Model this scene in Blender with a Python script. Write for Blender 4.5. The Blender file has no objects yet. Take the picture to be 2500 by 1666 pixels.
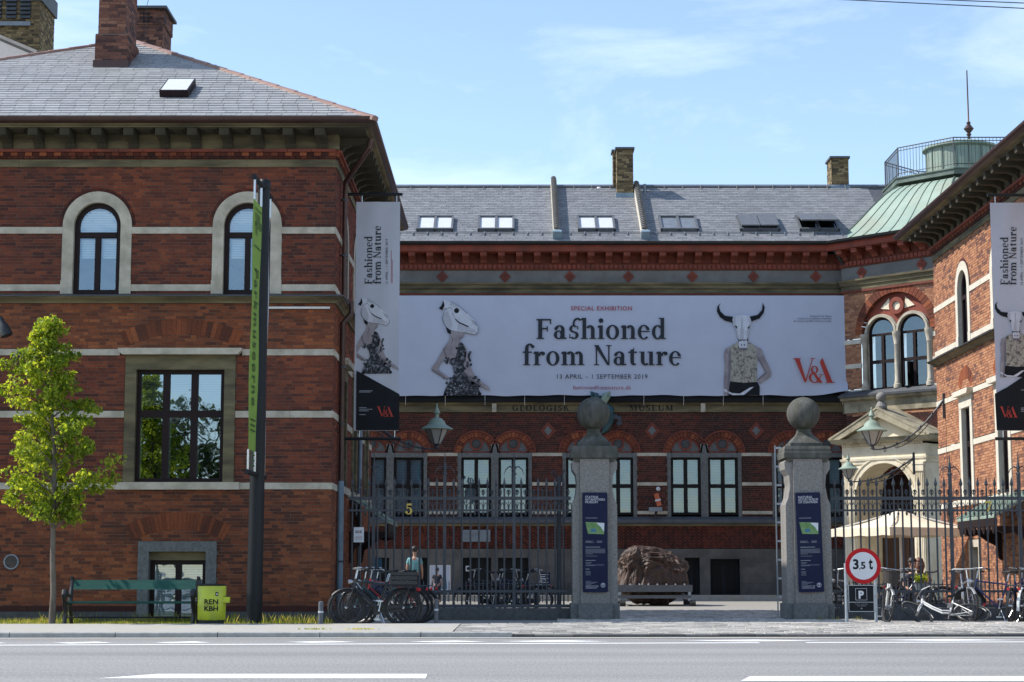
import bpy, bmesh, math, random
from mathutils import Vector, Matrix
random.seed(11)
S = bpy.context.scene
C = S.collection
R = math.radians

# ---------------------------------------------------------------- camera
CAM_H, FPX, PITCH = 0.94, 4450.0, math.atan(569 / 4450.0)
cam = bpy.data.cameras.new('camera'); cam_o = bpy.data.objects.new('camera', cam); C.objects.link(cam_o)
cam.sensor_width = 36.0; cam.lens = FPX / 2500 * 36.0
cam.clip_start = 0.1; cam.clip_end = 2000
cam_o.location = (0, 0, CAM_H); cam_o.rotation_euler = (math.pi / 2 + PITCH, 0, 0)
S.camera = cam_o
CP, SP = math.cos(PITCH), math.sin(PITCH)

def at(px, py, Y):
    """world point at depth Y that the photograph shows at pixel (px, py) of 2500 x 1666"""
    u = (px - 1250) / FPX; v = (833 - py) / FPX
    t = Y / (CP - v * SP)
    return Vector((u * t, Y, CAM_H + t * (SP + v * CP)))
def zat(py, Y): return at(1250, py, Y).z
def xat(px, py, Y): return at(px, py, Y).x

# ---------------------------------------------------------------- sky, sun, exposure
SUN_EL, SUN_AZ = 47.0, 6.0          # height; how far behind the facades the sun stands (it comes from the left)
w = bpy.data.worlds.new('World'); S.world = w; w.use_nodes = True
nt = w.node_tree; nt.nodes.clear()
N = nt.nodes.new; LK = nt.links.new
wo = N('ShaderNodeOutputWorld'); bg = N('ShaderNodeBackground')
sky = N('ShaderNodeTexSky'); sky.sky_type = 'NISHITA'; sky.sun_disc = False
sky.sun_elevation = R(SUN_EL); sky.sun_rotation = R(-(90 - SUN_AZ))
sky.air_density = 1.0; sky.dust_density = 0.15; sky.ozone_density = 1.6; sky.altitude = 10
tc = N('ShaderNodeTexCoord'); mp = N('ShaderNodeMapping')
mp.inputs['Scale'].default_value = (2.2, 2.2, 6.5); mp.inputs['Rotation'].default_value = (0.25, 0.3, 0.4)
LK(tc.outputs['Generated'], mp.inputs['Vector'])
n1 = N('ShaderNodeTexNoise'); n1.inputs['Scale'].default_value = 2.1; n1.inputs['Detail'].default_value = 9; n1.inputs['Roughness'].default_value = 0.62
n1.inputs['Distortion'].default_value = 0.35
LK(mp.outputs[0], n1.inputs['Vector'])
n2 = N('ShaderNodeTexNoise'); n2.inputs['Scale'].default_value = 0.9; n2.inputs['Detail'].default_value = 3
LK(mp.outputs[0], n2.inputs['Vector'])
mu = N('ShaderNodeMath'); mu.operation = 'MULTIPLY'; LK(n1.outputs[0], mu.inputs[0]); LK(n2.outputs[0], mu.inputs[1])
cr = N('ShaderNodeMapRange'); cr.inputs['From Min'].default_value = 0.25; cr.inputs['From Max'].default_value = 0.46
cr.inputs['To Min'].default_value = 0.03; cr.inputs['To Max'].default_value = 0.5
LK(mu.outputs[0], cr.inputs['Value'])
mx = N('ShaderNodeMix'); mx.data_type = 'RGBA'
LK(cr.outputs[0], mx.inputs['Factor']); LK(sky.outputs[0], mx.inputs['A']); mx.inputs['B'].default_value = (7.4, 7.9, 8.6, 1)
LK(mx.outputs['Result'], bg.inputs['Color']); bg.inputs['Strength'].default_value = 0.15
LK(bg.outputs[0], wo.inputs[0])

sl = bpy.data.lights.new('sun', 'SUN'); sl.energy = 4.2; sl.angle = R(0.53); sl.color = (1.0, 0.95, 0.87)
so = bpy.data.objects.new('sun', sl); C.objects.link(so)
sd = Vector((-math.cos(R(SUN_EL)) * math.cos(R(SUN_AZ)), math.cos(R(SUN_EL)) * math.sin(R(SUN_AZ)), math.sin(R(SUN_EL))))
so.rotation_euler = sd.to_track_quat('Z', 'Y').to_euler(); so.location = sd * 60
S.view_settings.view_transform = 'Standard'; S.view_settings.look = 'None'
S.view_settings.exposure = 0.62; S.view_settings.gamma = 1.0; S.view_settings.use_curve_mapping = False
S.cycles.use_denoising = True
S.cycles.max_bounces = 6; S.cycles.transparent_max_bounces = 12; S.cycles.caustics_reflective = False; S.cycles.caustics_refractive = False

# ---------------------------------------------------------------- materials
MAT = {}
def mat(name, c, c2=None, scale=3.0, rough=0.7, metal=0.0, bump=0.0, bscale=None, spec=0.5, detail=6, stretch=(1, 1, 1), lo=0.35, hi=0.65, dirt=None, dscale=0.7):
    m = bpy.data.materials.new(name); m.use_nodes = True
    t = m.node_tree; b = t.nodes['Principled BSDF']
    b.inputs['Roughness'].default_value = rough; b.inputs['Metallic'].default_value = metal
    b.inputs['Specular IOR Level'].default_value = spec
    co = t.nodes.new('ShaderNodeTexCoord'); ma = t.nodes.new('ShaderNodeMapping'); ma.inputs['Scale'].default_value = stretch
    t.links.new(co.outputs['Object'], ma.inputs[0])
    if c2 is None: c2 = tuple(x * 0.8 for x in c)
    no = t.nodes.new('ShaderNodeTexNoise'); no.inputs['Scale'].default_value = scale; no.inputs['Detail'].default_value = detail
    no.inputs['Roughness'].default_value = 0.65
    t.links.new(ma.outputs[0], no.inputs['Vector'])
    ra = t.nodes.new('ShaderNodeValToRGB'); ra.color_ramp.elements[0].position = lo; ra.color_ramp.elements[1].position = hi
    ra.color_ramp.elements[0].color = (*c, 1); ra.color_ramp.elements[1].color = (*c2, 1)
    t.links.new(no.outputs[0], ra.inputs[0])
    out = ra.outputs[0]
    if dirt:
        n3 = t.nodes.new('ShaderNodeTexNoise'); n3.inputs['Scale'].default_value = dscale; n3.inputs['Detail'].default_value = 8
        t.links.new(ma.outputs[0], n3.inputs['Vector'])
        mr = t.nodes.new('ShaderNodeMapRange'); mr.inputs['From Min'].default_value = 0.45; mr.inputs['From Max'].default_value = 0.72
        t.links.new(n3.outputs[0], mr.inputs[0])
        mi = t.nodes.new('ShaderNodeMix'); mi.data_type = 'RGBA'
        t.links.new(mr.outputs[0], mi.inputs['Factor']); t.links.new(out, mi.inputs['A']); mi.inputs['B'].default_value = (*dirt, 1)
        out = mi.outputs['Result']
    t.links.new(out, b.inputs['Base Color'])
    if bump:
        n4 = t.nodes.new('ShaderNodeTexNoise'); n4.inputs['Scale'].default_value = bscale or scale * 6; n4.inputs['Detail'].default_value = 5
        t.links.new(co.outputs['Object'], n4.inputs['Vector'])
        bu = t.nodes.new('ShaderNodeBump'); bu.inputs['Strength'].default_value = bump; bu.inputs['Distance'].default_value = 0.02
        t.links.new(n4.outputs[0], bu.inputs['Height']); t.links.new(bu.outputs[0], b.inputs['Normal'])
    MAT[name] = m
    return m

def pieces_mat(name, stops, rough=0.85, noise=0.25, nscale=40, big=0.35, bigscale=0.5, bump=0.25, spec=0.3, metal=0.0, soot=0.0):
    """colour drawn once per piece (its own object, or its own island in a joined mesh)"""
    m = bpy.data.materials.new(name); m.use_nodes = True
    t = m.node_tree; b = t.nodes['Principled BSDF']
    b.inputs['Roughness'].default_value = rough; b.inputs['Specular IOR Level'].default_value = spec; b.inputs['Metallic'].default_value = metal
    g = t.nodes.new('ShaderNodeNewGeometry'); oi = t.nodes.new('ShaderNodeObjectInfo')
    ad = t.nodes.new('ShaderNodeMath'); ad.operation = 'ADD'; t.links.new(g.outputs['Random Per Island'], ad.inputs[0]); t.links.new(oi.outputs['Random'], ad.inputs[1])
    fr = t.nodes.new('ShaderNodeMath'); fr.operation = 'FRACT'; t.links.new(ad.outputs[0], fr.inputs[0])
    nb = t.nodes.new('ShaderNodeTexNoise'); nb.inputs['Scale'].default_value = bigscale; nb.inputs['Detail'].default_value = 4
    t.links.new(g.outputs['Position'], nb.inputs['Vector'])
    mb = t.nodes.new('ShaderNodeMapRange'); mb.inputs['From Min'].default_value = 0.3; mb.inputs['From Max'].default_value = 0.7
    mb.inputs['To Min'].default_value = -big; mb.inputs['To Max'].default_value = big
    t.links.new(nb.outputs[0], mb.inputs[0])
    a2 = t.nodes.new('ShaderNodeMath'); a2.operation = 'ADD'; a2.use_clamp = True
    t.links.new(fr.outputs[0], a2.inputs[0]); t.links.new(mb.outputs[0], a2.inputs[1])
    ra = t.nodes.new('ShaderNodeValToRGB'); el = ra.color_ramp.elements
    while len(el) < len(stops): el.new(0.5)
    for e, (p, c) in zip(el, stops): e.position = p; e.color = (*c, 1)
    t.links.new(a2.outputs[0], ra.inputs[0])
    nf = t.nodes.new('ShaderNodeTexNoise'); nf.inputs['Scale'].default_value = nscale; nf.inputs['Detail'].default_value = 4
    t.links.new(g.outputs['Position'], nf.inputs['Vector'])
    mr = t.nodes.new('ShaderNodeMapRange'); mr.inputs['To Min'].default_value = 1 - noise; mr.inputs['To Max'].default_value = 1 + noise
    mr.inputs['From Min'].default_value = 0.3; mr.inputs['From Max'].default_value = 0.7
    t.links.new(nf.outputs[0], mr.inputs[0])
    vm = t.nodes.new('ShaderNodeVectorMath'); vm.operation = 'SCALE'
    t.links.new(ra.outputs[0], vm.inputs[0]); t.links.new(mr.outputs[0], vm.inputs['Scale'])
    out = vm.outputs[0]
    if soot:
        mp_ = t.nodes.new('ShaderNodeMapping'); mp_.inputs['Scale'].default_value = (1.6, 1.6, 0.22); t.links.new(g.outputs['Position'], mp_.inputs[0])
        ns = t.nodes.new('ShaderNodeTexNoise'); ns.inputs['Scale'].default_value = 1.0; ns.inputs['Detail'].default_value = 6; ns.inputs['Roughness'].default_value = 0.6
        t.links.new(mp_.outputs[0], ns.inputs['Vector'])
        ms = t.nodes.new('ShaderNodeMapRange'); ms.inputs['From Min'].default_value = 0.42; ms.inputs['From Max'].default_value = 0.70; ms.inputs['To Max'].default_value = soot
        t.links.new(ns.outputs[0], ms.inputs[0])
        mi = t.nodes.new('ShaderNodeMix'); mi.data_type = 'RGBA'; t.links.new(ms.outputs[0], mi.inputs['Factor']); t.links.new(out, mi.inputs['A']); mi.inputs['B'].default_value = (0.045, 0.03, 0.027, 1)
        out = mi.outputs['Result']
    t.links.new(out, b.inputs['Base Color'])
    if bump:
        bu = t.nodes.new('ShaderNodeBump'); bu.inputs['Strength'].default_value = bump; bu.inputs['Distance'].default_value = 0.01
        t.links.new(nf.outputs[0], bu.inputs['Height']); t.links.new(bu.outputs[0], b.inputs['Normal'])
    MAT[name] = m
    return m

pieces_mat('brick', [(0.0, (0.0708, 0.0206, 0.0147)), (0.12, (0.1003, 0.0268, 0.0175)), (0.45, (0.1440, 0.0361, 0.0193)), (0.8, (0.1794, 0.0443, 0.0212)), (1.0, (0.2301, 0.0587, 0.0248))], big=0.40, bigscale=0.30, soot=0.35)
pieces_mat('warm_brick', [(0.0, (0.0878, 0.0292, 0.0166)), (0.15, (0.1318, 0.0389, 0.0184)), (0.45, (0.1952, 0.0540, 0.0221)), (0.8, (0.2501, 0.0713, 0.0267)), (1.0, (0.3050, 0.0940, 0.0340))], big=0.40, bigscale=0.30, soot=0.35)
pieces_mat('light_brick', [(0.0, (0.13, 0.066, 0.052)), (0.2, (0.25, 0.11, 0.066)), (0.55, (0.35, 0.157, 0.083)), (1.0, (0.43, 0.215, 0.118))], big=0.3, bigscale=0.45)
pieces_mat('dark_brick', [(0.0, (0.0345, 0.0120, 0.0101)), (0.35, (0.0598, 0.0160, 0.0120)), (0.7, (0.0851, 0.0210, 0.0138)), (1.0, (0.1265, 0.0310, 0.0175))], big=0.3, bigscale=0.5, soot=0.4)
pieces_mat('orange_brick', [(0.0, (0.10, 0.032, 0.02)), (0.5, (0.18, 0.05, 0.026)), (1.0, (0.27, 0.082, 0.036))], big=0.15)
pieces_mat('yellow_brick', [(0.0, (0.05, 0.04, 0.025)), (0.4, (0.13, 0.095, 0.05)), (0.8, (0.22, 0.16, 0.08)), (1.0, (0.29, 0.22, 0.12))], big=0.2)
pieces_mat('chimney_brick', [(0.0, (0.06, 0.03, 0.028)), (0.4, (0.14, 0.06, 0.045)), (0.8, (0.20, 0.085, 0.055)), (1.0, (0.25, 0.12, 0.08))], big=0.2)
pieces_mat('slate', [(0.0, (0.245, 0.25, 0.255)), (0.5, (0.275, 0.28, 0.287)), (1.0, (0.31, 0.315, 0.32))], rough=0.55, noise=0.1, nscale=6, big=0.15, bigscale=0.6, bump=0.05, spec=0.5)
pieces_mat('far_slate', [(0.0, (0.155, 0.162, 0.175)), (0.5, (0.185, 0.192, 0.206)), (1.0, (0.215, 0.223, 0.238))], rough=0.6, noise=0.1, nscale=5, big=0.2, bigscale=0.4, bump=0.05, spec=0.45)
pieces_mat('cobble', [(0.0, (0.27, 0.255, 0.235)), (0.5, (0.40, 0.375, 0.34)), (1.0, (0.54, 0.50, 0.45))], noise=0.15, nscale=20, big=0.3, bigscale=0.4)
pieces_mat('leaf', [(0.0, (0.075, 0.125, 0.014)), (0.35, (0.15, 0.225, 0.022)), (0.75, (0.26, 0.33, 0.034)), (1.0, (0.36, 0.41, 0.055))], rough=0.5, noise=0.1, nscale=20, big=0.25, bigscale=1.2, bump=0)
pieces_mat('park_leaf', [(0.0, (0.012, 0.024, 0.007)), (0.5, (0.028, 0.05, 0.011)), (1.0, (0.055, 0.078, 0.018))], rough=0.55, noise=0.1, nscale=20, big=0.3, bigscale=0.5, bump=0)
pieces_mat('grass', [(0.0, (0.09, 0.14, 0.02)), (0.5, (0.19, 0.245, 0.04)), (0.8, (0.29, 0.30, 0.08)), (1.0, (0.42, 0.37, 0.17))], rough=0.6, noise=0.1, nscale=9, big=0.3, bigscale=1.0, bump=0)
for nm in ('leaf', 'grass', 'park_leaf'):
    t = MAT[nm].node_tree; b = t.nodes['Principled BSDF']; o = t.nodes['Material Output']
    tr = t.nodes.new('ShaderNodeBsdfTranslucent'); mxs = t.nodes.new('ShaderNodeMixShader'); mxs.inputs[0].default_value = 0.55
    src = b.inputs['Base Color'].links[0].from_socket
    sc_ = t.nodes.new('ShaderNodeVectorMath'); sc_.operation = 'MULTIPLY'; sc_.inputs[1].default_value = (2.2, 1.9, 1.0)
    t.links.new(src, sc_.inputs[0]); t.links.new(sc_.outputs[0], tr.inputs['Color'])
    t.links.new(b.outputs[0], mxs.inputs[1]); t.links.new(tr.outputs[0], mxs.inputs[2]); t.links.new(mxs.outputs[0], o.inputs[0])

mat('mortar', (0.20, 0.16, 0.135), (0.135, 0.105, 0.088), 8, 0.95)
mat('light_mortar', (0.30, 0.24, 0.19), (0.22, 0.17, 0.14), 8, 0.95)
mat('limestone', (0.54, 0.49, 0.40), (0.42, 0.375, 0.30), 3.5, 0.9, bump=0.3, dirt=(0.29, 0.26, 0.20), dscale=2.4)
mat('white_limestone', (0.60, 0.56, 0.47), (0.50, 0.46, 0.38), 3.5, 0.9, bump=0.2)
mat('old_stone', (0.205, 0.17, 0.095), (0.105, 0.087, 0.052), 1.6, 0.95, bump=0.4, stretch=(0.5, 0.5, 2.5), dirt=(0.05, 0.045, 0.03), dscale=1.8)
mat('shaded_soffit_stone', (0.055, 0.046, 0.028), (0.03, 0.027, 0.018), 2.5, 0.95, bump=0.3)  # stone colour darkened to carry the shade under the cornice
mat('granite', (0.165, 0.17, 0.165), (0.10, 0.105, 0.105), 16, 0.85, bump=0.25, bscale=60)
mat('dark_granite', (0.085, 0.085, 0.085), (0.05, 0.052, 0.052), 12, 0.85, bump=0.3, bscale=40)
mat('pillar_granite', (0.265, 0.248, 0.228), (0.165, 0.156, 0.146), 26, 0.85, bump=0.2, bscale=70, detail=3)
mat('mossy_granite', (0.13, 0.127, 0.115), (0.05, 0.051, 0.046), 4.5, 0.95, bump=0.35, bscale=30, dirt=(0.045, 0.05, 0.03), dscale=4, stretch=(1, 1, .3))
mat('grey_render', (0.195, 0.19, 0.185), (0.15, 0.145, 0.14), 2, 0.95, dirt=(0.12, 0.115, 0.11), dscale=0.9)
mat('terracotta', (0.25, 0.052, 0.028), (0.175, 0.037, 0.021), 4, 0.75, dirt=(0.11, 0.03, 0.02), dscale=1.5)
mat('dark_terracotta', (0.19, 0.045, 0.025), (0.11, 0.03, 0.02), 6, 0.85)
mat('copper_green', (0.205, 0.285, 0.235), (0.27, 0.345, 0.285), 1.1, 0.6, dirt=(0.225, 0.24, 0.18), dscale=0.9)
mat('copper_dark', (0.075, 0.10, 0.085), (0.13, 0.17, 0.14), 2, 0.6)
mat('copper_brown', (0.075, 0.038, 0.032), (0.052, 0.028, 0.026), 3, 0.42, metal=0.25)
mat('new_copper', (0.33, 0.205, 0.165), (0.23, 0.135, 0.11), 2, 0.5, metal=0.2)
mat('lead', (0.055, 0.06, 0.07), (0.085, 0.09, 0.10), 3, 0.6)
mat('zinc', (0.22, 0.25, 0.28), (0.17, 0.19, 0.22), 4, 0.5, metal=0.4)
mat('blue_zinc', (0.20, 0.29, 0.36), (0.15, 0.22, 0.29), 4, 0.5)
mat('frame_brown', (0.020, 0.010, 0.010), (0.014, 0.008, 0.009), 6, 0.6, spec=0.2)
mat('frame_black', (0.011, 0.010, 0.010), (0.008, 0.007, 0.008), 6, 0.6, spec=0.2)
mat('door_wood', (0.085, 0.04, 0.022), (0.05, 0.024, 0.015), 6, 0.6, stretch=(8, 8, 1))
mat('iron', (0.050, 0.057, 0.070), (0.034, 0.039, 0.048), 9, 0.55, bump=0.1)
mat('iron_grey', (0.115, 0.125, 0.14), (0.085, 0.09, 0.10), 9, 0.5)
mat('black_paint', (0.010, 0.011, 0.013), (0.016, 0.016, 0.018), 6, 0.4)
mat('pole_paint', (0.010, 0.013, 0.017), (0.014, 0.016, 0.018), 3, 0.5, spec=0.25)
mat('steel', (0.55, 0.56, 0.57), (0.42, 0.43, 0.45), 12, 0.3, metal=0.85)
mat('galvanised', (0.38, 0.42, 0.46), (0.29, 0.33, 0.37), 10, 0.5, metal=0.5)
mat('rubber', (0.014, 0.014, 0.015), (0.022, 0.022, 0.022), 20, 0.75)
mat('interior', (0.012, 0.014, 0.016), (0.02, 0.022, 0.024), 2, 0.9)
mat('blind', (0.80, 0.82, 0.83), (0.74, 0.77, 0.78), 2, 0.8)
mat('dull_blind', (0.34, 0.43, 0.47), (0.27, 0.36, 0.41), 1.5, 0.8)
mat('banner_white', (0.48, 0.515, 0.625), (0.445, 0.48, 0.585), 1.2, 0.75, bump=0.0)
mat('banner_shade', (0.48, 0.50, 0.57), (0.44, 0.46, 0.53), 1.6, 0.75)
mat('print_navy', (0.018, 0.026, 0.036), (0.014, 0.02, 0.028), 3, 0.8)
mat('print_dark', (0.009, 0.011, 0.014), (0.016, 0.018, 0.022), 1.2, 0.8, spec=0.2)
mat('print_red', (0.42, 0.045, 0.03), (0.38, 0.04, 0.03), 3, 0.8)
mat('print_crimson', (0.36, 0.05, 0.07), (0.33, 0.05, 0.07), 3, 0.8)
mat('print_skin', (0.35, 0.315, 0.33), (0.22, 0.19, 0.205), 3.0, 0.8)
mat('print_bone', (0.60, 0.625, 0.70), (0.50, 0.52, 0.58), 6.0, 0.8)
mat('print_lace', (0.012, 0.014, 0.020), (0.18, 0.19, 0.22), 13, 0.8, lo=0.5, hi=0.62)
mat('print_vest', (0.36, 0.345, 0.29), (0.085, 0.075, 0.06), 11, 0.8, lo=0.48, hi=0.62)
mat('print_shade', (0.15, 0.13, 0.145), (0.20, 0.18, 0.195), 4, 0.8)
mat('print_pale', (0.46, 0.475, 0.53), (0.38, 0.395, 0.44), 5, 0.8)
mat('print_grey', (0.30, 0.31, 0.34), (0.26, 0.27, 0.3), 3, 0.8)
mat('print_white', (0.66, 0.67, 0.70), (0.62, 0.63, 0.66), 3, 0.8)
mat('print_green', (0.10, 0.22, 0.06), (0.22, 0.33, 0.15), 9, 0.8)
mat('print_blue', (0.06, 0.20, 0.30), (0.05, 0.16, 0.26), 9, 0.8)
mat('panel_blue', (0.013, 0.017, 0.050), (0.010, 0.014, 0.042), 3, 0.7, spec=0.2)
mat('lime_cloth', (0.225, 0.365, 0.05), (0.19, 0.32, 0.045), 2, 0.7)
mat('lime_ink', (0.05, 0.10, 0.02), (0.04, 0.09, 0.02), 3, 0.7)
mat('bench_green', (0.010, 0.060, 0.048), (0.016, 0.085, 0.066), 3.5, 0.6, stretch=(1, 8, 8), spec=0.25)
mat('bin_yellow', (0.50, 0.56, 0.025), (0.44, 0.50, 0.03), 3, 0.45, dirt=(0.36, 0.40, 0.05), dscale=5)
mat('sign_red', (0.46, 0.010, 0.016), (0.40, 0.010, 0.014), 6, 0.6, spec=0.2)
mat('sign_white', (0.60, 0.62, 0.65), (0.55, 0.57, 0.6), 5, 0.4)
mat('gold', (0.62, 0.45, 0.09), (0.5, 0.36, 0.07), 6, 0.45, metal=0.2)
mat('bark', (0.095, 0.075, 0.058), (0.16, 0.14, 0.115), 9, 0.9, bump=0.5, stretch=(1, 1, 0.35))
mat('meteor', (0.030, 0.015, 0.011), (0.095, 0.050, 0.032), 5.5, 0.6, bump=1.0, bscale=14, dirt=(0.045, 0.028, 0.022), dscale=3.0)
mat('dark_steel', (0.09, 0.09, 0.095), (0.05, 0.05, 0.053), 12, 0.35, metal=0.7)
mat('parasol_cloth', (0.72, 0.64, 0.50), (0.68, 0.60, 0.46), 2, 0.85)
mat('portal_stone', (0.80, 0.72, 0.56), (0.72, 0.64, 0.48), 2.2, 0.9, bump=0.15, dirt=(0.52, 0.44, 0.30), dscale=1.4)
mat('portal_dark', (0.40, 0.355, 0.25), (0.25, 0.22, 0.155), 2, 0.95, dirt=(0.14, 0.125, 0.09), dscale=2)
mat('asphalt', (0.165, 0.161, 0.156), (0.345, 0.337, 0.327), 42, 0.9, bump=0.3, bscale=120, detail=4, stretch=(1, .22, 1), lo=.3, hi=.7)
_t = MAT['asphalt'].node_tree; _b = _t.nodes['Principled BSDF']; _src = _b.inputs['Base Color'].links[0].from_socket
_co = _t.nodes.new('ShaderNodeTexCoord'); _m = _t.nodes.new('ShaderNodeMapping'); _m.inputs['Scale'].default_value = (.05, .55, 1); _t.links.new(_co.outputs['Object'], _m.inputs[0])
_n = _t.nodes.new('ShaderNodeTexNoise'); _n.inputs['Scale'].default_value = 1.3; _n.inputs['Detail'].default_value = 5; _t.links.new(_m.outputs[0], _n.inputs['Vector'])
_r = _t.nodes.new('ShaderNodeMapRange'); _r.inputs['From Min'].default_value = .35; _r.inputs['From Max'].default_value = .68; _r.inputs['To Min'].default_value = 1.05; _r.inputs['To Max'].default_value = .80; _t.links.new(_n.outputs[0], _r.inputs[0])
_v = _t.nodes.new('ShaderNodeVectorMath'); _v.operation = 'SCALE'; _t.links.new(_src, _v.inputs[0]); _t.links.new(_r.outputs[0], _v.inputs['Scale']); _t.links.new(_v.outputs[0], _b.inputs['Base Color'])
mat('court_asphalt', (0.24, 0.23, 0.21), (0.30, 0.285, 0.26), 30, 0.9, bump=0.2, bscale=90, detail=8)
mat('earth', (0.10, 0.085, 0.05), (0.14, 0.13, 0.06), 3, 0.95)
mat('kerb_stone', (0.27, 0.27, 0.26), (0.37, 0.37, 0.355), 7, 0.85, bump=0.5, bscale=35)
mat('paving', (0.39, 0.38, 0.355), (0.31, 0.30, 0.285), 8, 0.9, bump=0.3, bscale=40, dirt=(0.36, 0.33, 0.25), dscale=1.1)
mat('road_paint', (0.76, 0.76, 0.75), (0.48, 0.475, 0.465), 14, 0.7, lo=0.5, hi=0.72)
mat('base_course', (0.135, 0.125, 0.115), (0.095, 0.088, 0.082), 2.5, 0.95, bump=0.2, dirt=(0.06, 0.056, 0.052), dscale=1.2)
mat('joint_sand', (0.22, 0.20, 0.17), (0.16, 0.15, 0.13), 8, 0.95)
mat('orange_paint', (0.50, 0.11, 0.04), (0.42, 0.09, 0.035), 4, 0.5)
mat('red_paint', (0.42, 0.012, 0.014), (0.34, 0.012, 0.014), 4, 0.35)
mat('white_paint', (0.68, 0.68, 0.66), (0.60, 0.60, 0.58), 5, 0.4)
mat('silver_paint', (0.50, 0.51, 0.52), (0.42, 0.43, 0.44), 5, 0.3, metal=0.6)
mat('navy_paint', (0.018, 0.022, 0.085), (0.014, 0.018, 0.07), 5, 0.3)
mat('teal_paint', (0.02, 0.07, 0.08), (0.016, 0.055, 0.065), 5, 0.3)
mat('wicker', (0.055, 0.045, 0.04), (0.03, 0.025, 0.023), 60, 0.8, bump=0.6, bscale=120)
mat('lantern_glass', (0.30, 0.29, 0.27), (0.36, 0.35, 0.33), 5, 0.35)
mat('skin', (0.42, 0.25, 0.18), (0.37, 0.21, 0.15), 5, 0.6)
mat('hair', (0.018, 0.013, 0.011), (0.03, 0.022, 0.018), 30, 0.6)
mat('auburn_hair', (0.17, 0.065, 0.03), (0.11, 0.04, 0.02), 30, 0.55)
mat('mint_shirt', (0.16, 0.36, 0.38), (0.13, 0.31, 0.33), 4, 0.85)
mat('dark_cloth', (0.018, 0.02, 0.032), (0.028, 0.03, 0.042), 6, 0.9)
mat('grey_cloth', (0.16, 0.16, 0.17), (0.12, 0.12, 0.13), 6, 0.9)
mat('pink_cloth', (0.34, 0.17, 0.16), (0.28, 0.14, 0.13), 6, 0.9)

def glass_mat(name, refl=0.42, tint=(0.55, 0.66, 0.70), wav=0.35):
    m = bpy.data.materials.new(name); m.use_nodes = True; t = m.node_tree; t.nodes.clear()
    o = t.nodes.new('ShaderNodeOutputMaterial'); g = t.nodes.new('ShaderNodeBsdfGlossy'); g.inputs['Roughness'].default_value = 0.015
    g.inputs['Color'].default_value = (0.72, 0.86, 1.0, 1)
    tr = t.nodes.new('ShaderNodeBsdfTransparent'); tr.inputs[0].default_value = (*tint, 1)
    mi = t.nodes.new('ShaderNodeMixShader'); mi.inputs[0].default_value = refl
    co = t.nodes.new('ShaderNodeTexCoord'); no = t.nodes.new('ShaderNodeTexNoise'); no.inputs['Scale'].default_value = 1.6; no.inputs['Detail'].default_value = 2
    t.links.new(co.outputs['Object'], no.inputs['Vector'])
    bu = t.nodes.new('ShaderNodeBump'); bu.inputs['Strength'].default_value = wav; bu.inputs['Distance'].default_value = 0.02
    t.links.new(no.outputs[0], bu.inputs['Height']); t.links.new(bu.outputs[0], g.inputs['Normal'])
    t.links.new(tr.outputs[0], mi.inputs[1]); t.links.new(g.outputs[0], mi.inputs[2]); t.links.new(mi.outputs[0], o.inputs[0])
    MAT[name] = m
glass_mat('glass', 0.26, (0.74, 0.84, 0.88)); glass_mat('dark_glass', 0.38, (0.30, 0.36, 0.36), 0.12); glass_mat('court_glass', 0.16, (0.66, 0.80, 0.88)); glass_mat('dim_glass', 0.13, (0.4, 0.42, 0.42)); glass_mat('clear_glass', 0.25, (0.7, 0.75, 0.75), 0.1)

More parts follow.
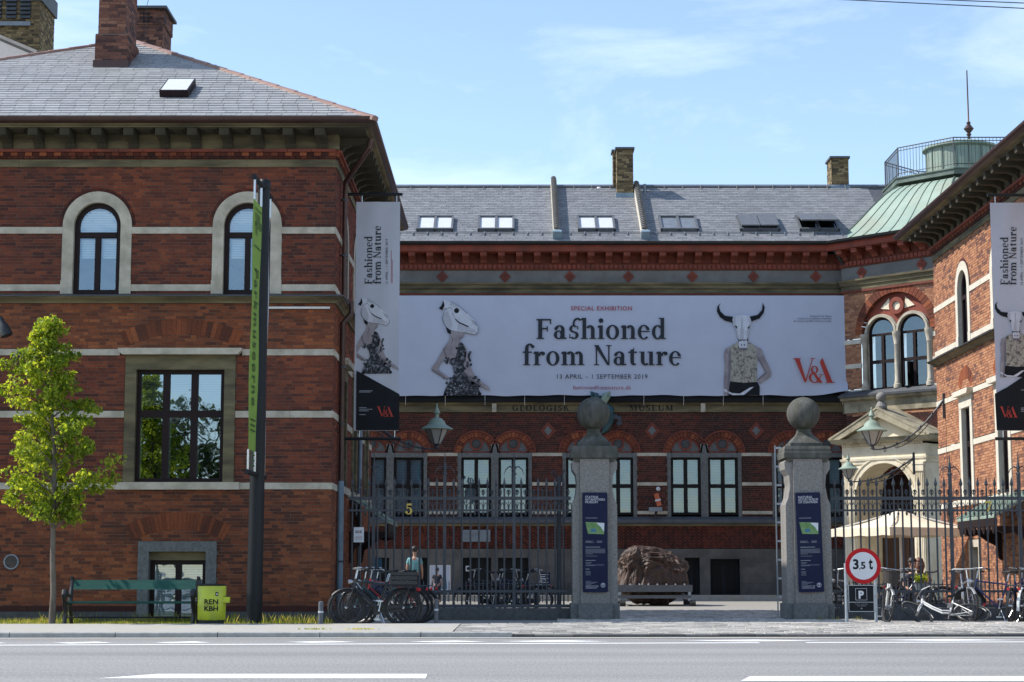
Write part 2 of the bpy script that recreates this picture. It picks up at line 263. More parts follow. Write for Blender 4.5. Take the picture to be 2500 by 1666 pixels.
# ---------------------------------------------------------------- mesh helpers
ORG = {}
ZV = Vector((0, 0, 1))
class MB:
    def __init__(s): s.v = []; s.f = []
    def add(s, vs, fs):
        n = len(s.v); s.v += [tuple(p) for p in vs]; s.f += [tuple(n + i for i in f) for f in fs]
        return s
    def hexa(s, p):   # eight corners: bottom ring 0-3, top ring 4-7
        return s.add(p, [(0, 3, 2, 1), (4, 5, 6, 7), (0, 1, 5, 4), (1, 2, 6, 5), (2, 3, 7, 6), (3, 0, 4, 7)])
    def box(s, x0, x1, y0, y1, z0, z1):
        return s.hexa([(x0, y0, z0), (x1, y0, z0), (x1, y1, z0), (x0, y1, z0), (x0, y0, z1), (x1, y0, z1), (x1, y1, z1), (x0, y1, z1)])
    def fbox(s, F, u0, u1, z0, z1, d0, d1):
        P = F.p
        return s.hexa([P(u0, z0, d1), P(u1, z0, d1), P(u1, z0, d0), P(u0, z0, d0), P(u0, z1, d1), P(u1, z1, d1), P(u1, z1, d0), P(u0, z1, d0)])
    def prism(s, F, pts, d0, d1):    # polygon (u, z) on face F between offsets d0 and d1
        n = len(pts)
        vs = [F.p(u, z, d1) for u, z in pts] + [F.p(u, z, d0) for u, z in pts]
        return s.add(vs, [tuple(range(n)), tuple(range(2 * n - 1, n - 1, -1))] + [(i, i + n, (i + 1) % n + n, (i + 1) % n) for i in range(n)])
    def tube(s, path, r, n=8, cap=True, closed=False):
        path = [Vector(p) for p in path]; m = len(path)
        rs = r if isinstance(r, (list, tuple)) else [r] * m
        vs = []; prev = None
        for i, p in enumerate(path):
            if closed: d = path[(i + 1) % m] - path[i - 1]
            else: d = path[min(i + 1, m - 1)] - path[max(i - 1, 0)]
            if d.length < 1e-9: d = Vector((0, 0, 1))
            d.normalize()
            if prev is None:
                a = Vector((0, 0, 1)) if abs(d.z) < 0.9 else Vector((1, 0, 0))
                e1 = d.cross(a).normalized()
            else:
                e1 = (prev - d * prev.dot(d))
                e1 = e1.normalized() if e1.length > 1e-6 else d.orthogonal().normalized()
            prev = e1; e2 = d.cross(e1)
            for k in range(n):
                an = 2 * math.pi * k / n
                vs.append(p + (e1 * math.cos(an) + e2 * math.sin(an)) * rs[i])
        fs = []
        for i in range(m if closed else m - 1):
            j = (i + 1) % m
            for k in range(n):
                fs.append((i * n + k, i * n + (k + 1) % n, j * n + (k + 1) % n, j * n + k))
        if cap and not closed: fs += [tuple(range(n - 1, -1, -1)), tuple(range((m - 1) * n, m * n))]
        return s.add(vs, fs)
    def lathe(s, prof, c=(0, 0, 0), n=16, a0=0.0):
        c = Vector(c); vs = []; fs = []; m = len(prof)
        for r, z in prof:
            for k in range(n):
                an = a0 + 2 * math.pi * k / n; vs.append(c + Vector((r * math.cos(an), r * math.sin(an), z)))
        for i in range(m - 1):
            for k in range(n): fs.append((i * n + k, i * n + (k + 1) % n, (i + 1) * n + (k + 1) % n, (i + 1) * n + k))
        fs += [tuple(range(n - 1, -1, -1)), tuple(range((m - 1) * n, m * n))]
        return s.add(vs, fs)
    def sphere(s, c, r, n=16, m=10, sz=1.0):
        return s.lathe([(max(r * math.sin(math.pi * i / m), 1e-4), -r * sz * math.cos(math.pi * i / m)) for i in range(m + 1)], c, n)
    def disc(s, F, u, z, r, d0, d1, n=20):
        return s.prism(F, [(u + r * math.cos(2 * math.pi * k / n), z + r * math.sin(2 * math.pi * k / n)) for k in range(n)], d0, d1)
    def arcband(s, F, uc, zc, ri, ro, d0, d1, a0=0.0, a1=math.pi, n=16):
        for k in range(n):
            t0 = a0 + (a1 - a0) * k / n; t1 = a0 + (a1 - a0) * (k + 1) / n
            c0, s0, c1, s1 = math.cos(t0), math.sin(t0), math.cos(t1), math.sin(t1)
            P = F.p
            q = [(uc + ri * c0, zc + ri * s0), (uc + ro * c0, zc + ro * s0), (uc + ro * c1, zc + ro * s1), (uc + ri * c1, zc + ri * s1)]
            vs = [P(u, z, d1) for u, z in q] + [P(u, z, d0) for u, z in q]
            fs = [(0, 1, 2, 3), (0, 3, 7, 4), (1, 5, 6, 2)]
            if k == 0: fs.append((0, 4, 5, 1))
            if k == n - 1: fs.append((3, 2, 6, 7))
            s.add(vs, fs)
        return s
    def build(s, name, m, parent=None, smooth=False, kind=None, local=False, loc=None):
        off = Vector((0, 0, 0))
        if parent is not None and not local: off = ORG.get(parent.name, off)
        if loc is not None: off = Vector(loc)
        me = bpy.data.meshes.new(name)
        if off.length: me.from_pydata([(a - off.x, b - off.y, c - off.z) for a, b, c in s.v], [], s.f)
        else: me.from_pydata(s.v, [], s.f)
        if len(s.f) < 6000:
            bm = bmesh.new(); bm.from_mesh(me); bmesh.ops.recalc_face_normals(bm, faces=bm.faces); bm.to_mesh(me); bm.free()
        if smooth:
            me.polygons.foreach_set('use_smooth', [True] * len(me.polygons))
            if smooth != 'all': me.set_sharp_from_angle(angle=R(40))
        me.materials.append(MAT[m] if isinstance(m, str) else m)
        o = bpy.data.objects.new(name, me); C.objects.link(o)
        if parent is not None: o.parent = parent
        if loc is not None: o.location = loc
        ORG[o.name] = off.copy()
        if kind: o['kind'] = kind
        return o

class Face:
    def __init__(s, O, U, Nn, V=(0, 0, 1)): s.O = Vector(O); s.U = Vector(U).normalized(); s.N = Vector(Nn).normalized(); s.V = Vector(V).normalized()
    def p(s, u, z, d=0.0): return s.O + s.U * u + s.V * z + s.N * d
    def rot(s): return Matrix((s.U, s.N, s.V)).transposed().to_euler()

def thing(name, label, cat, loc=(0, 0, 0), group=None, rot=None):
    o = bpy.data.objects.new(name, None); C.objects.link(o); o.location = loc; o.empty_display_size = 0.3
    if rot is not None: o.rotation_euler = rot
    o['label'] = label; o['category'] = cat
    if group: o['group'] = group
    ORG[o.name] = Vector(loc)
    return o
def tag(o, label, cat, group=None):
    o['label'] = label; o['category'] = cat
    if group: o['group'] = group
    return o
def struct(o): o['kind'] = 'structure'; return o
def inst(mesh, name, parent, loc, rot=None, scale=None):
    o = bpy.data.objects.new(name, mesh); C.objects.link(o); o.parent = parent; o.location = loc
    if rot is not None: o.rotation_euler = rot
    if scale is not None: o.scale = scale
    return o
def mesh_only(mb, name, m):
    o = mb.build(name, m); me = o.data; bpy.data.objects.remove(o); return me
def copy_tree(o, parent=None):
    c = o.copy(); C.objects.link(c)
    if parent is not None: c.parent = parent
    for ch in o.children: copy_tree(ch, c)
    return c

# ---------------------------------------------------------------- masonry
COURSE = 0.0667
def row_cuts(holes, z):
    """intervals of u that the openings take out at height z"""
    out = []
    for h in holes:
        if h[0] == 'rect':
            if h[3] <= z < h[4]: out.append((h[1], h[2]))
        else:   # arch: centre u, radius, spring height, bottom
            _, uc, r, zs, zb = h
            if zb <= z < zs: out.append((uc - r, uc + r))
            elif zs <= z < zs + r:
                q = math.sqrt(r * r - (z - zs) ** 2); out.append((uc - q, uc + q))
    return out
def subtract(a, b, cuts):
    segs = [(a, b)]
    for c0, c1 in cuts:
        nx = []
        for s0, s1 in segs:
            if c1 <= s0 or c0 >= s1: nx.append((s0, s1)); continue
            if c0 > s0: nx.append((s0, c0))
            if c1 < s1: nx.append((c1, s1))
        segs = nx
    return [s for s in segs if s[1] - s[0] > 0.02]
BRICKMESH = {}
def brick_wall(F, u0, u1, z0, z1, holes, parent, brick='brick', mortar='mortar', pick=0, zone=None, part='brickwork', depth=0.009, course=COURSE, blen=0.24):
    mo = MB(); st = MB(); singles = []; nseg = 99; segrows = []; rows_z = []
    k0 = int(z0 / course); k1 = int(math.ceil(z1 / course))
    org = ORG[parent.name]
    for k in range(k0, k1):
        za = max(k * course, z0); zb = min((k + 1) * course, z1)
        if zb - za < 0.012: continue
        zm = (za + zb) / 2; rows_z.append((za, zb))
        cuts = row_cuts(holes, zm)
        sg = subtract(u0, u1, cuts); nseg = min(nseg, len(sg)); segrows.append(sg)
        for s0, s1 in sg:
            mo.add([F.p(s0, za, -depth), F.p(s1, za, -depth), F.p(s1, zb, -depth), F.p(s0, zb, -depth)], [(0, 1, 2, 3)])
        off = (k % 2) * (blen * 0.75) + (k % 4 // 2) * blen * 0.27
        u = u0 - (off % (2.5 * blen)) - 0.0; j = 0
        pat = (blen, blen, blen / 2)
        while u < u1:
            L = pat[j % 3]; j += 1
            for s0, s1 in subtract(max(u, u0), min(u + L, u1), cuts):
                a, b = s0 + 0.005, s1 - 0.005
                if b - a < 0.03: continue
                j0 = random.uniform(-0.0025, 0.0025)
                full = abs((b - a) - (blen - 0.01)) < 1e-4 and zb - za > course - 1e-4
                if full and pick and zone(a, zm) and len(singles) < pick:
                    singles.append((a, za + 0.005, j0)); continue
                P = F.p; e0, e1 = za + 0.005, zb - 0.005
                st.add([P(a, e0, j0), P(b, e0, j0), P(b, e1, j0), P(a, e1, j0), P(a, e0, -depth), P(b, e0, -depth), P(b, e1, -depth), P(a, e1, -depth)],
                       [(0, 1, 2, 3), (0, 4, 5, 1), (1, 5, 6, 2), (2, 6, 7, 3), (3, 7, 4, 0)])
            u += L
    filled = [(sg, zz) for sg, zz in zip(segrows, rows_z) if sg]
    if filled and all(len(sg) == 2 for sg, _ in filled):
        for i in (0, 1):
            mo = MB()
            for sg, (za, zb) in filled: mo.add([F.p(sg[i][0], za, -depth), F.p(sg[i][1], za, -depth), F.p(sg[i][1], zb, -depth), F.p(sg[i][0], zb, -depth)], [(0, 1, 2, 3)])
            wall = mo.build('wall', mortar, parent)
    else: wall = mo.build('wall', mortar, parent)
    if st.f: st.build(part, brick, parent, kind='stuff')
    if singles:
        key = (brick, F.rot()[:])
        if key not in BRICKMESH:
            b = MB(); G = Face((0, 0, 0), F.U, F.N); b.fbox(G, 0, blen - 0.01, 0, course - 0.01, -depth, 0); BRICKMESH[key] = mesh_only(b, 'brick', brick)
        for a, z, j0 in singles: inst(BRICKMESH[key], 'brick', parent, F.p(a, z, j0) - org)
    return wall
def band(F, u0, u1, z0, z1, d, parent, m='limestone', name='band_stone', L=1.25, cuts=()):
    for s0, s1 in subtract(u0, u1, cuts):
        n = max(1, round((s1 - s0) / L)); w_ = (s1 - s0) / n; e = [s0]
        for i in range(1, n): e.append(s0 + i * w_ + random.uniform(-0.18, 0.18) * w_)
        e.append(s1)
        for i in range(n):
            MB().fbox(F, e[i] + 0.002, e[i + 1] - 0.002, z0, z1, -0.03, d + random.uniform(-0.002, 0.002)).build(name, m, parent)
def offset_path(path, d, side=1):
    out = []; n = len(path)
    ns = []
    for i in range(n - 1):
        t = (Vector(path[i + 1]) - Vector(path[i])).normalized(); ns.append(Vector((t.y, -t.x)) * side)
    for i in range(n):
        if i == 0: o = ns[0] * d
        elif i == n - 1: o = ns[-1] * d
        else:
            b = (ns[i - 1] + ns[i]); o = b * (d / (1 + ns[i - 1].dot(ns[i])))
        out.append(Vector(path[i]) + o)
    return out
def sweep(path, prof, side=1):
    """profile of (offset, z) carried along a plan path with mitred corners"""
    mb = MB(); m = len(prof); n = len(path); vs = []
    for d, z in prof: vs += [Vector((p.x, p.y, z)) for p in offset_path(path, d, side)]
    fs = [(i * n + k, i * n + k + 1, ((i + 1) % m) * n + k + 1, ((i + 1) % m) * n + k) for i in range(m) for k in range(n - 1)]
    fs += [tuple(i * n for i in range(m)), tuple(i * n + n - 1 for i in range(m - 1, -1, -1))]
    return mb.add(vs, fs)
def slates(F, rows, gauge, wid, ext, parent, m='slate', thick=0.012, pick=0, pickrows=(0, 99), name='slate', skip=None, jw=.003):
    """F: roof plane (V up the slope); ext(v) -> (u0, u1) of the row"""
    st = MB(); cnt = 0; shared = None; org = ORG[parent.name]
    for r in range(rows):
        v = r * gauge; e = ext(v + gauge * 0.5)
        if e is None: continue
        u0, u1 = e; u = u0 - (r % 2) * wid / 2 - random.uniform(0, wid * .45)
        while u < u1:
            a = max(u + jw, u0); b = min(u + wid - jw, u1); full = (b - a) > wid - 2 * jw - 1e-4
            u += wid
            if b - a < 0.03 or (skip and skip((a + b) / 2, v + gauge / 2)): continue
            j = random.uniform(0, 0.003)
            if pick and full and cnt < pick and pickrows[0] <= r < pickrows[1]:
                cnt += 1
                if shared is None:
                    q = MB(); G = Face((0, 0, 0), F.U, F.N, F.V)
                    q.hexa([G.p(0, 0, 0.001), G.p(wid - 2 * jw, 0, 0.001), G.p(wid - 2 * jw, gauge * 1.06, -0.004), G.p(0, gauge * 1.06, -0.004), G.p(0, 0, thick + .006), G.p(wid - 2 * jw, 0, thick + .006), G.p(wid - 2 * jw, gauge * 1.06, 0.006), G.p(0, gauge * 1.06, 0.006)])
                    shared = mesh_only(q, name, m)
                inst(shared, name, parent, F.p(a, v, j) - org); continue
            st.add([F.p(a, v, 0.0), F.p(b, v, 0.0), F.p(b, v, thick + .006 + j), F.p(a, v, thick + .006 + j), F.p(b, v + gauge * 1.06, 0.006 + j), F.p(a, v + gauge * 1.06, 0.006 + j), F.p(a, v + gauge, 0), F.p(b, v + gauge, 0)],
                   [(0, 1, 2, 3), (3, 2, 4, 5), (0, 3, 5, 6), (1, 7, 4, 2)])
    st.build('slates', m, parent, kind='stuff')

# ================================================================ ground, road, pavement
def sheet(name, m, quad):
    return struct(MB().add(quad, [(0, 1, 2, 3)]).build(name, m))
sheet('ground', 'earth', [(-400, -60, -0.03), (400, -60, -0.03), (400, 600, -0.03), (-400, 600, -0.03)])
kerbY = lambda x: 27.55 + 0.028 * x
backY = lambda x: 32.55 + 0.205 * x
sheet('road', 'asphalt', [(-150, -40, 0), (150, -40, 0), (150, kerbY(150), 0), (-150, kerbY(-150), 0)])
def marking(name, pts, z=0.004):
    return struct(MB().add([(x, y, z) for x, y in pts], [tuple(range(len(pts)))]).build(name, 'road_paint'))
marking('lane_dash', [(-3.75, 16.75), (-0.78, 16.75), (-0.80, 17.5), (-3.35, 17.5)])
marking('lane_dash', [(2.02, 16.35), (5.2, 16.35), (5.2, 17.1), (2.2, 17.1)])
for x0, x1 in ((-12, 3.4), (4.05, 12)):
    marking('cycle_lane_line', [(x0, 24.95 + .085 * x0), (x1, 24.95 + .085 * x1), (x1, 25.22 + .085 * x1), (x0, 25.22 + .085 * x0)])
for cx, hw, dy in ((-5.9, .42, 0), (-4.55, .4, 0), (-2.65, .5, .2), (-0.9, .55, .3), (0.6, .8, .4), (3.4, 1.0, .75), (6.2, 1.1, .9), (-7.3, .4, -.1)):
    yb = 25.45 + .085 * cx
    marking('cycle_lane_mark', [(cx - hw, yb + .45), (cx - .1, yb + .12), (cx + hw, yb + .4), (cx + .1, yb + .85)])
struct(MB().add([(-15, kerbY(-15) - .5, .006), (15, kerbY(15) - .5, .006), (15, kerbY(15) - .02, .006), (-15, kerbY(-15) - .02, .006)], [(0, 1, 2, 3)]).build('gutter_strip', 'paving'))
PZ = 0.08
pv = MB(); 
pv.add([(-60, kerbY(-60) + .3, PZ), (-0.9, kerbY(-.9) + .3, PZ), (-0.9, backY(-.9), PZ), (-60, 20.2 + 10.5, PZ), (-60, 30.7, -.02), (-.9, backY(-.9), -.02)], [(0, 1, 2, 3), (3, 2, 5, 4)])
pavement = struct(pv.build('pavement', 'paving'))
st = MB().add([(-0.9, kerbY(-.9) + .3, .015), (60, kerbY(60) + .3, .015), (60, 44.8, PZ - .022), (-.9, backY(-.9), PZ - .022), (60, 44.8, -.02), (-.9, backY(-.9), -.02)], [(0, 1, 2, 3), (3, 2, 4, 5)])
crossing = struct(st.build('sett_pavement', 'joint_sand'))
setts = MB(); y = 0
for r in range(34):
    off = 0.31 + r * 0.155; x = -0.9 - (r % 2) * .12
    while x < 13:
        L = random.uniform(.20, .34); xm = x + L / 2; y0 = kerbY(xm) + off; y1 = y0 + .148
        if y1 < backY(xm) + .05 and xm > -.85:
            z = .048 + (PZ - .048) * min(1, (off - .3) / 1.2) + random.uniform(-.008, .006); e = .012
            setts.add([(x + .006, y0, z - .03), (x + L - .006, y0, z - .03), (x + L - .006, y1, z - .03), (x + .006, y1, z - .03),
                       (x + e, y0 + e, z), (x + L - e, y0 + e, z), (x + L - e, y1 - e, z), (x + e, y1 - e, z)],
                      [(4, 5, 6, 7), (0, 1, 5, 4), (1, 2, 6, 5), (2, 3, 7, 6), (3, 0, 4, 7)])
        x += L
setts.build('setts', 'cobble', crossing, kind='stuff')
# kerb: long granite stones on the left, short worn ones past the bicycles
kerb = struct(MB().add([(-60, kerbY(-60) + .02, .01), (60, kerbY(60) + .02, .01), (60, kerbY(60) + .31, .01), (-60, kerbY(-60) + .31, .01)], [(0, 1, 2, 3)]).build('kerb', 'joint_sand'))
x = -10.6
while x < 10.8:
    if x < -1.35: L = random.uniform(1.05, 1.6); hgt = PZ; ch = .012; jz = 0
    else: L = random.uniform(.32, .62); hgt = .045; ch = .012; jz = random.uniform(-.010, .008)
    a, b = x + .006, x + L - .006; ya, yb = kerbY(a), kerbY(b); j = random.uniform(-.012, .012) if x > -1.35 else 0
    k = MB(); z = hgt + jz
    k.add([(a, ya + j, -.02), (b, yb + j, -.02), (b, yb + .3, -.02), (a, ya + .3, -.02), (a, ya + j, z - ch), (b, yb + j, z - ch), (b, yb + j + ch, z), (a, ya + j + ch, z), (b, yb + .3, z), (a, ya + .3, z)],
          [(0, 1, 5, 4), (4, 5, 6, 7), (7, 6, 8, 9), (0, 4, 7, 9, 3), (1, 2, 8, 6, 5)])
    k.build('kerb_stone', 'kerb_stone' if x < -1.35 else 'dark_granite', kerb)
    x += L
# lawn strip, court, gateway cobbles
sheet('lawn', 'earth', [(-60, 28, 0), (-3.2, 28, 0), (-3.2, 37.4, 0), (-60, 37.4, 0)])
sheet('forecourt_ground', 'court_asphalt', [(-3.2, 29, .001), (60, 29, .001), (60, 46.5, .001), (-3.2, 46.5, .001)])
sheet('courtyard', 'court_asphalt', [(-12, 46.5, .001), (60, 46.5, .001), (60, 70, .27), (-12, 70, .27)])
gc = struct(MB().add([(1.0, 34.3, .004), (7.2, 34.3, .004), (7.2, 47.0, .004), (1.0, 47.0, .004)], [(0, 1, 2, 3)]).build('gateway', 'joint_sand'))
gs = MB(); yy = 34.3; r = 0
while yy < 46.9:
    d = random.uniform(.13, .17); x = 1.0 - (r % 2) * .09
    while x < 7.1:
        L = random.uniform(.14, .21); z = .03 + random.uniform(-.006, .008); e = .014
        gs.add([(x + .006, yy, .0), (x + L - .006, yy, .0), (x + L - .006, yy + d, .0), (x + .006, yy + d, .0), (x + e, yy + e, z), (x + L - e, yy + e, z), (x + L - e, yy + d - e, z), (x + e, yy + d - e, z)],
               [(4, 5, 6, 7), (0, 1, 5, 4), (1, 2, 6, 5), (2, 3, 7, 6), (3, 0, 4, 7)])
        x += L
    yy += d + .006; r += 1
gs.build('cobbles', 'cobble', gc, kind='stuff')

# ================================================================ windows
def blind(F, u0, u1, z0, z1, d, parent, arch=None):
    b = MB(); z = z1
    while z > z0:
        a, c = u0, u1
        if arch:
            uc, r, zs = arch
            if z > zs:
                if z - zs >= r: z -= .05; continue
                q = math.sqrt(r * r - (z - zs) ** 2); a, c = uc - q, uc + q
        b.add([F.p(a, z, d), F.p(c, z, d), F.p(c, z - .043, d - .016), F.p(a, z - .043, d - .016)], [(0, 1, 2, 3)])
        z -= .05
    return b.build('blind', 'dull_blind' if parent.name.startswith('window') and parent.parent.name == 'museum_building' else 'blind', parent)
def bead(F, u0, u1, z0, z1, d, parent):
    MB().add([F.p(u, z, d) for u, z in ((u1, z0), (u1 - .035, z0), (u1 - .035, z1 - .03), (u0, z1 - .03), (u0, z1), (u1, z1))], [(0, 1, 2, 3, 4, 5)]).build('bead', 'blind', parent)
def arched_window(bld, F, uc, r, ro, zb, zs, stone='limestone', drop=0.55, fm='frame_brown', ring='dark_brick', bfull=False, foot=True):
    s = MB()
    s.fbox(F, uc - ro, uc - r, zb + .28, zs, -.2, .02); s.fbox(F, uc + r, uc + ro, zb + .28, zs, -.2, .02)
    s.fbox(F, uc - ro - .01, uc - r, zb, zb + .28, -.2, .03); s.fbox(F, uc + r, uc + ro + .01, zb, zb + .28, -.2, .03)
    s.arcband(F, uc, zs, r, ro, -.2, .02, n=22)
    s.build('window_surround', stone, bld)
    if ring:
        g = MB(); n = 26
        for k in range(n):
            a0 = math.pi * (k + .06) / n; a1 = math.pi * (k + .94) / n
            g.arcband(F, uc, zs, ro + .008, ro + .068, -.01, .006 + random.uniform(0, .004), a0, a1, 1)
        g.build('arch_bricks', ring, bld, kind='stuff')
    f = MB(); t = .10; d0, d1 = -.17, -.09
    f.arcband(F, uc, zs, r - t, r, d0, d1, n=20)
    f.fbox(F, uc - r, uc - r + t, zb, zs, d0, d1); f.fbox(F, uc + r - t, uc + r, zb, zs, d0, d1)
    f.fbox(F, uc - r + t, uc + r - t, zb, zb + t, d0, d1)
    zt = zs - .17
    f.fbox(F, uc - r + t, uc + r - t, zt - .07, zt + .04, d0, d1 + .02)
    f.fbox(F, uc - .055, uc + .055, zb + t, zt - .07, d0, d1 + .01)
    win = f.build('window', fm, bld)
    a = r - t
    pts = [(uc + a * math.cos(k * math.pi / 18), zs + a * math.sin(k * math.pi / 18)) for k in range(19)] + [(uc - a, zt + .04), (uc + a, zt + .04)]
    MB().add([F.p(u, z, -.13) for u, z in pts], [tuple(range(len(pts)))]).build('pane', 'glass', win)
    for q0, q1 in ((uc - r + t, uc - .055), (uc + .055, uc + r - t)):
        MB().add([F.p(q0, zb + t, -.13), F.p(q1, zb + t, -.13), F.p(q1, zt - .07, -.13), F.p(q0, zt - .07, -.13)], [(0, 1, 2, 3)]).build('pane', 'glass', win); bead(F, q0, q1, zb + t, zt - .07, -.155, win)
        bead(F, q0, q1, zb + t, zt - .07, -.155, win)
    zbl = zb + t if bfull else zb + (zs + r - zb) * drop * .75
    blind(F, uc - a, uc + a, zbl, zs + a, -.20, win, (uc, a, zs))
    MB().fbox(F, uc - r, uc + r, zb, zs + r, -.45, -.40).build('interior_panel', 'interior', win)
    return win
def rect_window(bld, F, u0, u1, z0, z1, cols, rows, t=.07, mul=.09, d=-.13, fm='frame_brown', glass='glass', blindto=None, inner='interior', bl=None):
    f = MB(); d0, d1 = d - .04, d + .04
    f.fbox(F, u0, u1, z0, z0 + t, d0, d1); f.fbox(F, u0, u1, z1 - t, z1, d0, d1)
    f.fbox(F, u0, u0 + t, z0 + t, z1 - t, d0, d1); f.fbox(F, u1 - t, u1, z0 + t, z1 - t, d0, d1)
    us = [u0 + t] + [c for c in cols] + [u1 - t]; zs = [z0 + t] + list(rows) + [z1 - t]
    for c in cols: f.fbox(F, c - mul / 2, c + mul / 2, z0 + t, z1 - t, d0, d1 + .01)
    ue = []
    for i in range(len(us) - 1):
        ue.append((us[i] + (mul / 2 if i else 0), us[i + 1] - (mul / 2 if i < len(us) - 2 else 0)))
    for q in rows:
        for a, b in ue: f.fbox(F, a, b, q - mul / 2, q + mul / 2, d0, d1 + .006)
    win = f.build('window', fm, bld)
    for a, b in ue:
        for j in range(len(zs) - 1):
            za = zs[j] + (mul / 2 if j else 0); zb = zs[j + 1] - (mul / 2 if j < len(zs) - 2 else 0)
            MB().add([F.p(a, za, d), F.p(b, za, d), F.p(b, zb, d), F.p(a, zb, d)], [(0, 1, 2, 3)]).build('pane', glass, win)
            if fm == 'frame_brown' and bld is leftwing: bead(F, a, b, za, zb, d - .025, win)
    if blindto is not None: blind(F, u0 + t, u1 - t, blindto, z1 - t, d - .09, win)
    MB().fbox(F, u0, u1, z0, z1, d - .36, d - .30).build('interior_panel', inner, win)
    return win

# ================================================================ the two museum wings
XL, XR, YF = -3.66, 11.4, 37.1
zl = lambda py: zat(py, YF)
Zb = dict(A=(zl(571), zl(555)), B=(zl(711), zl(695)), C=(zl(868), zl(853)), D=(zl(1020), zl(1003.5)), E=(zl(1195), zl(1179)), T=(zl(409), zl(391)))
Z_STR0, Z_STR1 = zl(741), zl(719)
Z_OR0, Z_OR1 = zl(388), zl(367)
Z_MOD0, Z_MOD1 = zl(366), zl(331)
Z_COR0 = zat(331, 36.5); Z_COR1 = zat(303, 36.4); Z_G0, Z_G1 = zat(303, 36.32), zat(285, 36.28)
Z_WB, Z_WS = zl(718), zl(551)                 # upper windows: sill, spring
Z_BW0, Z_BW1 = zl(1178), zl(903)              # large window
OVER = 0.80

leftwing = thing('museum_wing', 'red brick museum wing with arched upper windows and grey slate roof, left of the gate', 'building', (XL, YF, 0), 'museum wings flanking the courtyard')
rightwing = thing('museum_wing', 'sunlit brick museum wing at the right edge with narrow arched window', 'building', (XR, YF, 0), 'museum wings flanking the courtyard')

def wing_holes(U0, U1, arch_us, big, base, bands=True):
    h = []
    for k, (a, b) in Zb.items(): h.append(('rect', U0 - 1, U1 + 1, a, b))
    h.append(('rect', U0 - 1, U1 + 1, Z_STR0, Z_STR1))
    h.append(('rect', U0 - 1, U1 + 1, Z_OR0, 20))
    for u in arch_us: h.append(('arch', u, .72, Z_WS, Z_WB))
    for u0, u1, hood in big: h.append(('rect', u0 - .23, u1 + .23, Z_BW0 - .15, hood))
    for u0, u1, z1 in base: h.append(('rect', u0, u1, 0, z1))
    return h
def relieving_arch(bld, F, uc, half, zbase, rise, hgt, m='warm_brick', n=24):
    g = MB(); Rr = (half * half + rise * rise) / (2 * rise); zc = zbase + rise - Rr; a = math.asin(half / Rr)
    for k in range(n):
        a0 = math.pi / 2 + a - 2 * a * (k + .035) / n; a1 = math.pi / 2 + a - 2 * a * (k + .965) / n
        g.arcband(F, uc, zc, Rr, Rr + hgt, -.01, .0042 + random.uniform(0, .003), a1, a0, 1)
    g.build('relieving_arch', m, bld, kind='stuff')
def wing_face(bld, F, L, arch_us, big, base, brick, mortar, pick=0, zone=None, stone='limestone', fm='frame_brown', blinds=True):
    holes = wing_holes(0, L, arch_us, big, base)
    if brick == 'brick':
        brick_wall(F, 0, L, Z_STR1, Z_OR0, holes, bld, 'brick', mortar, part='upper_brickwork')
        brick_wall(F, 0, L, Zb['C'][1], Z_STR0, holes, bld, 'warm_brick', mortar, part='frieze_brickwork')
        brick_wall(F, 0, L, Zb['E'][1], Zb['C'][0], holes, bld, 'brick', mortar, part='middle_brickwork')
        wl = brick_wall(F, 0, L, .30, Zb['E'][0], holes, bld, 'warm_brick', mortar, pick, zone)
    else: wl = brick_wall(F, 0, L, .30, Z_OR0, holes, bld, brick, mortar, pick, zone)
    for k in 'ABCDE':
        a, b = Zb[k]; cuts = []
        if k in 'AB': cuts = [(u - .72, u + .72) for u in arch_us]
        if k in 'CDE': cuts = [(u0 - .23 - (.12 if k != 'D' else 0), u1 + .23 + (.12 if k != 'D' else 0)) for u0, u1, _ in big]
        if k == 'A': cuts = [(u - .715, u + .715) for u in arch_us]
        band(F, 0, L, a, b, .018, bld, stone, cuts=cuts)
    band(F, 0, L, *Zb['T'], .03, bld, 'old_stone', L=1.9)
    for u in arch_us: arched_window(bld, F, u, .485, .715, Z_WB, Z_WS, stone, fm=fm)
    for i, (u0, u1, hood) in enumerate(big):
        s = MB(); s.fbox(F, u0 - .225, u0, Z_BW0 + .0, Z_BW1, -.17, .03); s.fbox(F, u1, u1 + .225, Z_BW0, Z_BW1, -.17, .03)
        s.fbox(F, u0 - .225, u1 + .225, Z_BW1, hood - .13, -.17, .035)
        s.build('window_surround', 'old_stone' if stone == 'limestone' else stone, bld)
        hd = MB(); hd.prism(F, [(u0 - .36, hood - .05), (u0 - .36, hood), (u1 + .36, hood), (u1 + .36, hood - .05), (u1 + .28, hood - .13), (u0 - .28, hood - .13)], -.05, .17)
        hd.build('window_hood', stone, bld)
        MB().fbox(F, u0 - .35, u1 + .35, Z_BW0 - .15, Z_BW0, -.17, .10).build('window_sill', stone, bld)
        w_ = u1 - u0; cols = [u0 + w_ * .345, u0 + w_ * .665] if w_ > 1.2 else [(u0 + u1) / 2]
        rect_window(bld, F, u0, u1, Z_BW0, Z_BW1, cols, [zl(1010)], .085, .14, fm=fm, glass='dark_glass' if w_ > 1.2 else 'glass', blindto=zl(985) if w_ > 1.2 else Z_BW0 + .3)
        relieving_arch(bld, F, (u0 + u1) / 2, w_ * .63, hood + .05, .25, .32)
    # plinth
    segs = subtract(0, L, [(u0, u1) for u0, u1, _ in base])
    for s0, s1 in segs: band(F, s0, s1, 0, .19, .05, bld, 'dark_granite', 'plinth_stone', 1.6); band(F, s0, s1, .192, .30, .03, bld, 'dark_brick', 'plinth_course', 2.5)
    return wl
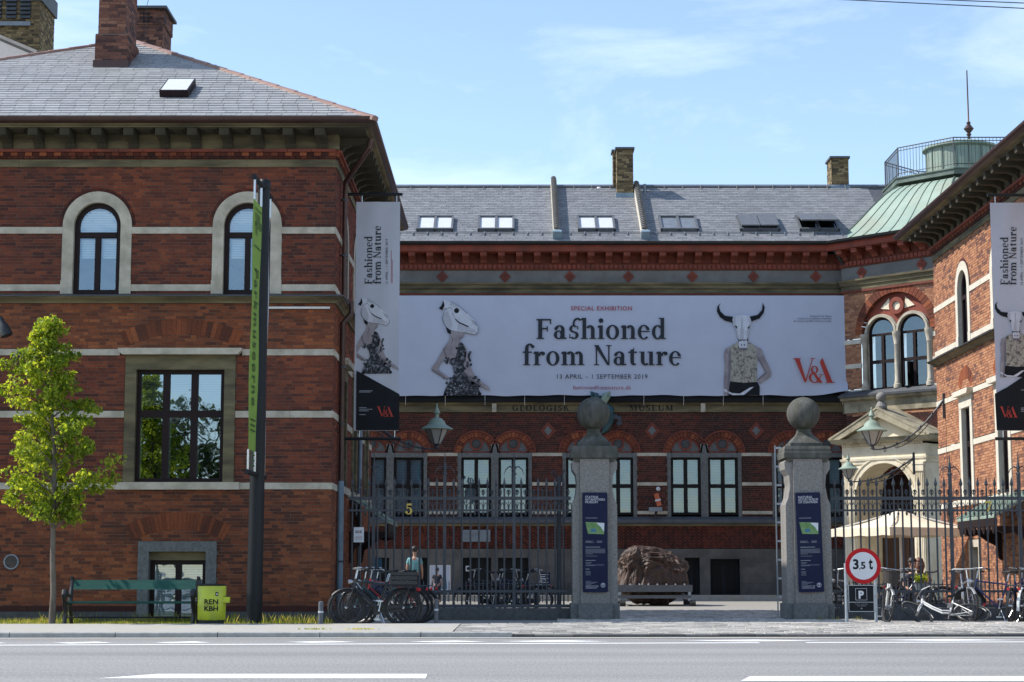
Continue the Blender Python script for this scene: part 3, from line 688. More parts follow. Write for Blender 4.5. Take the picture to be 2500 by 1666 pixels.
def mod_mesh(bld, Fu, Fn):
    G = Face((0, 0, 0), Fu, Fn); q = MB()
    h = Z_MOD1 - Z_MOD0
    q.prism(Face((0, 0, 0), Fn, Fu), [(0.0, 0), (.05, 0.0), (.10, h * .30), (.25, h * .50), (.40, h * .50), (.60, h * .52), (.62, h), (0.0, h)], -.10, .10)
    return mesh_only(q, 'modillion', 'shaded_soffit_stone')
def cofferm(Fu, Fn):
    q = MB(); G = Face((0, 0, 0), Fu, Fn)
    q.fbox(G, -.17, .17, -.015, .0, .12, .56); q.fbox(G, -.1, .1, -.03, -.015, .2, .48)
    return mesh_only(q, 'soffit_panel', 'shaded_soffit_stone')
def wing_cornice(bld, path, faces, side):
    org = ORG[bld.name]
    # orange dentil courses
    def run(z0, z1, d, L_, m, nm, alt=None):
        for F, Lf in faces:
            st = MB(); st2 = MB(); u = 0; k = 0
            while u < Lf:
                (st if (k % 2 == 0 or not alt) else st2).fbox(F, u + .004, min(u + L_, Lf) - .004, z0, z1, -.02, d - (.012 if (alt and k % 2) else 0)); u += L_; k += 1
            st.build(nm, m, bld, kind='stuff')
            if alt: st2.build(nm, alt, bld, kind='stuff')
    h = (Z_OR1 - Z_OR0) / 3
    run(Z_OR0, Z_OR0 + h * .8, .03, .12, 'dark_brick', 'dentil_course')
    run(Z_OR0 + h * .82, Z_OR0 + 2 * h, .07, .15, 'orange_brick', 'dentil_course', 'dark_brick')
    run(Z_OR0 + 2.02 * h, Z_OR1, .115, .5, 'terracotta', 'dentil_course')
    sweep(path, [(-.02, Z_OR1 + .003), (.06, Z_OR1 + .003), (.06, Z_MOD1 + .01), (-.02, Z_MOD1 + .01)], side).build('frieze', 'old_stone', bld)
    c0, c1 = Z_MOD1 + .012, Z_COR1
    hh = c1 - c0
    sweep(path, [(-.02, c0), (.66, c0), (.66, c0 + hh * .5), (.69, c0 + hh * .52), (.70, c0 + hh * .6), (.73, c0 + hh * .66), (.77, c0 + hh * .94), (.77, c1), (-.02, c1)], side).build('cornice', 'old_stone', bld)
    sweep(path, [(.065, c0 - .006), (.64, c0 - .006), (.64, c0 - .001), (.065, c0 - .001)], side).build('soffit', 'shaded_soffit_stone', bld)
    g0 = Z_COR1 + .004; g1 = Z_G1
    gp = [(.62, g0), (.78, g0), (.855, g0 + (g1 - g0) * .3), (.88, g0 + (g1 - g0) * .75), (.885, g1), (.865, g1), (.85, g0 + (g1 - g0) * .7), (.62, g0 + (g1 - g0) * .6)]
    sweep(path, gp, side).build('gutter', 'copper_brown', bld, smooth=True)
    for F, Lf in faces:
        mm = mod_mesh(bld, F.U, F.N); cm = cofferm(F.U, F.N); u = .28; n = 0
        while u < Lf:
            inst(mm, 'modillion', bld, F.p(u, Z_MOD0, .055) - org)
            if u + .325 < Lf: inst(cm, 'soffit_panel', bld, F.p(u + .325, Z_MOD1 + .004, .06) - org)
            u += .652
def string_course(bld, path, side):
    z0, z1 = Z_STR0, Z_STR1; h = z1 - z0
    sweep(path, [(-.02, z0), (.05, z0), (.06, z0 + h * .18), (.13, z0 + h * .42), (.18, z0 + h * .5), (.18, z0 + h * .64), (-.02, z0 + h * .64)], side).build('string_course', 'old_stone', bld)
    sweep(path, [(-.02, z0 + h * .645), (.215, z0 + h * .645), (.22, z0 + h * .74), (.03, z1), (-.02, z1)], side).build('lead_flashing', 'lead', bld)

# ---- left wing
LF = Face((XL, YF, 0), (-1, 0, 0), (0, -1, 0)); LLEN = 8.4
LS = Face((XL, YF, 0), (0, 1, 0), (1, 0, 0)); SLEN = 10.2
uf = lambda px, py: XL - xat(px, py, YF)
big1 = (uf(546, 1040), uf(330, 1040), zl(852))
base1 = (uf(528, 1400), uf(336, 1400), zl(1322))
a1, a2 = uf(603, 600), uf(236.5, 600)
wing_face(leftwing, LF, LLEN, [a1, a2], [big1], [base1], 'brick', 'mortar', 300, lambda u, z: .3 < u < 3.2 and z > .45, fm='frame_brown')
side_us = [2.35, 5.08, 8.49]
wing_face(leftwing, LS, SLEN, side_us, [(u - .42, u + .42, zl(852)) for u in side_us], [], 'brick', 'mortar')
lpath = [(-13.5, YF), (XL, YF), (XL, YF + SLEN), (-9, YF + SLEN)]
wing_cornice(leftwing, lpath, [(LF, LLEN), (LS, SLEN)], 1)
string_course(leftwing, lpath, 1)
struct_core = MB().box(-13.4, XL - .6, YF + .6, YF + SLEN - .05, 0, Z_COR1).build('core', 'interior', leftwing)
MB().add([(XL, YF + SLEN, 0), (-9, YF + SLEN, 0), (-9, YF + SLEN, Z_COR1), (XL, YF + SLEN, Z_COR1)], [(0, 1, 2, 3)]).build('end_wall', 'dark_terracotta', leftwing)
# basement window in granite
bu0, bu1, bz1 = base1
gz = zl(1347); gi0, gi1 = uf(502, 1400), uf(362.5, 1400)
s = MB(); s.fbox(LF, bu0, gi0, 0, gz, -.28, .03); s.fbox(LF, gi1, bu1, 0, gz, -.28, .03); s.fbox(LF, bu0, bu1, gz, bz1, -.28, .03)
s.build('basement_surround', 'granite', leftwing)
MB().fbox(LF, gi0, gi1, zl(1368), gz, -.3, -.12).build('basement_lintel', 'old_stone', leftwing)
rect_window(leftwing, LF, gi0, gi1, .0, zl(1368), [(gi0 + gi1) / 2], [], .09, .12, -.2, 'frame_brown', 'glass', blindto=.1)
relieving_arch(leftwing, LF, (bu0 + bu1) / 2, .92, bz1 + .01, .23, .34, n=26)
# round vent, white strip, downpipe, hooks
vu, vz = uf(28, 1372), zl(1372)
v = MB(); v.arcband(LF, vu, vz, .125, .155, -.02, .03, 0, 2 * math.pi, 28); vent = v.build('wall_vent', 'zinc', leftwing)
for k in range(9):
    zz = vz - .11 + k * .026; q = math.sqrt(max(.126 ** 2 - (zz - vz) ** 2, 0)); 
    MB().add([LF.p(vu - q, zz, .0), LF.p(vu + q, zz, .0), LF.p(vu + q, zz + .021, .018), LF.p(vu - q, zz + .021, .018)], [(0, 1, 2, 3)]).build('louvre', 'zinc', vent)
MB().fbox(LF, uf(806, 752), uf(655, 752), zl(755), zl(750), .03, .06).build('cable_strip', 'white_paint', leftwing)
def pipe_run(bld, pts, r, m='copper_brown', name='downpipe'):
    return MB().tube(pts, r, 10).build(name, m, bld, smooth=True)
py_ = 38.2
pipe_run(leftwing, [(XL + .72, py_ - 1.0, Z_COR1 - .12), (XL + .7, py_ - 1.0, Z_COR1 - .3), (XL + .12, py_ - .1, Z_COR0 - .62), (XL + .10, py_, Z_COR0 - .9), (XL + .10, py_, Z_STR1 + .05)], .055)
pipe_run(leftwing, [(XL + .10, py_, Z_STR1 + .05), (XL + .26, py_, Z_STR1 - .02), (XL + .26, py_, Z_STR0 - .05), (XL + .08, py_, Z_STR0 - .25), (XL + .08, py_, zat(1175, py_))], .058)
pipe_run(leftwing, [(XL + .08, py_, zat(1175, py_)), (XL + .08, py_, .1)], .068, 'blue_zinc', 'lower_downpipe')
for zz in (Z_STR1 + 1.0, Z_STR1 + 2.2, Z_STR0 - 1.2, Z_STR0 - 2.4, 1.2): MB().lathe([(.075, -.02), (.075, .02)], (XL + .09, py_, zz), 10).build('pipe_clip', 'iron', leftwing)
pipe_run(leftwing, [(XL + .06, 43.2, Z_BW0 + 2.2), (XL + .06, 43.2, .1)], .05, 'blue_zinc')

# ---- right wing
RS = Face((XR, YF, 0), (0, 1, 0), (-1, 0, 0)); RLEN = 11.6
wing_face(rightwing, RS, RLEN, side_us, [(u - .42, u + .42, zl(852)) for u in side_us], [(7.45, 8.55, 1.78)], 'light_brick', 'light_mortar', 300, lambda u, z: u > 8.2 and 5.4 < z < 9.6 or u > 9.0 and z > 3.2, stone='white_limestone')
rpath = [(20, YF), (XR, YF), (XR, YF + RLEN), (16, YF + RLEN)]
wing_cornice(rightwing, rpath, [(RS, RLEN)], -1)
string_course(rightwing, rpath, -1)
MB().box(XR + .6, 20, YF + .02, YF + RLEN - .02, 0, Z_COR1).build('core', 'interior', rightwing)
MB().add([(XR, YF + .01, 0), (20, YF + .01, 0), (20, YF + .01, Z_COR1), (XR, YF + .01, Z_COR1)], [(0, 1, 2, 3)]).build('front_wall', 'dark_terracotta', rightwing)
# doorway in stone under the canopy
s = MB(); s.fbox(RS, 7.45, 7.62, 0, 1.6, -.3, .04); s.fbox(RS, 8.38, 8.55, 0, 1.6, -.3, .04); s.fbox(RS, 7.45, 8.55, 1.6, 1.78, -.3, .04); s.build('door_surround', 'limestone', rightwing)
dd = MB().fbox(RS, 7.62, 8.38, 0, 1.6, -.3, -.24).build('door', 'lead', rightwing)
MB().fbox(RS, 8.2, 8.26, .9, 1.02, -.24, -.2).build('handle', 'steel', dd)
def canopy(bld, F, u0, u1, ztop, zlow, out):
    c = MB(); c.add([F.p(u0, ztop, .02), F.p(u1, ztop, .02), F.p(u1, zlow, out), F.p(u0, zlow, out), F.p(u0, ztop - .06, .02), F.p(u1, ztop - .06, .02), F.p(u1, zlow - .05, out), F.p(u0, zlow - .05, out)],
                    [(0, 1, 2, 3), (4, 7, 6, 5), (0, 3, 7, 4), (1, 5, 6, 2), (3, 2, 6, 7)])
    cr_ = c.build('canopy_roof', 'copper_green', bld)
    n = int((u1 - u0) / .3)
    for k in range(n + 1):
        u = u0 + (u1 - u0) * k / n
        MB().tube([F.p(u, ztop + .02, .04), F.p(u, zlow + .02, out)], .018, 5).build('seam', 'copper_green', cr_)
    MB().fbox(F, u0, u1, zlow - .22, zlow - .052, out - .07, out - .01).build('canopy_beam', 'frame_brown', bld)
    for u in (u0 + .12, u1 - .12):
        MB().prism(Face(F.p(u, 0, 0), F.N, F.U), [(0, zlow - .23), (out - .08, zlow - .23), (out - .08, zlow - .32), (out * .75, zlow - .40), (out * .55, zlow - .36), (out * .35, zlow - .50), (.12, zlow - .62), (.08, zlow - .9), (0, zlow - .95)], -.05, .05).build('canopy_bracket', 'frame_brown', bld)
    for k in range(8):
        u = u0 + (u1 - u0) * (k + .5) / 8
        MB().prism(Face(F.p(u, 0, out - .04), F.U, F.N), [(-.14, zlow - .22), (.14, zlow - .22), (.09, zlow - .33), (0, zlow - .40), (-.09, zlow - .33)], -.015, .015).build('valance_board', 'frame_brown', bld)
canopy(rightwing, RS, 2.4, 5.7, 2.75, 2.2, 1.0)
canopy(leftwing, LS, 4.0, 7.0, 2.7, 2.12, .9)

# ---------------------------------------------------------------- left roof, slated
EY = YF - OVER - .06; EX = XL + OVER + .06; EZ = Z_G1 - .05
PT = R(29.0)
RF = Face((EX, EY, EZ), (-1, 0, 0), (0, -math.sin(PT), math.cos(PT)), (0, math.cos(PT), math.sin(PT)))
def on_roof(px, py):
    d = at(px, py, 100.0) - Vector((0, 0, CAM_H)); o = Vector((0, 0, CAM_H))
    t = (RF.O - o).dot(RF.N) / d.dot(RF.N); q = o + d * t
    return (q - RF.O).dot(RF.U), (q - RF.O).dot(RF.V)
apu, apv = on_roof(290, 100)
apv_u = apv * math.cos(PT); apu = apv_u        # 45 degree hip on the right
hu, hv = on_roof(0, 148)
def roof_ext(v):
    if v > apv: return None
    u0 = v * math.cos(PT)
    u1 = apu + (hu - apu) * (apv - v) / (apv - hv)
    return (u0, min(u1, 9.8))
ridge = RF.p(apu, apv)
rf = MB(); lu = apu + (hu - apu) * apv / (apv - hv)
rf.add([RF.p(0, 0, -.01), RF.p(apu, apv, -.01), RF.p(lu, 0, -.01)], [(0, 1, 2)])
rf.add([(EX, EY, EZ - .01), (ridge.x, ridge.y, ridge.z - .02), (ridge.x, YF + 8, ridge.z - .02), (EX, YF + SLEN + .86, EZ - .01)], [(0, 1, 2, 3)])
rf.add([(ridge.x, ridge.y, ridge.z - .02), RF.p(lu, 0, -.01), (-14, 47, EZ), (ridge.x, YF + 8, ridge.z - .02)], [(0, 1, 2, 3)])
lroof = rf.build('roof', 'lead', leftwing)
ch_u0, ch_v = on_roof(305, 166)
slates(RF, int(apv / .2) + 1, .2, .31, roof_ext, leftwing, 'slate', pick=300, pickrows=(1, 12), jw=.0045, thick=.015)
def caps(pa, pb, n, m, wdt=.085):
    pa, pb = Vector(pa), Vector(pb); d = (pb - pa) / n; sdir = d.normalized().cross(ZV).normalized(); up = sdir.cross(d.normalized())
    for k in range(n):
        a = pa + d * k; b = pa + d * (k + 1.03); q = MB()
        for (p_, o_) in ((a, .0), (b, .012)):
            q.v += [tuple(p_ + sdir * -wdt + up * (-.05 + o_)), tuple(p_ + sdir * -wdt * .9 + up * (.03 + o_)), tuple(p_ + up * (.055 + o_)), tuple(p_ + sdir * wdt * .9 + up * (.03 + o_)), tuple(p_ + sdir * wdt + up * (-.05 + o_))]
        q.f += [(i, i + 1, i + 6, i + 5) for i in range(4)] + [(0, 5, 9, 4), (4, 3, 2, 1, 0), (5, 6, 7, 8, 9)]
        q.build('hip_cap', m, leftwing)
caps(RF.p(apu, apv), RF.p(0, 0), 14, 'new_copper'); caps(RF.p(apu, apv), RF.p(lu, 0), 22, 'new_copper')
# roof light
su0, sv0 = on_roof(460, 240); su1, sv1 = on_roof(390, 240); _, sv2 = on_roof(430, 212)
k = MB()
k.hexa([RF.p(su0, sv0, .02), RF.p(su1, sv0, .02), RF.p(su1, sv2, .02), RF.p(su0, sv2, .02), RF.p(su0, sv0, .17), RF.p(su1, sv0, .17), RF.p(su1, sv2, .17), RF.p(su0, sv2, .17)])
sk = k.build('roof_light', 'frame_brown', leftwing)
MB().add([RF.p(su0 - .0 + .03, sv0 + .03, .176), RF.p(su1 - .03, sv0 + .03, .176), RF.p(su1 - .03, sv2 - .03, .176), RF.p(su0 + .03, sv2 - .03, .176)], [(0, 1, 2, 3)]).build('pane', 'sign_white', sk)
# chimneys of brick
def chimney_stack(name, label, x0, x1, y0, y1, z0, z1, brick, parent=None, course=.075, blen=.24, mortar='mortar', cap=None, cat='chimney'):
    t = parent
    for F, L in ((Face((x0, y0, 0), (1, 0, 0), (0, -1, 0)), x1 - x0), (Face((x1, y0, 0), (0, 1, 0), (1, 0, 0)), y1 - y0), (Face((x0, y0, 0), (0, 1, 0), (-1, 0, 0)), y1 - y0)):
        brick_wall(F, 0, L, z0, z1, [], t, brick, mortar, course=course, blen=blen, part='chimney_bricks')
    MB().box(x0 + .011, x1 - .011, y0 + .011, y1 - .011, z0, z1 + .02).build('chimney_core', mortar, t)
cu, cv = on_roof(270, 166)
cp = RF.p(cu, cv)
cx0, cx1 = xat(236, 120, cp.y), xat(307, 120, cp.y)
chimney_stack('chimney', '', cx0 - .04, cx1 + .04, cp.y, cp.y + 1.25, cp.z + .1, cp.z + .78, 'chimney_brick', leftwing)
chimney_stack('chimney', '', cx0 + .02, cx1 - .02, cp.y + .05, cp.y + 1.2, cp.z + .78, cp.z + 3.2, 'chimney_brick', leftwing)
chimney_stack('chimney', '', cx0 + .02 - .03, cx0 + .12, cp.y + .14, cp.y + 1.1, cp.z + .78, cp.z + 3.2, 'chimney_brick', leftwing)
MB().box(cx0 - .07, cx1 + .07, cp.y - .03, cp.y + 1.3, cp.z - .25, cp.z + .17).build('chimney_flashing', 'copper_brown', leftwing)
c2 = at(370, 80, 46.2); x0, x1 = xat(331, 80, 46.2), xat(397, 80, 46.2)
chimney_stack('chimney', '', x0 - .3, x1, 46.2, 47.4, zat(200, 46.2), zat(60, 46.2), 'chimney_brick', leftwing)
chimney_stack('chimney', '', x0 - .33, x1 + .03, 46.17, 47.43, zat(60, 46.2), zat(24, 46.2), 'chimney_brick', leftwing)
MB().box(x0 - .4, x1 + .12, 46.05, 47.5, zat(24, 46.2), zat(18, 46.2)).build('chimney_cap', 'lead', leftwing)
for i, j in ((0, 0), (-1, 0), (1, 0), (0, 1), (0, -1), (-2, 0), (2, 0), (-1, 1), (1, 1), (-1, -1), (1, -1)):
    cc = at(357, 43, 46.16); MB().box(cc.x + i * .07 - .018, cc.x + i * .07 + .018, 46.14, 46.2, cc.z + j * .1 - .035, cc.z + j * .1 + .035).build('smoke_slot', 'interior', leftwing)
MB().tube([at(527, 182, 44.5), at(527, 158, 44.5)], .012, 5).build('lightning_rod', 'iron', leftwing)
MB().tube([at(357, 140, 46.1), at(357, 20, 46.1), at(364, -6, 46.1)], .008, 5).build('lightning_cable', 'iron', leftwing)

# ---- tower and slate roof far behind on the left
tower = thing('brick_tower', 'yellow brown brick tower with louvred openings, top left corner', 'tower', (-16, 62, 0))
tx1 = xat(97, 60, 62); tz0 = zat(150, 62); tz1 = zat(-30, 62)
chimney_stack('', '', tx1 - 3.2, tx1, 62, 64, tz0 - 4, tz1, 'yellow_brick', tower)
TF = Face((tx1, 62, 0), (-1, 0, 0), (0, -1, 0))
for a, b in ((50, 76), (16, 41), (-20, 5)):
    u0, u1 = tx1 - xat(b, 20, 62), tx1 - xat(a, 20, 62)
    op = MB().fbox(TF, u0, u1, zat(46, 62), tz1, -.02, .012).build('louvre_opening', 'interior', tower)
    zz = zat(46, 62)
    while zz < tz1 - .1:
        MB().add([TF.p(u0, zz, .10), TF.p(u1, zz, .10), TF.p(u1, zz + .12, .02), TF.p(u0, zz + .12, .02)], [(0, 1, 2, 3)]).build('louvre', 'lead', op); zz += .15
MB().fbox(TF, tx1 - xat(76, 56, 62), 3.2, zat(65, 62), zat(55, 62), -.02, .12).build('louvre_sill', 'zinc', tower)
MB().box(tx1 - 3.3, tx1 + .07, 61.93, 64.1, zat(3, 62), tz1 + .1).build('tower_crown', 'lead', tower)
far = thing('slate_roof', 'pale edged slate roof peeping over the copper hip at far left', 'roof', (-14.5, 52, 8))
P0, P1, P2 = at(-420, -83, 54), at(92, 134, 49.5), at(-420, 260, 49.5)
MB().add([P0, P1, P2, P0 + Vector((0, .3, -.3)), P1 + Vector((0, .3, -.3)), P2 + Vector((0, .3, -.3))], [(0, 1, 2), (5, 4, 3), (0, 3, 4, 1), (1, 4, 5, 2), (2, 5, 3, 0)]).build('slope', 'iron_grey', far)
q = MB(); q.tube([P0 + Vector((0, 0, .03)), P1 + Vector((0, 0, .03))], .09, 6); q.build('verge', 'grey_render', far)
# ================================================================ main building across the court
YB = 58.0
zb = lambda py: zat(py, YB)
back = thing('museum_building', 'long red brick museum building with slate roof at the back of the court', 'building', (0, YB, 0))
BF = Face((-8, YB, 0), (1, 0, 0), (0, -1, 0)); bu = lambda px, py: xat(px, py, YB) + 8; BL = 18.75
centres = [bu(p, 1180) for p in (952 - 256, 952, 1208, 1464, 1720, 1976)]
HW = bu(1208 + 36, 1180) - bu(1208, 1180); OFFC = bu(1208 + 45.5, 1180) - bu(1208, 1180)
zw0, zw1 = zb(1257), zb(1117); zsp = zb(1106); RI = bu(1208 + 37, 1100) - bu(1208, 1100); RO = RI + .19
z_led = zb(1262)
holes = []
for c in centres:
    for s in (-1, 1):
        u = c + s * OFFC
        holes += [('rect', u - HW - .12, u + HW + .12, z_led, zsp), ('arch', u, RO, zsp, zsp)]
for a, b in ((1114, 1106), (1186, 1178), (1256, 1248)): holes.append(('rect', -1, BL + 1, zb(a), zb(b)))
for p in (1338, 1592, 1846, 1082): pass
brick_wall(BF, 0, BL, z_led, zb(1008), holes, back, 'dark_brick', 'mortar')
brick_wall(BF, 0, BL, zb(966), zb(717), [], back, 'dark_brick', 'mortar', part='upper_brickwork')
for a, b in ((1114, 1106), (1186, 1178), (1256, 1248)):
    cuts = [(c - OFFC - HW - .125, c + OFFC + HW + .125) for c in centres]
    band(BF, 0, BL, zb(a), zb(b), .02, back, 'limestone', L=1.3, cuts=cuts)
for c in centres:
    for s in (-1, 1):
        u = c + s * OFFC
        g = MB(); n = 15
        for k in range(n): g.arcband(BF, u, zsp, RI + .01, RO - .012, -.02, .03 + random.uniform(0, .004), math.pi * (k + .05) / n, math.pi * (k + .95) / n, 1)
        g.build('arch_bricks', 'orange_brick', back, kind='stuff')
        g = MB(); g.arcband(BF, u, zsp, RO - .006, RO + .045, -.02, .05, n=20); g.build('arch_moulding', 'dark_terracotta', back)
        pts = [(u + RI * math.cos(math.pi * k / 20), zsp + RI * math.sin(math.pi * k / 20)) for k in range(21)]
        ty = MB().prism(BF, pts, -.12, -.06).build('tympanum', 'granite', back)
        g = MB(); g.arcband(BF, u, zsp, RI - .045, RI, -.06, -.02, n=16); g.fbox(BF, u - RI, u + RI, zsp, zsp + .05, -.06, -.02)
        g.arcband(BF, u, zsp + .285, .155, .205, -.06, -.015, 0, 2 * math.pi, 20); g.build('tympanum_tracery', 'terracotta', ty)
        g = MB()
        for rr, dd in ((.15, -.03), (.11, -.005), (.06, .01)): g.disc(BF, u, zsp + .285, rr, -.06, dd, 14)
        g.build('roundel', 'dark_granite', ty)
        MB().fbox(BF, u - HW - .01, u + HW + .01, zw1, zsp - .004, -.1, .03).build('lintel', 'granite', back)
        rect_window(back, BF, u - HW, u + HW, zw0, zw1, [u], [(zw0 + zw1) / 2], 0.075, .12, -.1, 'frame_black', 'court_glass', blindto=zw0 + .07 + (.02 if c > 0 else 0))
    for (q0, q1, nm) in ((c - OFFC - HW - .125, c - OFFC - HW, 0), (c - OFFC + HW, c + OFFC - HW, 1), (c + OFFC + HW, c + OFFC + HW + .125, 0)):
        g = MB(); g.fbox(BF, q0 + .01, q1 - .01, z_led, zw1 - .35, -.1, .03); g.fbox(BF, q0, q1, zw1 - .35, zw1 - .3, -.1, .045); g.fbox(BF, q0 + .01, q1 - .01, zw1 - .3, zw1 - .05, -.1, .035)
        g.fbox(BF, q0, q1, zw1 - .05, zsp + (.0 if not nm else .28), -.1, .05)
        g.build('pilaster', 'granite', back)
for p in (1338, 1592, 1846, 1082):
    u, z = bu(p, 1052), zb(1052)
    g = MB().prism(BF, [(u - .26, z), (u, z + .29), (u + .26, z), (u, z - .29)], -.02, .025).build('brick_diamond', 'dark_terracotta', back)
    MB().prism(BF, [(u - .13, z), (u, z + .15), (u + .13, z), (u, z - .15)], .02, .032).build('diamond_centre', 'granite', g)
bpath = [(-8, YB), (10.9, YB)]
# ledge under windows, herringbone panel, stone base
sweep(bpath, [(-.02, zb(1279)), (.16, zb(1279)), (.18, zb(1275)), (.17, zb(1269)), (.03, z_led), (-.02, z_led)], 1).build('window_ledge', 'lead', back)
sweep(bpath, [(-.02, zb(1285)), (.10, zb(1285)), (.12, zb(1280)), (-.02, zb(1280))], 1).build('ledge_moulding', 'old_stone', back)
hz0, hz1 = zb(1339), zb(1285.5); hb = MB(); u = 0.05; ci = 0
while u < BL:
    z = hz0 - .06
    while z < hz1:
        c_, s_ = .1, .03; sg = 1 if ci % 2 else -1
        ax = Vector((math.cos(R(45)), math.sin(R(45)) * sg)); ay = Vector((-ax.y, ax.x)); q = []
        for sx, sy in ((-1, -1), (1, -1), (1, 1), (-1, 1)):
            pnt = Vector((u, z)) + ax * (c_ * sx) + ay * (s_ * sy); q.append((pnt.x, min(max(pnt.y, hz0), hz1)))
        if abs(q[0][1] - q[2][1]) > .02:
            j = random.uniform(0, .003); vs = [BF.p(a, b, .004 + j) for a, b in q] + [BF.p(a, b, -.01) for a, b in q]
            hb.add(vs, [(0, 1, 2, 3), (0, 4, 5, 1), (1, 5, 6, 2), (2, 6, 7, 3), (3, 7, 4, 0)])
        z += .098
    u += .150; ci += 1
hb.build('herringbone_bricks', 'dark_brick', back, kind='stuff')
MB().add([BF.p(0, hz0, -.01), BF.p(BL, hz0, -.01), BF.p(BL, hz1, -.01), BF.p(0, hz1, -.01)], [(0, 1, 2, 3)]).build('herringbone_backing', 'dark_terracotta', back)
bz1 = zb(1340)
doors = [(bu(1128, 1400), bu(1199, 1400), zb(1362)), (bu(1216, 1400), bu(1290, 1400), zb(1362)), (bu(1672, 1400), bu(1708, 1400), zb(1362)), (bu(1734, 1400), bu(1806, 1400), zb(1365)), (bu(1010, 1400), bu(1046, 1400), zb(1362)), (bu(915, 1400), bu(950, 1400), zb(1362))]
segs = subtract(0, BL, [(a, b) for a, b, _ in doors])
for s0, s1 in segs:
    n = 3
    for k in range(n): band(BF, s0, s1, .1 + (bz1 - .1) * k / n, .1 + (bz1 - .1) * (k + 1) / n - .004, .05 - .0 * k, back, 'base_course', 'base_stone', 1.1)
for a, b, z1 in doors:
    MB().fbox(BF, a, b, z1, bz1 - .004, -.05, .05).build('base_lintel', 'base_course', back)
    d_ = MB().fbox(BF, a, b, .1, z1, -.32, -.26).build('door', 'interior', back)
    if a > bu(1600, 1400):
        for q in (0, 1): MB().fbox(BF, a + .08 + q * (b - a - .04) / 2, a + .08 + q * (b - a - .04) / 2 + (b - a) / 2 - .16, .35, z1 - .12, -.26, -.23).build('door_leaf', 'frame_black', d_)
step = struct(MB().box(-8, 10.5, 56.6, YB - .055, .05, .29).build('kerb_step', 'paving'))
# fascia with the carved name, black lead cornice
band(BF, 0, BL, zb(1007), zb(990), .05, back, 'old_stone', 'fascia_stone', 2.2)
sweep(bpath, [(-.02, zb(989.6)), (.10, zb(989.6)), (.14, zb(984)), (-.02, zb(984))], 1).build('fascia_moulding', 'old_stone', back)
sweep(bpath, [(-.02, zb(983.6)), (.22, zb(983.6)), (.26, zb(978)), (.22, zb(965)), (-.02, zb(965))], 1).build('lead_cornice', 'print_dark', back)
for p in (1207, 1716): MB().fbox(BF, bu(p - 6, 995), bu(p + 5, 995), zb(1007), zb(986), .05, .16).build('fascia_bracket', 'limestone', back)
# upper mouldings, frieze, terracotta cornice
def upper_order(bld, path, F, L, side, diamonds):
    z = lambda p: zb(p)
    sweep(path, [(-.02, z(722)), (.06, z(722)), (.06, z(717)), (-.02, z(717))], side).build('maroon_rail', 'dark_terracotta', bld)
    sweep(path, [(-.02, z(716.6)), (.05, z(716.6)), (.06, z(707)), (.10, z(706)), (.12, z(699)), (.17, z(696)), (.18, z(692)), (-.02, z(692))], side).build('stone_moulding', 'old_stone', bld)
    sweep(path, [(-.02, z(691.6)), (.03, z(691.6)), (.03, z(661)), (-.02, z(661))], side).build('frieze', 'grey_render', bld)
    for u in diamonds:
        zc = z(676); g = MB().prism(F, [(u - .185, zc), (u, zc + .195), (u + .185, zc), (u, zc - .195)], .02, .07).build('diamond_tile', 'terracotta', bld)
        h = MB()
        for k in (-1, 0, 1): h.prism(F, [(u + k * .05 - .055 - .012, zc + k * .05 + .055), (u + k * .05 - .055 + .012, zc + k * .05 + .055 + .024), (u + k * .05 + .055 + .012, zc + k * .05 - .055 + .0), (u + k * .05 + .055 - .012, zc + k * .05 - .055 - .024)], .07, .085)
        h.build('tile_rib', 'dark_terracotta', g)
    sweep(path, [(-.02, z(660.6)), (.07, z(660.6)), (.09, z(657)), (.09, z(647)), (.12, z(645)), (-.02, z(645))], side).build('dentil_bed', 'dark_terracotta', bld)
    q = MB(); u = .05
    while u < L - .08: q.prism(F, [(u, z(658)), (u + .09, z(658)), (u + .11, z(650)), (u + .045, z(647)), (u - .02, z(650))], .09, .125); u += .15
    q.build('dentils', 'terracotta', bld, kind='stuff')
    sweep(path, [(-.02, z(644.6)), (.06, z(644.6)), (.06, z(622)), (-.02, z(622))], side).build('bracket_wall', 'dark_terracotta', bld)
    u = .2; h = z(622.4) - z(644.6); G = Face((0, 0, 0), F.N, F.U)
    bm_ = mesh_only(MB().prism(G, [(0, 0), (.10, 0), (.16, h * .3), (.3, h * .45), (.44, h * .62), (.46, h), (0, h)], -.105, .105), 'cornice_bracket', 'terracotta')
    while u < L - .1:
        inst(bm_, 'cornice_bracket', bld, F.p(u, z(644.6), .055) - ORG[bld.name]); u += .574
    sweep(path, [(-.02, z(621.6)), (.54, z(621.6)), (.56, z(619)), (.56, z(610)), (.62, z(607)), (-.02, z(607))], side).build('cornice', 'terracotta', bld)
    sweep(path, [(.3, z(606.6)), (.64, z(606.6)), (.70, z(604)), (.72, z(599)), (.69, z(599)), (.3, z(601))], side).build('gutter', 'black_paint', bld)
upper_order(back, bpath, BF, BL, 1, [bu(p, 676) for p in (1080, 1233, 1391, 1534, 1690, 1839, 1991)])
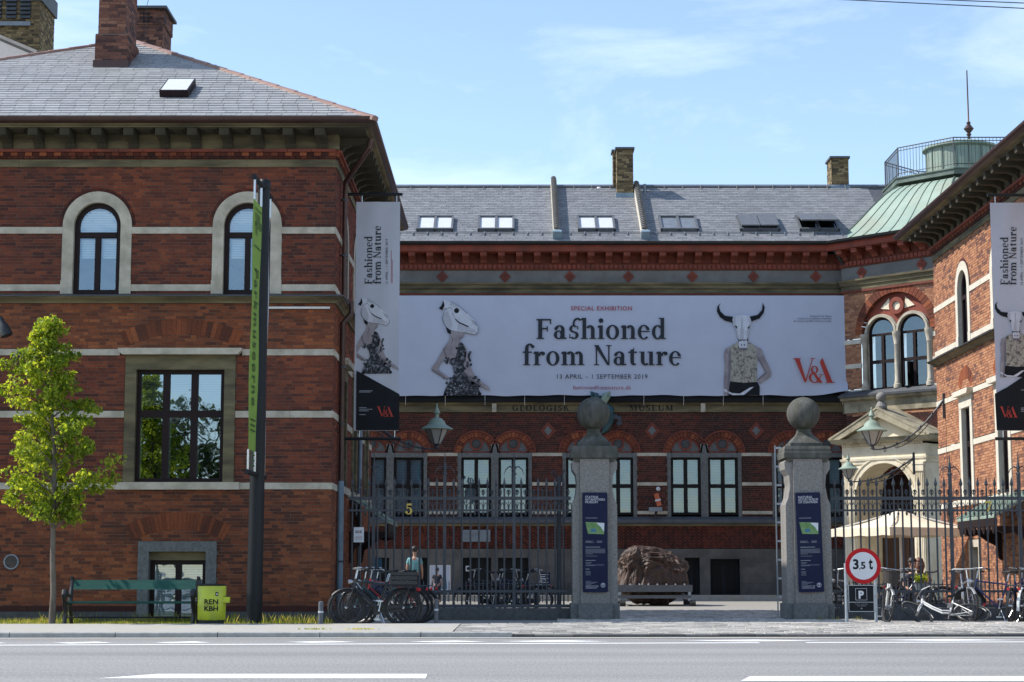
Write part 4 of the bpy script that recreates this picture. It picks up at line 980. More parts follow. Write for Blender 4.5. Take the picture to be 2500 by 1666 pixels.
# roof
PB = R(32.5); RB = Face((-8, YB - .72, zb(599) + .0), (1, 0, 0), (0, -math.sin(PB), math.cos(PB)), (0, math.cos(PB), math.sin(PB)))
o_ = Vector((0, 0, CAM_H))
def on_back(px, py):
    d = at(px, py, 100.0) - o_; t = (RB.O - o_).dot(RB.N) / d.dot(RB.N); q = o_ + d * t - RB.O
    return q.dot(RB.U), q.dot(RB.V)
_, RV = on_back(1400, 457)
rb = MB(); rb.add([RB.p(0, 0, -.005), RB.p(24, 0, -.005), RB.p(24, RV, -.005), RB.p(0, RV, -.005)], [(0, 1, 2, 3)])
top = RB.p(0, RV); rb.add([RB.p(0, RV, -.005), RB.p(24, RV, -.005), (16, top.y + 5, zb(599)), (-8, top.y + 5, zb(599))], [(0, 1, 2, 3)])
broof = rb.build('roof', 'lead', back)
slates(RB, int(RV / .16), .16, .27, lambda v: (0, 20.2), back, 'far_slate', thick=.010, name='slate', jw=.004)
MB().tube([RB.p(0, RV, .02), RB.p(24, RV, .02)], .07, 6).build('ridge_cap', 'zinc', back)
q = MB(); u = .2
while u < 20: q.tube([RB.p(u, RV - .25, .03), RB.p(u, RV - .05, .1)], .012, 4); u += .62
q.build('snow_hooks', 'iron', back, kind='stuff')
rail = MB(); rail.tube([RB.p(0, .62, .05), RB.p(20, .62, .05)], .013, 5)
u = .2
while u < 20: rail.fbox(RB, u, u + .025, .45, .68, .01, .06); u += .46
rail.build('snow_rail', 'zinc', back)
for px0, px1 in ((1013, 1106), (1163, 1256), (1408, 1503), (1610, 1706), (1804, 1905), (1950, 2050)):
    i = int(px0); u0, v0 = on_back(px0 + 3, 567); u1, _ = on_back(px1, 567); _, v1 = on_back(px0, 534)
    opening = .28 if px0 == 1950 else (.1 if px0 in (1804,) else 0)
    um = (u0 + u1) / 2
    f = MB(); t = .07
    for a, b in ((u0, u0 + t), (um - t * .6, um + t * .6), (u1 - t, u1)): f.fbox(RB, a, b, v0, v1, .0, .12)
    f.fbox(RB, u0, u1, v1 - t, v1, .0, .13); f.fbox(RB, u0, u1, v0, v0 + t, .0, .13)
    sk = f.build('skylight', 'iron_grey', back)
    for a, b in ((u0 + t, um - t * .6), (um + t * .6, u1 - t)):
        MB().add([RB.p(a, v0 + t, .07), RB.p(b, v0 + t, .07), RB.p(b, v1 - t, .07), RB.p(a, v1 - t, .07)], [(0, 1, 2, 3)]).build('pane', 'sign_white' if px0 < 1500 else ('zinc' if px0 < 1700 else 'dark_glass'), sk)
        if px0 >= 1500: MB().add([RB.p(a, v0 + t, .02), RB.p(b, v0 + t, .02), RB.p(b, v1 - t, .02), RB.p(a, v1 - t, .02)], [(0, 1, 2, 3)]).build('shaft', 'interior', sk)
        if opening:
            MB().hexa([RB.p(a - .03, v0 + .02, .1 + opening), RB.p(b + .03, v0 + .02, .1 + opening), RB.p(b + .03, v1 - .05, .13), RB.p(a - .03, v1 - .05, .13), RB.p(a - .03, v0 + .02, .15 + opening), RB.p(b + .03, v0 + .02, .15 + opening), RB.p(b + .03, v1 - .05, .18), RB.p(a - .03, v1 - .05, .18)]).build('open_sash', 'iron_grey', sk)
# fire walls topped with pantiles
for px0, py1, in ((1361, 440), (1576, 464)):
    u, v0 = on_back(px0, 582); v1 = RV + .1 if px0 < 1500 else RV * .93
    fw = MB(); fw.fbox(RB, u - .13, u + .07, v0, v1, -.02, .26); w_ = fw.build('fire_wall', 'white_limestone', back)
    v = v0 + .12; k = 0
    while v < v1 - .02:
        q = MB(); P = RB.p
        for du, dn in ((-.12, .25), (-.08, .31), (-.02, .335), (.04, .31), (.08, .25)):
            q.v += [tuple(P(u + du - .01, v, dn + .035)), tuple(P(u + du - .01, v + .17, dn - .015))]
        q.f += [(2 * i, 2 * i + 2, 2 * i + 3, 2 * i + 1) for i in range(4)] + [(0, 1, 9, 8), (0, 2, 4, 6, 8)]
        q.build('pantile', 'grey_render', w_); v += .155; k += 1
    MB().fbox(RB, u - .15, u + .13, v0 - .12, v0 + .02, -.01, .28).build('zinc_apron', 'blue_zinc', w_)
# chimneys
def back_chimney(px0, px1, pyt, pyb, Y, dep, m='yellow_brick'):
    x0, x1 = xat(px0, 420, Y), xat(px1, 420, Y)
    chimney_stack('', '', x0, x1, Y, Y + dep, zat(pyb, Y), zat(pyt + 4, Y), m, back)
    MB().box(x0 - .05, x1 + .05, Y - .05, Y + dep + .05, zat(pyt + 5, Y), zat(pyt, Y)).build('chimney_cap', 'lead', back)
    MB().box(x0 - .04, x1 + .04, Y - .04, Y + dep + .04, zat(pyb + 14, Y), zat(pyb, Y)).build('chimney_flashing', 'blue_zinc', back)
back_chimney(1506, 1546, 360, 472, 60.6, .55); back_chimney(1497, 1512, 366, 460, 61.3, .5)
back_chimney(2030, 2072, 382, 455, 61.4, .9)
MB().tube([at(1574, 480, 60.9), at(1574, 450, 60.9)], .05, 8).build('vent_pipe', 'zinc', back)
MB().sphere(at(1462, 464, 61.4), .11, 10, 6).build('roof_vent', 'white_paint', back)
# right downpipe of the main building
xs = xat(2077, 800, 57.75)
MB().tube([(xat(2036, 610, 57.3), 57.3, zb(606)), (xat(2038, 630, 57.3), 57.3, zb(622)), (xs - .05, 57.7, zb(668)), (xs, 57.75, zb(690)), (xs, 57.75, .3)], .06, 8).build('downpipe', 'black_paint', back, smooth=True)
MB().box(-8, 10.6, YB + .5, YB + 4, 0, zb(606)).build('core', 'interior', back)

# ================================================================ octagonal corner pavilion
corner = thing('corner_pavilion', 'eight sided corner pavilion with green copper roof and railed platform', 'building', (15.2, 59.7, 0))
K = math.sqrt(.5); TFc = Face((10.60, 57.68, 0), (K, -K, 0), (-K, -K, 0)); TL = 3.7
tz = lambda py, Y=56.6: zat(py, Y)
tw0, tws, twr = tz(950), tz(812), .50
uc1, uc2 = 1.36, 2.51; ub = (uc1 + uc2) / 2
holes = [('rect', uc1 - .72, uc2 + .72, tw0, tws), ('arch', ub, 1.30, tws, tws), ('rect', -1, 9, 0, tz(1010)), ('rect', -1, 9, tz(990), tz(958))]
tb = [(tz(833), tz(822)), (tz(893), tz(882)), (tz(955), tz(946))]
for a, b in tb: holes.append(('rect', -1, 9, a, b))
brick_wall(TFc, 0, TL, tz(1160), zb(717), holes, corner, 'light_brick', 'light_mortar')
for a, b in tb: band(TFc, 0, TL, a, b, .02, corner, 'white_limestone', cuts=[(uc1 - .72, uc2 + .72)])
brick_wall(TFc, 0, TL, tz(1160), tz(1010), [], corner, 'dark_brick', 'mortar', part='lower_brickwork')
tpath = [(10.60, 57.68 + 2.5), (10.60, 57.68), tuple((TFc.p(TL, 0, 0)).xy), (TFc.p(TL, 0, 0).x + 3, TFc.p(TL, 0, 0).y)]
upper_order(corner, tpath, TFc, TL, 1, [.75, 2.95])
sweep(tpath, [(-.02, tz(1003)), (.04, tz(1003)), (.05, tz(975)), (.16, tz(972)), (.18, tz(966)), (-.02, tz(966))], 1).build('sill_course', 'portal_dark', corner)
sweep(tpath, [(-.02, tz(965.6)), (.24, tz(965.6)), (.25, tz(960)), (.04, tz(950)), (-.02, tz(950))], 1).build('lead_sill', 'lead', corner)
g = MB(); n = 30
for k in range(n): g.arcband(TFc, ub, tws, 1.24, 1.50, -.22, .02 + random.uniform(0, .004), math.pi * (k + .05) / n, math.pi * (k + .95) / n, 1)
g.build('arch_bricks', 'orange_brick', corner, kind='stuff')
pts = [(ub + 1.235 * math.cos(math.pi * k / 28), tws + 1.235 * math.sin(math.pi * k / 28)) for k in range(29)]
# stone tympanum with two cut openings drawn as ring arches and roundel
MB().prism(TFc, [(u, z) for u, z in pts], -.22, -.14).build('tympanum', 'terracotta', corner)
for s in (-1, 1): MB().prism(TFc, [(ub + s * .62, tws + .78), (ub + s * .3, tws + 1.08), (ub + s * .26, tws + .72)], -.14, -.11).build('tympanum_inlay', 'portal_stone', corner)
g = MB(); g.arcband(TFc, ub, tws + .82, .14, .27, -.14, -.04, 0, 2 * math.pi, 24); g.build('roundel_ring', 'terracotta', corner)
MB().disc(TFc, ub, tws + .82, .145, -.14, -.09, 20).build('roundel', 'portal_stone', corner)
for u in (uc1, uc2):
    g = MB(); g.arcband(TFc, u, tws, twr, twr + .07, -.14, .02, n=18); g.arcband(TFc, u, tws, twr + .07, twr + .10, -.14, -.02, n=18)
    g.build('light_arch', 'limestone', corner)
    w_ = rect_window(corner, TFc, u - twr, u + twr, tw0, tws, [u], [(tw0 + tws) / 2], .07, .1, -.16, 'frame_brown', 'dim_glass')
    f = MB(); f.arcband(TFc, u, tws, twr - .08, twr, -.2, -.12, n=16); f.build('arch_frame', 'frame_brown', w_)
    a = twr - .08; pp = [(u + a * math.cos(math.pi * k / 16), tws + a * math.sin(math.pi * k / 16)) for k in range(17)]
    MB().add([TFc.p(x_, z_, -.13) for x_, z_ in pp], [tuple(range(17))]).build('pane', 'dim_glass', w_)
    MB().add([TFc.p(x_, z_, -.139) for x_, z_ in pp], [tuple(range(17))]).build('interior_panel', 'interior', w_)
for u, r_ in ((uc1 - twr - .1, .09), (ub, .085), (uc2 + twr + .1, .09)):
    c_ = TFc.p(u, 0, -.02); h = tws - tw0
    MB().lathe([(r_ * 1.5, 0), (r_ * 1.5, .12), (r_ * 1.15, .14), (r_ * 1.2, .2), (r_, .24), (r_ * .92, h - .42), (r_ * 1.1, h - .4), (r_ * 1.0, h - .36), (r_ * 1.5, h - .12), (r_ * 1.6, h - .1), (r_ * 1.6, h)], (c_.x, c_.y, tw0), 14).build('column', 'limestone', corner, smooth=True)
sash = TFc.p(uc2 - twr + .1, 0, .0)
MB().fbox(Face(TFc.p(uc2 - twr + .12, 0, -.12), (-.3, -.95, 0), (.95, -.3, 0)), 0, .36, tw0 + .08, (tw0 + tws) / 2 - .05, -.02, .02).build('open_sash', 'frame_brown', corner)
for q0, q1 in ((uc1 - .73, uc1 - twr), (uc1 + twr, uc2 - twr), (uc2 + twr, uc2 + .73)): MB().fbox(TFc, q0, q1, tw0, tws, -.22, -.10).build('jamb', 'limestone', corner)
CC = Vector((15.2, 59.7)); ZE = zb(600); ZG = zat(432, 58.5)
def octa(rad, z): return [Vector((CC.x + rad * math.cos(R(22.5 + 45 * k)), CC.y + rad * math.sin(R(22.5 + 45 * k)), z)) for k in range(8)]
RE = 5.55; RG = 2.5
prof = []
for k in range(13):
    t = k / 12; rad = RE + (RG + .02 - RE) * t; e = .22 * t + .78 * (3 * t * t - 2 * t ** 3); prof.append((rad, ZE + (ZG - .25 - ZE) * e))
for side in range(8):
    q = MB()
    for rad, z in prof:
        o8 = octa(rad, z); q.v += [tuple(o8[side]), tuple(o8[(side + 1) % 8])]
    q.f += [(2 * i, 2 * i + 1, 2 * i + 3, 2 * i + 2) for i in range(len(prof) - 1)]
    ob = q.build('roof_sheet', 'copper_green', corner)
    if side in (3, 4, 5):
        for j in range(0, 8):
            t = j / 8; path = []
            for rad, z in prof:
                o8 = octa(rad, z); path.append(o8[side].lerp(o8[(side + 1) % 8], t) + Vector((0, 0, .012)))
            MB().tube(path, .013 if j else .03, 5).build('standing_seam', 'copper_dark', ob)
for (r0, r1, z0, z1, m) in ((RG - .05, RG + .12, ZG - .30, ZG - .2, 'copper_dark'), (RG + .0, RG + .3, ZG - .2, ZG - .04, 'copper_dark'), (RG - .1, RG + .34, ZG - .04, ZG, 'copper_dark')):
    q = MB(); a = octa(r1 - (.2 if z1 < ZG - .1 else 0), z0); b = octa(r1, z1); q.add(a + b, [tuple(range(8)), tuple(range(15, 7, -1))] + [(i, (i + 1) % 8, (i + 1) % 8 + 8, i + 8) for i in range(8)]); q.build('platform', m, corner)
rail_t = octa(RG + .22, ZG + 1.0); rail_b = octa(RG + .22, ZG + .06)
rl = MB(); 
for rr in (1.0, .90, .14): rl.tube(octa(RG + .22, ZG + rr), .02 if rr > .95 else .014, 5, closed=True)
railing = rl.build('railing', 'iron', corner)
for s in range(8):
    a, b = rail_b[s], rail_b[(s + 1) % 8]; n = 18
    for k in range(n):
        p = a.lerp(b, k / n); r_ = .022 if k == 0 else .008
        MB().tube([p, p + Vector((0, 0, .95))], r_, 4, cap=False).build('baluster', 'iron', railing)
dz0, dz1 = ZG, zat(352, 59.0)
MB().lathe([(1.12, dz0), (1.12, dz1 - .12), (1.24, dz1 - .06), (1.24, dz1), (.9, dz1 + .12), (.4, dz1 + .2), (.02, dz1 + .24)], (CC.x - .2, CC.y, 0), 28).build('drum', 'copper_green', corner, smooth=True)
q = MB()
for k in range(16):
    an = 2 * math.pi * k / 16; q.tube([(CC.x - .2 + 1.13 * math.cos(an), CC.y + 1.13 * math.sin(an), dz0), (CC.x - .2 + 1.13 * math.cos(an), CC.y + 1.13 * math.sin(an), dz1 - .1)], .016, 4)
q.build('drum_seam', 'copper_dark', corner)
pz = zat(315, 59.7); px_ = xat(2365, 315, 59.7)
MB().lathe([(.05, dz1 + .15), (.05, pz - .25), (.09, pz - .2), (.05, pz - .15), (.17, pz), (.05, pz + .16), (.08, pz + .2), (.03, pz + .26), (.02, zat(172, 59.7))], (px_, 59.7, 0), 10).build('finial_rod', 'copper_brown', corner, smooth=True)

# ================================================================ entrance portal
portal = thing('entrance_portal', 'pale stone entrance porch with pediment, arch and stone ball in the court corner', 'porch', (11.3, 55.5, 0))
PO = Face((10.28, 56.6, 0), (K, -K, 0), (-K, -K, 0)); PW = 2.95
pz_ = lambda py: zat(py, 55.6)
ent0, ent1 = pz_(1132), pz_(1088)
zar = pz_(1213); ra = 1.02; pm = PW / 2
# wall with arch cut: piers plus spandrel pieces
w_ = MB(); w_.fbox(PO, 0, pm - ra, 0, zar, -1.39, 0); w_.fbox(PO, pm + ra, PW, 0, zar, -1.39, 0)
nn = 14
for k in range(nn):
    a0 = math.pi - math.pi * k / nn; a1 = math.pi - math.pi * (k + 1) / nn
    p0 = (pm + ra * math.cos(a0), zar + ra * math.sin(a0)); p1 = (pm + ra * math.cos(a1), zar + ra * math.sin(a1))
    w_.prism(PO, [p0, p1, (p1[0], ent0), (p0[0], ent0)], -1.39, 0)
w_.fbox(PO, 0, pm - ra, zar, ent0, -1.39, 0); w_.fbox(PO, pm + ra, PW, zar, ent0, -1.39, 0)
w_.build('porch_wall', 'portal_stone', portal)
g = MB(); g.arcband(PO, pm, zar, ra - .0, ra + .07, 0, .05, n=20); g.arcband(PO, pm, zar, ra + .07, ra + .17, 0, .03, n=20); g.arcband(PO, pm, zar, ra + .17, ra + .21, 0, .06, n=20); g.build('archivolt', 'portal_stone', portal)
for u0 in (.06, PW - .40):
    p_ = MB(); p_.fbox(PO, u0, u0 + .34, .3, ent0 - .28, 0, .05); p_.fbox(PO, u0 - .03, u0 + .37, 0, .3, 0, .08)
    for k in range(5): p_.fbox(PO, u0 + .03 + k * .06, u0 + .065 + k * .06, .45, ent0 - .34, .05, .068)
    p_.fbox(PO, u0 - .02, u0 + .36, ent0 - .28, ent0 - .08, 0, .09); p_.fbox(PO, u0 - .04, u0 + .38, ent0 - .08, ent0 - .004, 0, .11)
    p_.build('pilaster', 'portal_stone', portal)
ppath = [tuple(PO.p(0, 0, -2).xy), tuple(PO.p(0, 0, 0).xy), tuple(PO.p(PW, 0, 0).xy), tuple(PO.p(PW, 0, -2).xy)]
eh = ent1 - ent0
sweep(ppath, [(-.9, ent0 + .002), (.03, ent0 + .002), (.04, ent0 + eh * .18), (.07, ent0 + eh * .2), (.08, ent0 + eh * .32), (.02, ent0 + eh * .34), (.02, ent1), (-.9, ent1)], 1).build('entablature', 'portal_stone', portal)
q = MB(); u = .03
while u < PW - .04: q.fbox(PO, u, u + .045, ent1 + .004, ent1 + .07, .02, .10); u += .085
q.build('dentils', 'portal_stone', portal, kind='stuff')
cz0, cz1 = ent1 + .072, pz_(1070)
sweep(ppath, [(-.9, cz0), (.12, cz0), (.26, cz0 + .05), (.30, cz1 - .03), (.34, cz1), (-.9, cz1)], 1).build('cornice', 'portal_dark', portal)
za = pz_(998)
MB().prism(PO, [(-.05, cz1 + .002), (PW + .05, cz1 + .002), (pm, za - .22)], -.5, .0).build('tympanum', 'portal_stone', portal)
for (ua, ub_) in ((-.34, pm), (PW + .34, pm)):
    MB().prism(PO, [(ua, cz1 + .003), (ua, cz1 + .05), (ub_, za), (ub_, za - .27), (ua + (.42 if ub_ > ua else -.42), cz1 + .003)], .001, .30).build('raking_cornice', 'portal_dark', portal)
    MB().prism(PO, [(ua + .12 * (1 if ub_ > ua else -1), cz1 + .03), (ua + .12 * (1 if ub_ > ua else -1), cz1 + .08), (ub_, za + .03), (ub_, za - .03)], -2.4, .32).build('pediment_roof', 'portal_dark', portal)
bp = PO.p(pm, 0, .05)
MB().lathe([(.18, za - .02), (.18, za + .06), (.10, za + .2), (.07, za + .25)], (bp.x, bp.y, 0), 12).build('ball_base', 'pillar_granite', portal)
MB().sphere((bp.x, bp.y, pz_(971)), .155, 18, 12).build('stone_ball', 'pillar_granite', portal, smooth='all')
MB().fbox(PO, 0, PW, 0, ent0, -1.5, -1.4).build('inner_wall', 'frame_brown', portal)
for k in (0, 1):
    d_ = MB().fbox(PO, pm - .95 + k * .96, pm - .95 + k * .96 + .93, 0, 2.35, -1.4, -1.32).build('door_leaf', 'door_wood', portal)
    for z0, z1 in ((.25, .85), (.98, 2.15)): 
        MB().fbox(PO, pm - .8 + k * .96, pm - .8 + k * .96 + .62, z0, z1, -1.32, -1.295).build('door_panel', 'door_wood', d_)
MB().fbox(PO, pm - ra - .1, pm + ra + .1, 2.36, 2.5, -1.4, -1.26).build('transom', 'frame_brown', portal)
# ================================================================ lettering
def ell(cx, cy, rx, ry, tx, ty, a0, a1, n=18):
    o = []; i = []
    for k in range(n + 1):
        a = R(a0 + (a1 - a0) * k / n); c, s = math.cos(a), math.sin(a)
        o.append((cx + rx * c, cy + ry * s)); i.append((cx + (rx - tx) * c, cy + (ry - ty) * s))
    return [[o[k], o[k + 1], i[k + 1], i[k]] for k in range(n)]
def rc(x0, x1, y0, y1): return [[(x0, y0), (x1, y0), (x1, y1), (x0, y1)]]
def dot(x, y, r): return [[(x + r * math.cos(2 * math.pi * k / 12), y + r * math.sin(2 * math.pi * k / 12)) for k in range(12)]]
def stem(x, y0, y1, w=.13, foot=True, head=False):
    p = rc(x, x + w, y0, y1)
    if foot: p += rc(x - .06, x + w + .06, y0, y0 + .035)
    if head: p += [[(x - .07, y1 - .07), (x, y1 - .09), (x, y1), (x - .02, y1)]]
    return p
GL = {
 'F': (rc(.06, .20, 0, .72) + rc(0, .27, 0, .04) + rc(0, .52, .665, .72) + rc(.475, .52, .53, .72) + rc(.2, .39, .345, .40) + rc(.36, .40, .27, .47), .57),
 'a': (ell(.185, .15, .175, .16, .115, .045, 0, 360) + rc(.27, .395, .0, .36) + ell(.215, .34, .18, .16, .12, .055, 0, 165) + dot(.09, .375, .06) + rc(.39, .47, 0, .05), .50),
 's': (ell(.185, .365, .155, .135, .10, .05, 35, 275) + ell(.20, .135, .165, .14, .11, .05, -145, 95) + [[(.06, .33), (.13, .24), (.34, .16), (.26, .26)]] + rc(.31, .35, .34, .46) + rc(.03, .07, .03, .17), .41),
 'h': (stem(.06, 0, .76, head=True) + stem(.36, 0, .34) + ell(.33, .32, .16, .18, .13, .07, 0, 150), .56),
 'i': (stem(.06, 0, .49, head=True) + dot(.125, .66, .085), .27),
 'o': (ell(.235, .245, .235, .265, .125, .045, 0, 360, 26), .50),
 'n': (stem(.06, 0, .49, head=True) + stem(.36, 0, .34) + ell(.33, .32, .16, .18, .13, .07, 0, 150), .56),
 'e': (ell(.225, .245, .22, .265, .12, .045, 18, 318, 24) + rc(.1, .43, .25, .29), .47),
 'd': (ell(.215, .245, .205, .26, .12, .05, 40, 330, 22) + rc(.315, .445, 0, .76) + rc(.44, .51, 0, .04) + rc(.25, .32, .72, .76), .54),
 'f': (stem(.08, 0, .58) + ell(.25, .58, .17, .20, .13, .055, 35, 180) + dot(.36, .665, .06) + rc(0, .33, .44, .49), .35),
 'r': (stem(.06, 0, .49, head=True) + ell(.30, .33, .13, .16, .08, .06, 60, 180) + dot(.345, .42, .072), .43),
 'm': (stem(.06, 0, .49, head=True) + stem(.35, 0, .34) + ell(.32, .32, .16, .18, .13, .07, 0, 150) + stem(.64, 0, .34) + ell(.61, .32, .16, .18, .13, .07, 0, 150), .84),
 'N': (rc(.09, .14, 0, .70) + rc(.02, .21, 0, .035) + rc(.53, .58, 0, .70) + rc(.46, .65, .685, .72) + [[(.03, .72), (.19, .72), (.58, 0), (.50, 0)]] , .68),
 't': (rc(.08, .21, .1, .56) + [[(.08, .46), (.21, .46), (.21, .64)]] + rc(.0, .32, .44, .49) + ell(.205, .13, .125, .135, .125, .06, 180, 320), .36),
 'u': (rc(.06, .19, .15, .49) + rc(0, .19, .455, .49) + rc(.36, .49, 0, .49) + rc(.3, .49, .455, .49) + rc(.36, .56, 0, .035) + ell(.225, .16, .165, .17, .13, .06, 180, 320), .57),
 'G': (ell(.32, .35, .31, .36, .13, .05, 40, 360) + rc(.49, .62, 0.02, .33) + rc(.42, .69, .30, .335) + rc(.53, .57, .50, .70), .74),
 'E': (rc(.08, .21, 0, .7) + rc(0, .5, .655, .7) + rc(0, .52, 0, .045) + rc(.2, .38, .33, .375) + rc(.46, .5, .52, .7) + rc(.48, .52, 0, .19) + rc(.35, .38, .26, .44), .58),
 'O': (ell(.33, .35, .33, .36, .14, .05, 0, 360, 26), .72),
 'L': (rc(.08, .21, 0, .7) + rc(0, .29, .665, .7) + rc(0, .5, 0, .045) + rc(.46, .5, 0, .2), .55),
 'I': (rc(.08, .21, 0, .7) + rc(0, .29, .665, .7) + rc(0, .29, 0, .035), .36),
 'S': (ell(.23, .52, .19, .185, .12, .05, 30, 275) + ell(.24, .19, .21, .195, .13, .05, -150, 95) + [[(.08, .46), (.16, .36), (.42, .25), (.33, .36)]] + rc(.37, .41, .5, .69) + rc(.04, .08, .02, .2), .5),
 'K': (rc(.08, .21, 0, .7) + rc(0, .29, .665, .7) + rc(0, .29, 0, .035) + [[(.2, .3), (.24, .27), (.57, .69), (.5, .69)], [(.28, .40), (.36, .47), (.62, 0), (.47, 0)]] + rc(.43, .68, 0, .035), .7),
 'M': (rc(.08, .13, 0, .7) + rc(.02, .2, 0, .035) + rc(.62, .75, 0, .7) + rc(.56, .82, 0, .035) + [[(.03, .7), (.19, .7), (.43, .08), (.37, 0)], [(.37, 0), (.43, .08), (.66, .7), (.62, .7)]], .86),
 'U': (rc(.08, .21, .2, .7) + rc(0, .29, .665, .7) + rc(.55, .60, .2, .7) + rc(.48, .68, .665, .7) + ell(.34, .21, .26, .22, .13, .06, 180, 360), .72),
 '5': (rc(.1, .44, .60, .72) + rc(.1, .15, .36, .66) + ell(.24, .23, .23, .24, .14, .06, -150, 125) + dot(.09, .14, .085), .5),
 '7': (rc(.03, .46, .58, .72) + rc(.03, .07, .46, .72) + [[(.40, .62), (.46, .62), (.27, 0), (.11, 0)]], .5),
 ' ': ([], .24),
}
GL['k'] = GL['K']
AMP = ell(.30, .66, .19, .20, .10, .04, 0, 360) + ell(.30, .26, .29, .27, .12, .05, 100, 330) + [[(.16, .56), (.27, .58), (.72, .0), (.52, .0)]] + [[(.50, .12), (.55, .10), (.66, .40), (.62, .42)]] + rc(.52, .76, .40, .43)
VA = ([[(.02, 1.0), (.26, 1.0), (.60, .06), (.52, 0)], [(.52, 0), (.60, .06), (.92, 1.0), (.88, 1.0)]] + rc(-.05, .34, .97, 1.0) + rc(.78, 1.02, .97, 1.0)
      + [[(x * .95 + .70, y * .80) for x, y in p] for p in AMP] + [[(1.24, .84), (1.36, 1.02), (1.86, 0), (1.60, 0)]] + rc(1.5, 1.96, 0, .03))
def polys_on(fn, polys, name, m, parent, d=.004, **kw):
    """flat print: polygons in local units -> fn(x, y, depth) world points"""
    b = MB(); k = 0
    for p in polys:
        b.add([fn(x, y, d + k * .00004) for x, y in p], [tuple(range(len(p)))]); k = (k + 1) % 12
    return b.build(name, m, parent, **kw)
def serif(text, size, track=0.0):
    x = 0; out = []
    for c in text:
        g, a = GL[c]; out += [[((px + x) * size, py * size) for px, py in p] for p in g]; x += a + track
    return out, x * size
def sans(text, size, align='LEFT', bold=0.0, space=1.0):
    cu = bpy.data.curves.new('t', 'FONT'); cu.body = text; cu.size = size; cu.align_x = align; cu.offset = bold; cu.space_character = space; cu.resolution_u = 3
    ob = bpy.data.objects.new('t', cu); C.objects.link(ob)
    bpy.context.view_layer.update()
    me = bpy.data.meshes.new_from_object(ob.evaluated_get(bpy.context.evaluated_depsgraph_get()))
    vs = [v.co.xy for v in me.vertices]; ps = [[(vs[i].x, vs[i].y) for i in p.vertices] for p in me.polygons]
    C.objects.unlink(ob); bpy.data.objects.remove(ob); bpy.data.curves.remove(cu); bpy.data.meshes.remove(me)
    return ps
def extent(ps):
    xs = [x for p in ps for x, _ in p]; return min(xs), max(xs)
def fit(ps, x0, x1, y0, sy=None):
    """place glyph polygons so that they span x0..x1, baseline y0 (pixels run downward)"""
    a, b = extent(ps); s = (x1 - x0) / (b - a); sy = sy or s
    return [[(x0 + (x - a) * s, y0 - y * sy) for x, y in p] for p in ps]
def clip_poly(p, f):
    out = []
    for i in range(len(p)):
        a, b = p[i], p[(i + 1) % len(p)]; fa, fb = f(a), f(b)
        if fa >= 0: out.append(a)
        if (fa >= 0) != (fb >= 0): t = fa / (fa - fb); out.append((a[0] + (b[0] - a[0]) * t, a[1] + (b[1] - a[1]) * t))
    return out
def thick(path, w):
    out = []
    for a, b in zip(path, path[1:]):
        dx, dy = b[0] - a[0], b[1] - a[1]; L = math.hypot(dx, dy) or 1; nx, ny = -dy / L * w / 2, dx / L * w / 2
        out.append([(a[0] + nx, a[1] + ny), (b[0] + nx, b[1] + ny), (b[0] - nx, b[1] - ny), (a[0] - nx, a[1] - ny)])
    return out
def pixfn(Y, out=0.0):
    def f(x, y, d): p = at(x, y, Y - out); p.y -= d; return p
    return f
carved = thing('carved_lettering', 'dark letters GEOLOGISK MUSEUM on the stone fascia of the main building', 'lettering', (4, YB - .06, zb(1005)))
f = pixfn(YB, .056)
for tx, x0, x1 in (('GEOLOGISK', 1251, 1390), ('MUSEUM', 1538, 1643)):
    ps, _ = serif(tx, 1, .12); polys_on(f, fit(ps, x0, x1, 1003.5, 20), 'word', 'print_dark', carved, .002)

